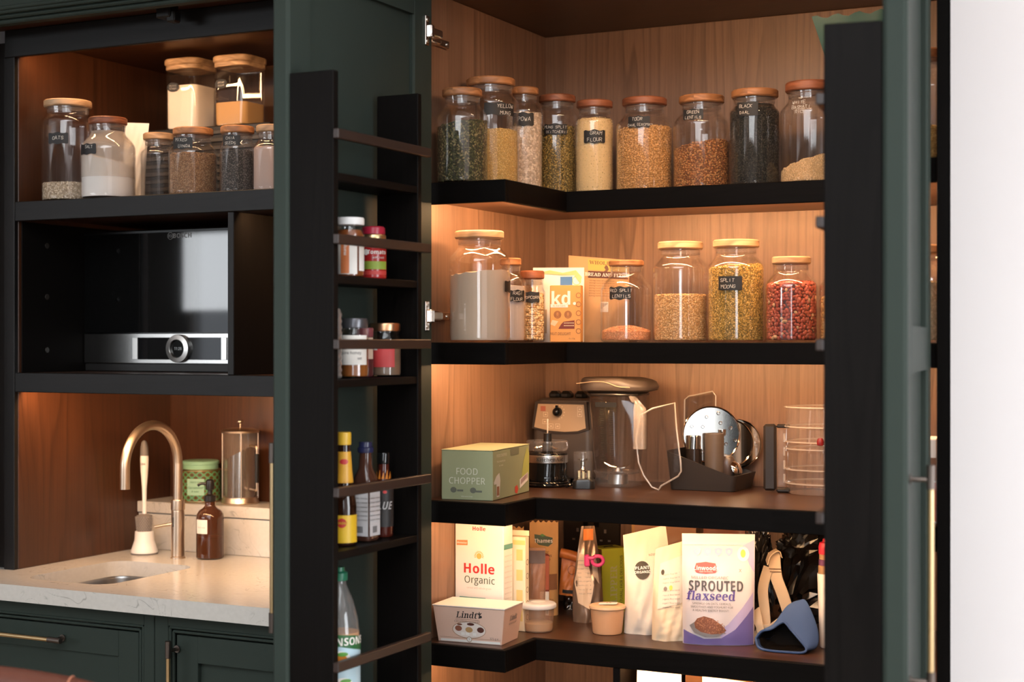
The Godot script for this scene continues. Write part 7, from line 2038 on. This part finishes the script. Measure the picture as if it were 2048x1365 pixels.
# ------------------------------------------------------------------ jars and bottles in the left door's rack
func build_door_rack_goods():
	var x = -1.553
	var white = mats["white_card"]
	var t = thing("condiment_jar", "jar with a white lid and orange and white label, top left of the door rack", "jar", Vector3(x, 1.5625, -2.447))
	lathed(t, "glass_body", [Vector2(0, 0.0005), Vector2(0.024, 0.0005), Vector2(0.0265, 0.004), Vector2(0.0265, 0.080), Vector2(0.0235, 0.089), Vector2(0.0235, 0.096)], glass(), 36)
	lathed(t, "contents", [Vector2(0, 0.003), Vector2(0.0235, 0.003), Vector2(0.0250, 0.006), Vector2(0.0250, 0.079), Vector2(0.021, 0.087), Vector2(0, 0.088)], mat("pickle", lin(0.20, 0.055, 0.012), 0.35), 30)
	lathed(t, "lid", [Vector2(0, 0.0962), Vector2(0.0262, 0.0962), Vector2(0.0268, 0.098), Vector2(0.0268, 0.107), Vector2(0.0255, 0.1095), Vector2(0, 0.110)], mat("lid_white", lin(0.78, 0.77, 0.76), 0.4), 36)
	var m = round_map(0.0267, 0.040, deg_to_rad(33))
	patch(t, m, rect_poly(-0.034, -0.034, 0.014, 0.030), white, 0.0003, "label", 0.005)
	patch(t, m, rect_poly(-0.017, -0.033, -0.001, 0.029), mat("label_orange", lin(0.66, 0.20, 0.07), 0.5), 0.0006, "label_stripe", 0.005)
	patch(t, m, rect_poly(0.018, -0.028, 0.036, 0.034), white, 0.0003, "label", 0.005)
	lettering(t, m, [["mango", -0.009, 0.012, 0.0075, "Droid Sans*", 1.0, 0.0, true]], white, 0.001)
	t = thing("condiment_jar", "red jar with a green striped label, beside the white lidded jar in the rack", "jar", Vector3(x, 1.5625, -2.530))
	lathed(t, "glass_body", [Vector2(0, 0.0005), Vector2(0.0225, 0.0005), Vector2(0.0245, 0.004), Vector2(0.0245, 0.068), Vector2(0.0225, 0.074), Vector2(0, 0.075)], mat("jar_red", lin(0.38, 0.018, 0.018), 0.22), 36)
	lathed(t, "gold_rim", [Vector2(0.0200, 0.0752), Vector2(0.0238, 0.0752), Vector2(0.0240, 0.081), Vector2(0.0225, 0.0835)], mats["brass"], 36)
	lathed(t, "lid", [Vector2(0, 0.084), Vector2(0.0215, 0.084), Vector2(0.0220, 0.086), Vector2(0.0215, 0.096), Vector2(0.0190, 0.0985), Vector2(0, 0.0988)], mat("lid_red", lin(0.36, 0.015, 0.04), 0.3), 36)
	m = round_map(0.0247, 0.036, deg_to_rad(33))
	patch(t, m, rect_poly(-0.030, -0.018, 0.030, -0.003), mat("label_lime", lin(0.28, 0.38, 0.045), 0.5), 0.0003, "label_stripe", 0.005)
	patch(t, m, rect_poly(-0.030, -0.028, 0.030, -0.021), mat("label_red", lin(0.55, 0.05, 0.04), 0.5), 0.0003, "label_stripe", 0.005)
	patch(t, m, ring_poly(0.0055, 0.0055, 16, Vector2(-0.015, 0.014)), white, 0.0004, "label_mark", 0.005)
	lettering(t, m, [["Tomato", 0.007, 0.014, 0.0105, "Droid Sans*"], ["with basil", 0.009, 0.004, 0.0055]], white, 0.0008)
	# second board
	t = thing("ribbed_shaker", "slim ribbed clear shaker at the near end of the middle rack board", "shaker", Vector3(x - 0.004, 1.3795, -2.404))
	var prof = [Vector2(0, 0.0005), Vector2(0.0120, 0.0005)]
	for k in 22:
		prof.append(Vector2(0.0135 if k % 2 == 0 else 0.0115, 0.004 + k * 0.0055))
	prof.append(Vector2(0.009, 0.126))
	prof.append(Vector2(0, 0.128))
	lathed(t, "ribbed_body", prof, mat("ribbed_plastic", lin(0.34, 0.31, 0.29), 0.12, {"metallic": 0.6}), 28)
	t = thing("condiment_jar", "honey jar with a grey lid and wide white label, on the middle rack board", "jar", Vector3(x, 1.3795, -2.462))
	lathed(t, "glass_body", [Vector2(0, 0.0005), Vector2(0.0245, 0.0005), Vector2(0.027, 0.004), Vector2(0.027, 0.078), Vector2(0.0225, 0.086), Vector2(0.0225, 0.091)], glass(), 36)
	lathed(t, "contents", [Vector2(0, 0.003), Vector2(0.024, 0.003), Vector2(0.0255, 0.006), Vector2(0.0255, 0.072), Vector2(0, 0.073)], mat("honey", lin(0.24, 0.075, 0.014), 0.2), 30)
	lathed(t, "lid", [Vector2(0, 0.0912), Vector2(0.0245, 0.0912), Vector2(0.0252, 0.093), Vector2(0.0252, 0.106), Vector2(0.0238, 0.109), Vector2(0, 0.1095)], mat("lid_slate", lin(0.10, 0.10, 0.11), 0.3, {"metallic": 0.6}), 36)
	m = round_map(0.0272, 0.046, deg_to_rad(33))
	patch(t, m, rect_poly(-0.040, -0.022, 0.026, 0.032), white, 0.0003, "label", 0.005)
	lettering(t, m, [["pure honey", -0.006, 0.000, 0.0075], ["set", 0.010, -0.010, 0.0065]], mats["ink"], 0.0008)
	t = thing("condiment_jar", "small plum and cream jar half hidden behind the honey jar in the rack", "jar", Vector3(x - 0.012, 1.3795, -2.516))
	lathed(t, "glass_body", [Vector2(0, 0.0005), Vector2(0.0165, 0.0005), Vector2(0.0180, 0.003), Vector2(0.0180, 0.068), Vector2(0.0150, 0.074), Vector2(0, 0.075)], mat("jar_plum", lin(0.075, 0.018, 0.022), 0.25), 30)
	lathed(t, "lid", [Vector2(0, 0.0752), Vector2(0.0172, 0.0752), Vector2(0.0176, 0.090), Vector2(0.0165, 0.092), Vector2(0, 0.0925)], mat("lid_plum", lin(0.20, 0.05, 0.06), 0.35), 30)
	patch(t, round_map(0.0182, 0.046, deg_to_rad(33)), rect_poly(-0.020, -0.012, 0.020, 0.028), mat("label_cream2", lin(0.58, 0.44, 0.34), 0.5), 0.0003, "label", 0.005)
	t = thing("condiment_jar", "wide jar with a copper lid and coral red label, on the middle rack board", "jar", Vector3(x - 0.006, 1.3795, -2.582))
	lathed(t, "glass_body", [Vector2(0, 0.0005), Vector2(0.0285, 0.0005), Vector2(0.031, 0.004), Vector2(0.031, 0.070), Vector2(0.0265, 0.079), Vector2(0.0265, 0.086)], glass(), 40)
	lathed(t, "contents", [Vector2(0, 0.003), Vector2(0.028, 0.003), Vector2(0.0295, 0.006), Vector2(0.0295, 0.060), Vector2(0, 0.061)], mat("tahini", lin(0.19, 0.12, 0.075), 0.5), 30)
	lathed(t, "lid", [Vector2(0, 0.0862), Vector2(0.0285, 0.0862), Vector2(0.0292, 0.088), Vector2(0.0292, 0.099), Vector2(0.0278, 0.1015), Vector2(0, 0.102)], metal("copper", 0.66, 0.36, 0.20, 0.3), 40)
	m = round_map(0.0312, 0.042, deg_to_rad(33))
	patch(t, m, rect_poly(-0.036, -0.024, 0.018, 0.026), mat("label_coral", lin(0.58, 0.055, 0.055), 0.5), 0.0003, "label", 0.005)
	patch(t, m, rect_poly(-0.034, 0.008, -0.016, 0.014), white, 0.0006, "label_mark", 0.005)
	# third board: sauce bottles
	t = thing("sauce_bottle", "tall sauce bottle with a yellow cap and yellow labels, in the lower rack", "bottle", Vector3(x, 1.0765, -2.428))
	var dark = mat("sauce_dark", lin(0.022, 0.008, 0.004), 0.08)
	lathed(t, "bottle", [Vector2(0, 0.0005), Vector2(0.0205, 0.0005), Vector2(0.0230, 0.004), Vector2(0.0230, 0.070), Vector2(0.0215, 0.085), Vector2(0.0165, 0.115), Vector2(0.0135, 0.150), Vector2(0.0118, 0.178), Vector2(0.0118, 0.182)], dark, 36)
	lathed(t, "cap", [Vector2(0, 0.1822), Vector2(0.0128, 0.1822), Vector2(0.0132, 0.184), Vector2(0.0132, 0.203), Vector2(0.0120, 0.205), Vector2(0, 0.2052)], mat("cap_yellow", lin(0.66, 0.40, 0.03), 0.4), 30)
	var yel = mat("label_yellow", lin(0.70, 0.44, 0.02), 0.4)
	patch(t, round_map(0.0233, 0.034, deg_to_rad(33)), rect_poly(-0.036, -0.028, 0.036, 0.022), yel, 0.0002, "label", 0.005)
	ring_part(t, round_map(0.0233, 0.038, deg_to_rad(33)), -0.004, 0.004, 0.0, 0.0085, mat("label_red2", lin(0.50, 0.03, 0.03), 0.4))
	lettering(t, round_map(0.0233, 0.038, deg_to_rad(33)), [["MAGGI", -0.004, 0.004, 0.0062, "Droid Sans*"]], yel, 0.0012)
	lathed(t, "neck_label", [Vector2(0.0172, 0.1135), Vector2(0.0150, 0.135), Vector2(0.0136, 0.156), Vector2(0.0125, 0.170)], mat("label_neck", lin(0.66, 0.34, 0.03), 0.4), 30)
	patch(t, round_map(0.0143, 0.152, deg_to_rad(33)), ring_poly(0.008, 0.005, 14), mats["label_red2"], 0.0002, "label_mark", 0.004)
	t = thing("sauce_bottle", "square-shouldered brown sauce bottle with a blue cap and long white label", "bottle", Vector3(x, 1.0765, -2.502))
	var o = MB.new()
	o.loft([rrect(0.036, 0.036, 0.008, 4, 0.0005), rrect(0.040, 0.040, 0.009, 4, 0.004), rrect(0.040, 0.040, 0.010, 4, 0.108), rrect(0.036, 0.036, 0.012, 4, 0.120), rrect(0.025, 0.025, 0.0105, 4, 0.134), rrect(0.022, 0.022, 0.0100, 4, 0.163)])
	put(t, "bottle", o, mat("sauce_brown", lin(0.055, 0.022, 0.014), 0.1), 50.0)
	lathed(t, "cap", [Vector2(0, 0.1632), Vector2(0.0140, 0.1632), Vector2(0.0150, 0.166), Vector2(0.0150, 0.172), Vector2(0.0125, 0.174), Vector2(0.0120, 0.183), Vector2(0, 0.1835)], mat("cap_navy", lin(0.015, 0.018, 0.06), 0.3), 28)
	for k in 2:
		var mm_ = flat_map(Vector3(0.0203, 0, 0), Vector3(0, 0, -1), Vector3.UP) if k == 0 else flat_map(Vector3(0, 0, 0.0203), Vector3.RIGHT, Vector3.UP)
		patch(t, mm_, rect_poly(-0.018, 0.010, 0.018, 0.104), mat("label_grey_white", lin(0.56, 0.55, 0.56), 0.5), 0.0002, "label")
		for j in 6:
			lettering(t, mm_, [["tomatoes, molasses", 0, 0.080 - j * 0.008, 0.0038]], mats["ink"], 0.0006, "small_print")
		for j in 7:
			patch(t, mm_, rect_poly(-0.008 + j * 0.0022, 0.016, -0.0068 + j * 0.0022, 0.028), mats["ink"], 0.0005, "barcode")
	t = thing("sauce_bottle", "slim hot sauce bottle with flames on its neck, third in the lower rack", "bottle", Vector3(x, 1.0765, -2.566))
	lathed(t, "bottle", [Vector2(0, 0.0005), Vector2(0.0165, 0.0005), Vector2(0.0185, 0.004), Vector2(0.0180, 0.040), Vector2(0.0165, 0.060), Vector2(0.0182, 0.085), Vector2(0.0165, 0.102), Vector2(0.0110, 0.118), Vector2(0.0105, 0.138)], mat("sauce_red", lin(0.06, 0.010, 0.006), 0.1), 32)
	lathed(t, "cap", [Vector2(0, 0.1382), Vector2(0.0120, 0.1382), Vector2(0.0125, 0.140), Vector2(0.0125, 0.157), Vector2(0.0115, 0.159), Vector2(0, 0.1592)], mats["gloss_black"], 26)
	m = round_map(0.0190, 0.060, deg_to_rad(33))
	patch(t, m, rect_poly(-0.028, -0.040, 0.028, 0.034), mat("label_black", lin(0.02, 0.018, 0.018), 0.5), 0.0003, "label", 0.005)
	lettering(t, m, [["BLUE", -0.002, 0.0, 0.020, "Droid Sans*", 0.8, 0.3]], mat("label_silver", lin(0.42, 0.42, 0.42), 0.4), 0.0008)
	for k in 9:
		patch(t, round_map(0.0128, 0.118, deg_to_rad(33)), PackedVector2Array([Vector2(-0.030 + k * 0.0065, -0.008), Vector2(-0.025 + k * 0.0065, -0.008), Vector2(-0.026 + k * 0.0065, 0.006 + 0.004 * (k % 2))]), mat("flame_orange", lin(0.60, 0.20, 0.02), 0.5), 0.0016, "flame", 0.004)
	patch(t, m, ring_poly(0.004, 0.003, 10, Vector2(0.002, 0.026)), mats["label_red2"], 0.0010, "label_mark", 0.004)
	# bottom board: squash bottle
	t = thing("squash_bottle", "clear squash bottle with a green cap and round orange label, lowest in the rack", "bottle", Vector3(x, 0.7825, -2.412))
	lathed(t, "bottle", [Vector2(0, 0.0005), Vector2(0.034, 0.0005), Vector2(0.0375, 0.005), Vector2(0.0380, 0.130), Vector2(0.0340, 0.165), Vector2(0.0260, 0.195), Vector2(0.0160, 0.218), Vector2(0.0125, 0.226), Vector2(0.0125, 0.232)], glass("squash_clear", 0.12, Color(0.8, 0.8, 0.8)), 40)
	lathed(t, "squash", [Vector2(0, 0.003), Vector2(0.034, 0.003), Vector2(0.0365, 0.008), Vector2(0.0368, 0.128), Vector2(0.036, 0.140), Vector2(0, 0.141)], mat("squash_orange", lin(0.60, 0.30, 0.12), 0.25), 36)
	lathed(t, "cap", [Vector2(0, 0.2322), Vector2(0.0148, 0.2322), Vector2(0.0152, 0.234), Vector2(0.0150, 0.246), Vector2(0.010, 0.249), Vector2(0.0095, 0.256), Vector2(0, 0.2565)], mat("cap_green", lin(0.012, 0.14, 0.075), 0.35), 28)
	m = round_map(0.0383, 0.085, deg_to_rad(33))
	patch(t, m, rect_poly(-0.055, -0.080, 0.055, 0.045), mat("label_sky", lin(0.45, 0.62, 0.70), 0.4), 0.0003, "label", 0.006)
	patch(t, m, PackedVector2Array([Vector2(-0.055, 0.046), Vector2(-0.030, 0.052), Vector2(0.0, 0.055), Vector2(0.030, 0.052), Vector2(0.055, 0.046), Vector2(0.055, 0.022), Vector2(0.0, 0.034), Vector2(-0.055, 0.022)]), mat("label_green", lin(0.02, 0.12, 0.035), 0.4), 0.0006, "label_arch", 0.006)
	lettering(t, m, [["ROBINSONS", 0.002, 0.042, 0.0190, "Droid Sans*", 0.95]], white, 0.0012)
	for q in [[0.0, 0.008], [0.006, -0.040]]:
		patch(t, m, ring_poly(0.022, 0.018, 22, Vector2(q[0], q[1])), white, 0.0005, "picture_halo", 0.006)
		patch(t, m, ring_poly(0.016, 0.012, 20, Vector2(q[0], q[1])), mat("orange_fruit", lin(0.66, 0.22, 0.02), 0.4), 0.0008, "fruit", 0.006)
		patch(t, m, ring_poly(0.010, 0.004, 12, Vector2(q[0] + 0.006, q[1] + 0.012)), mat("fruit_leaf", lin(0.10, 0.30, 0.04), 0.4), 0.0011, "leaf", 0.006)
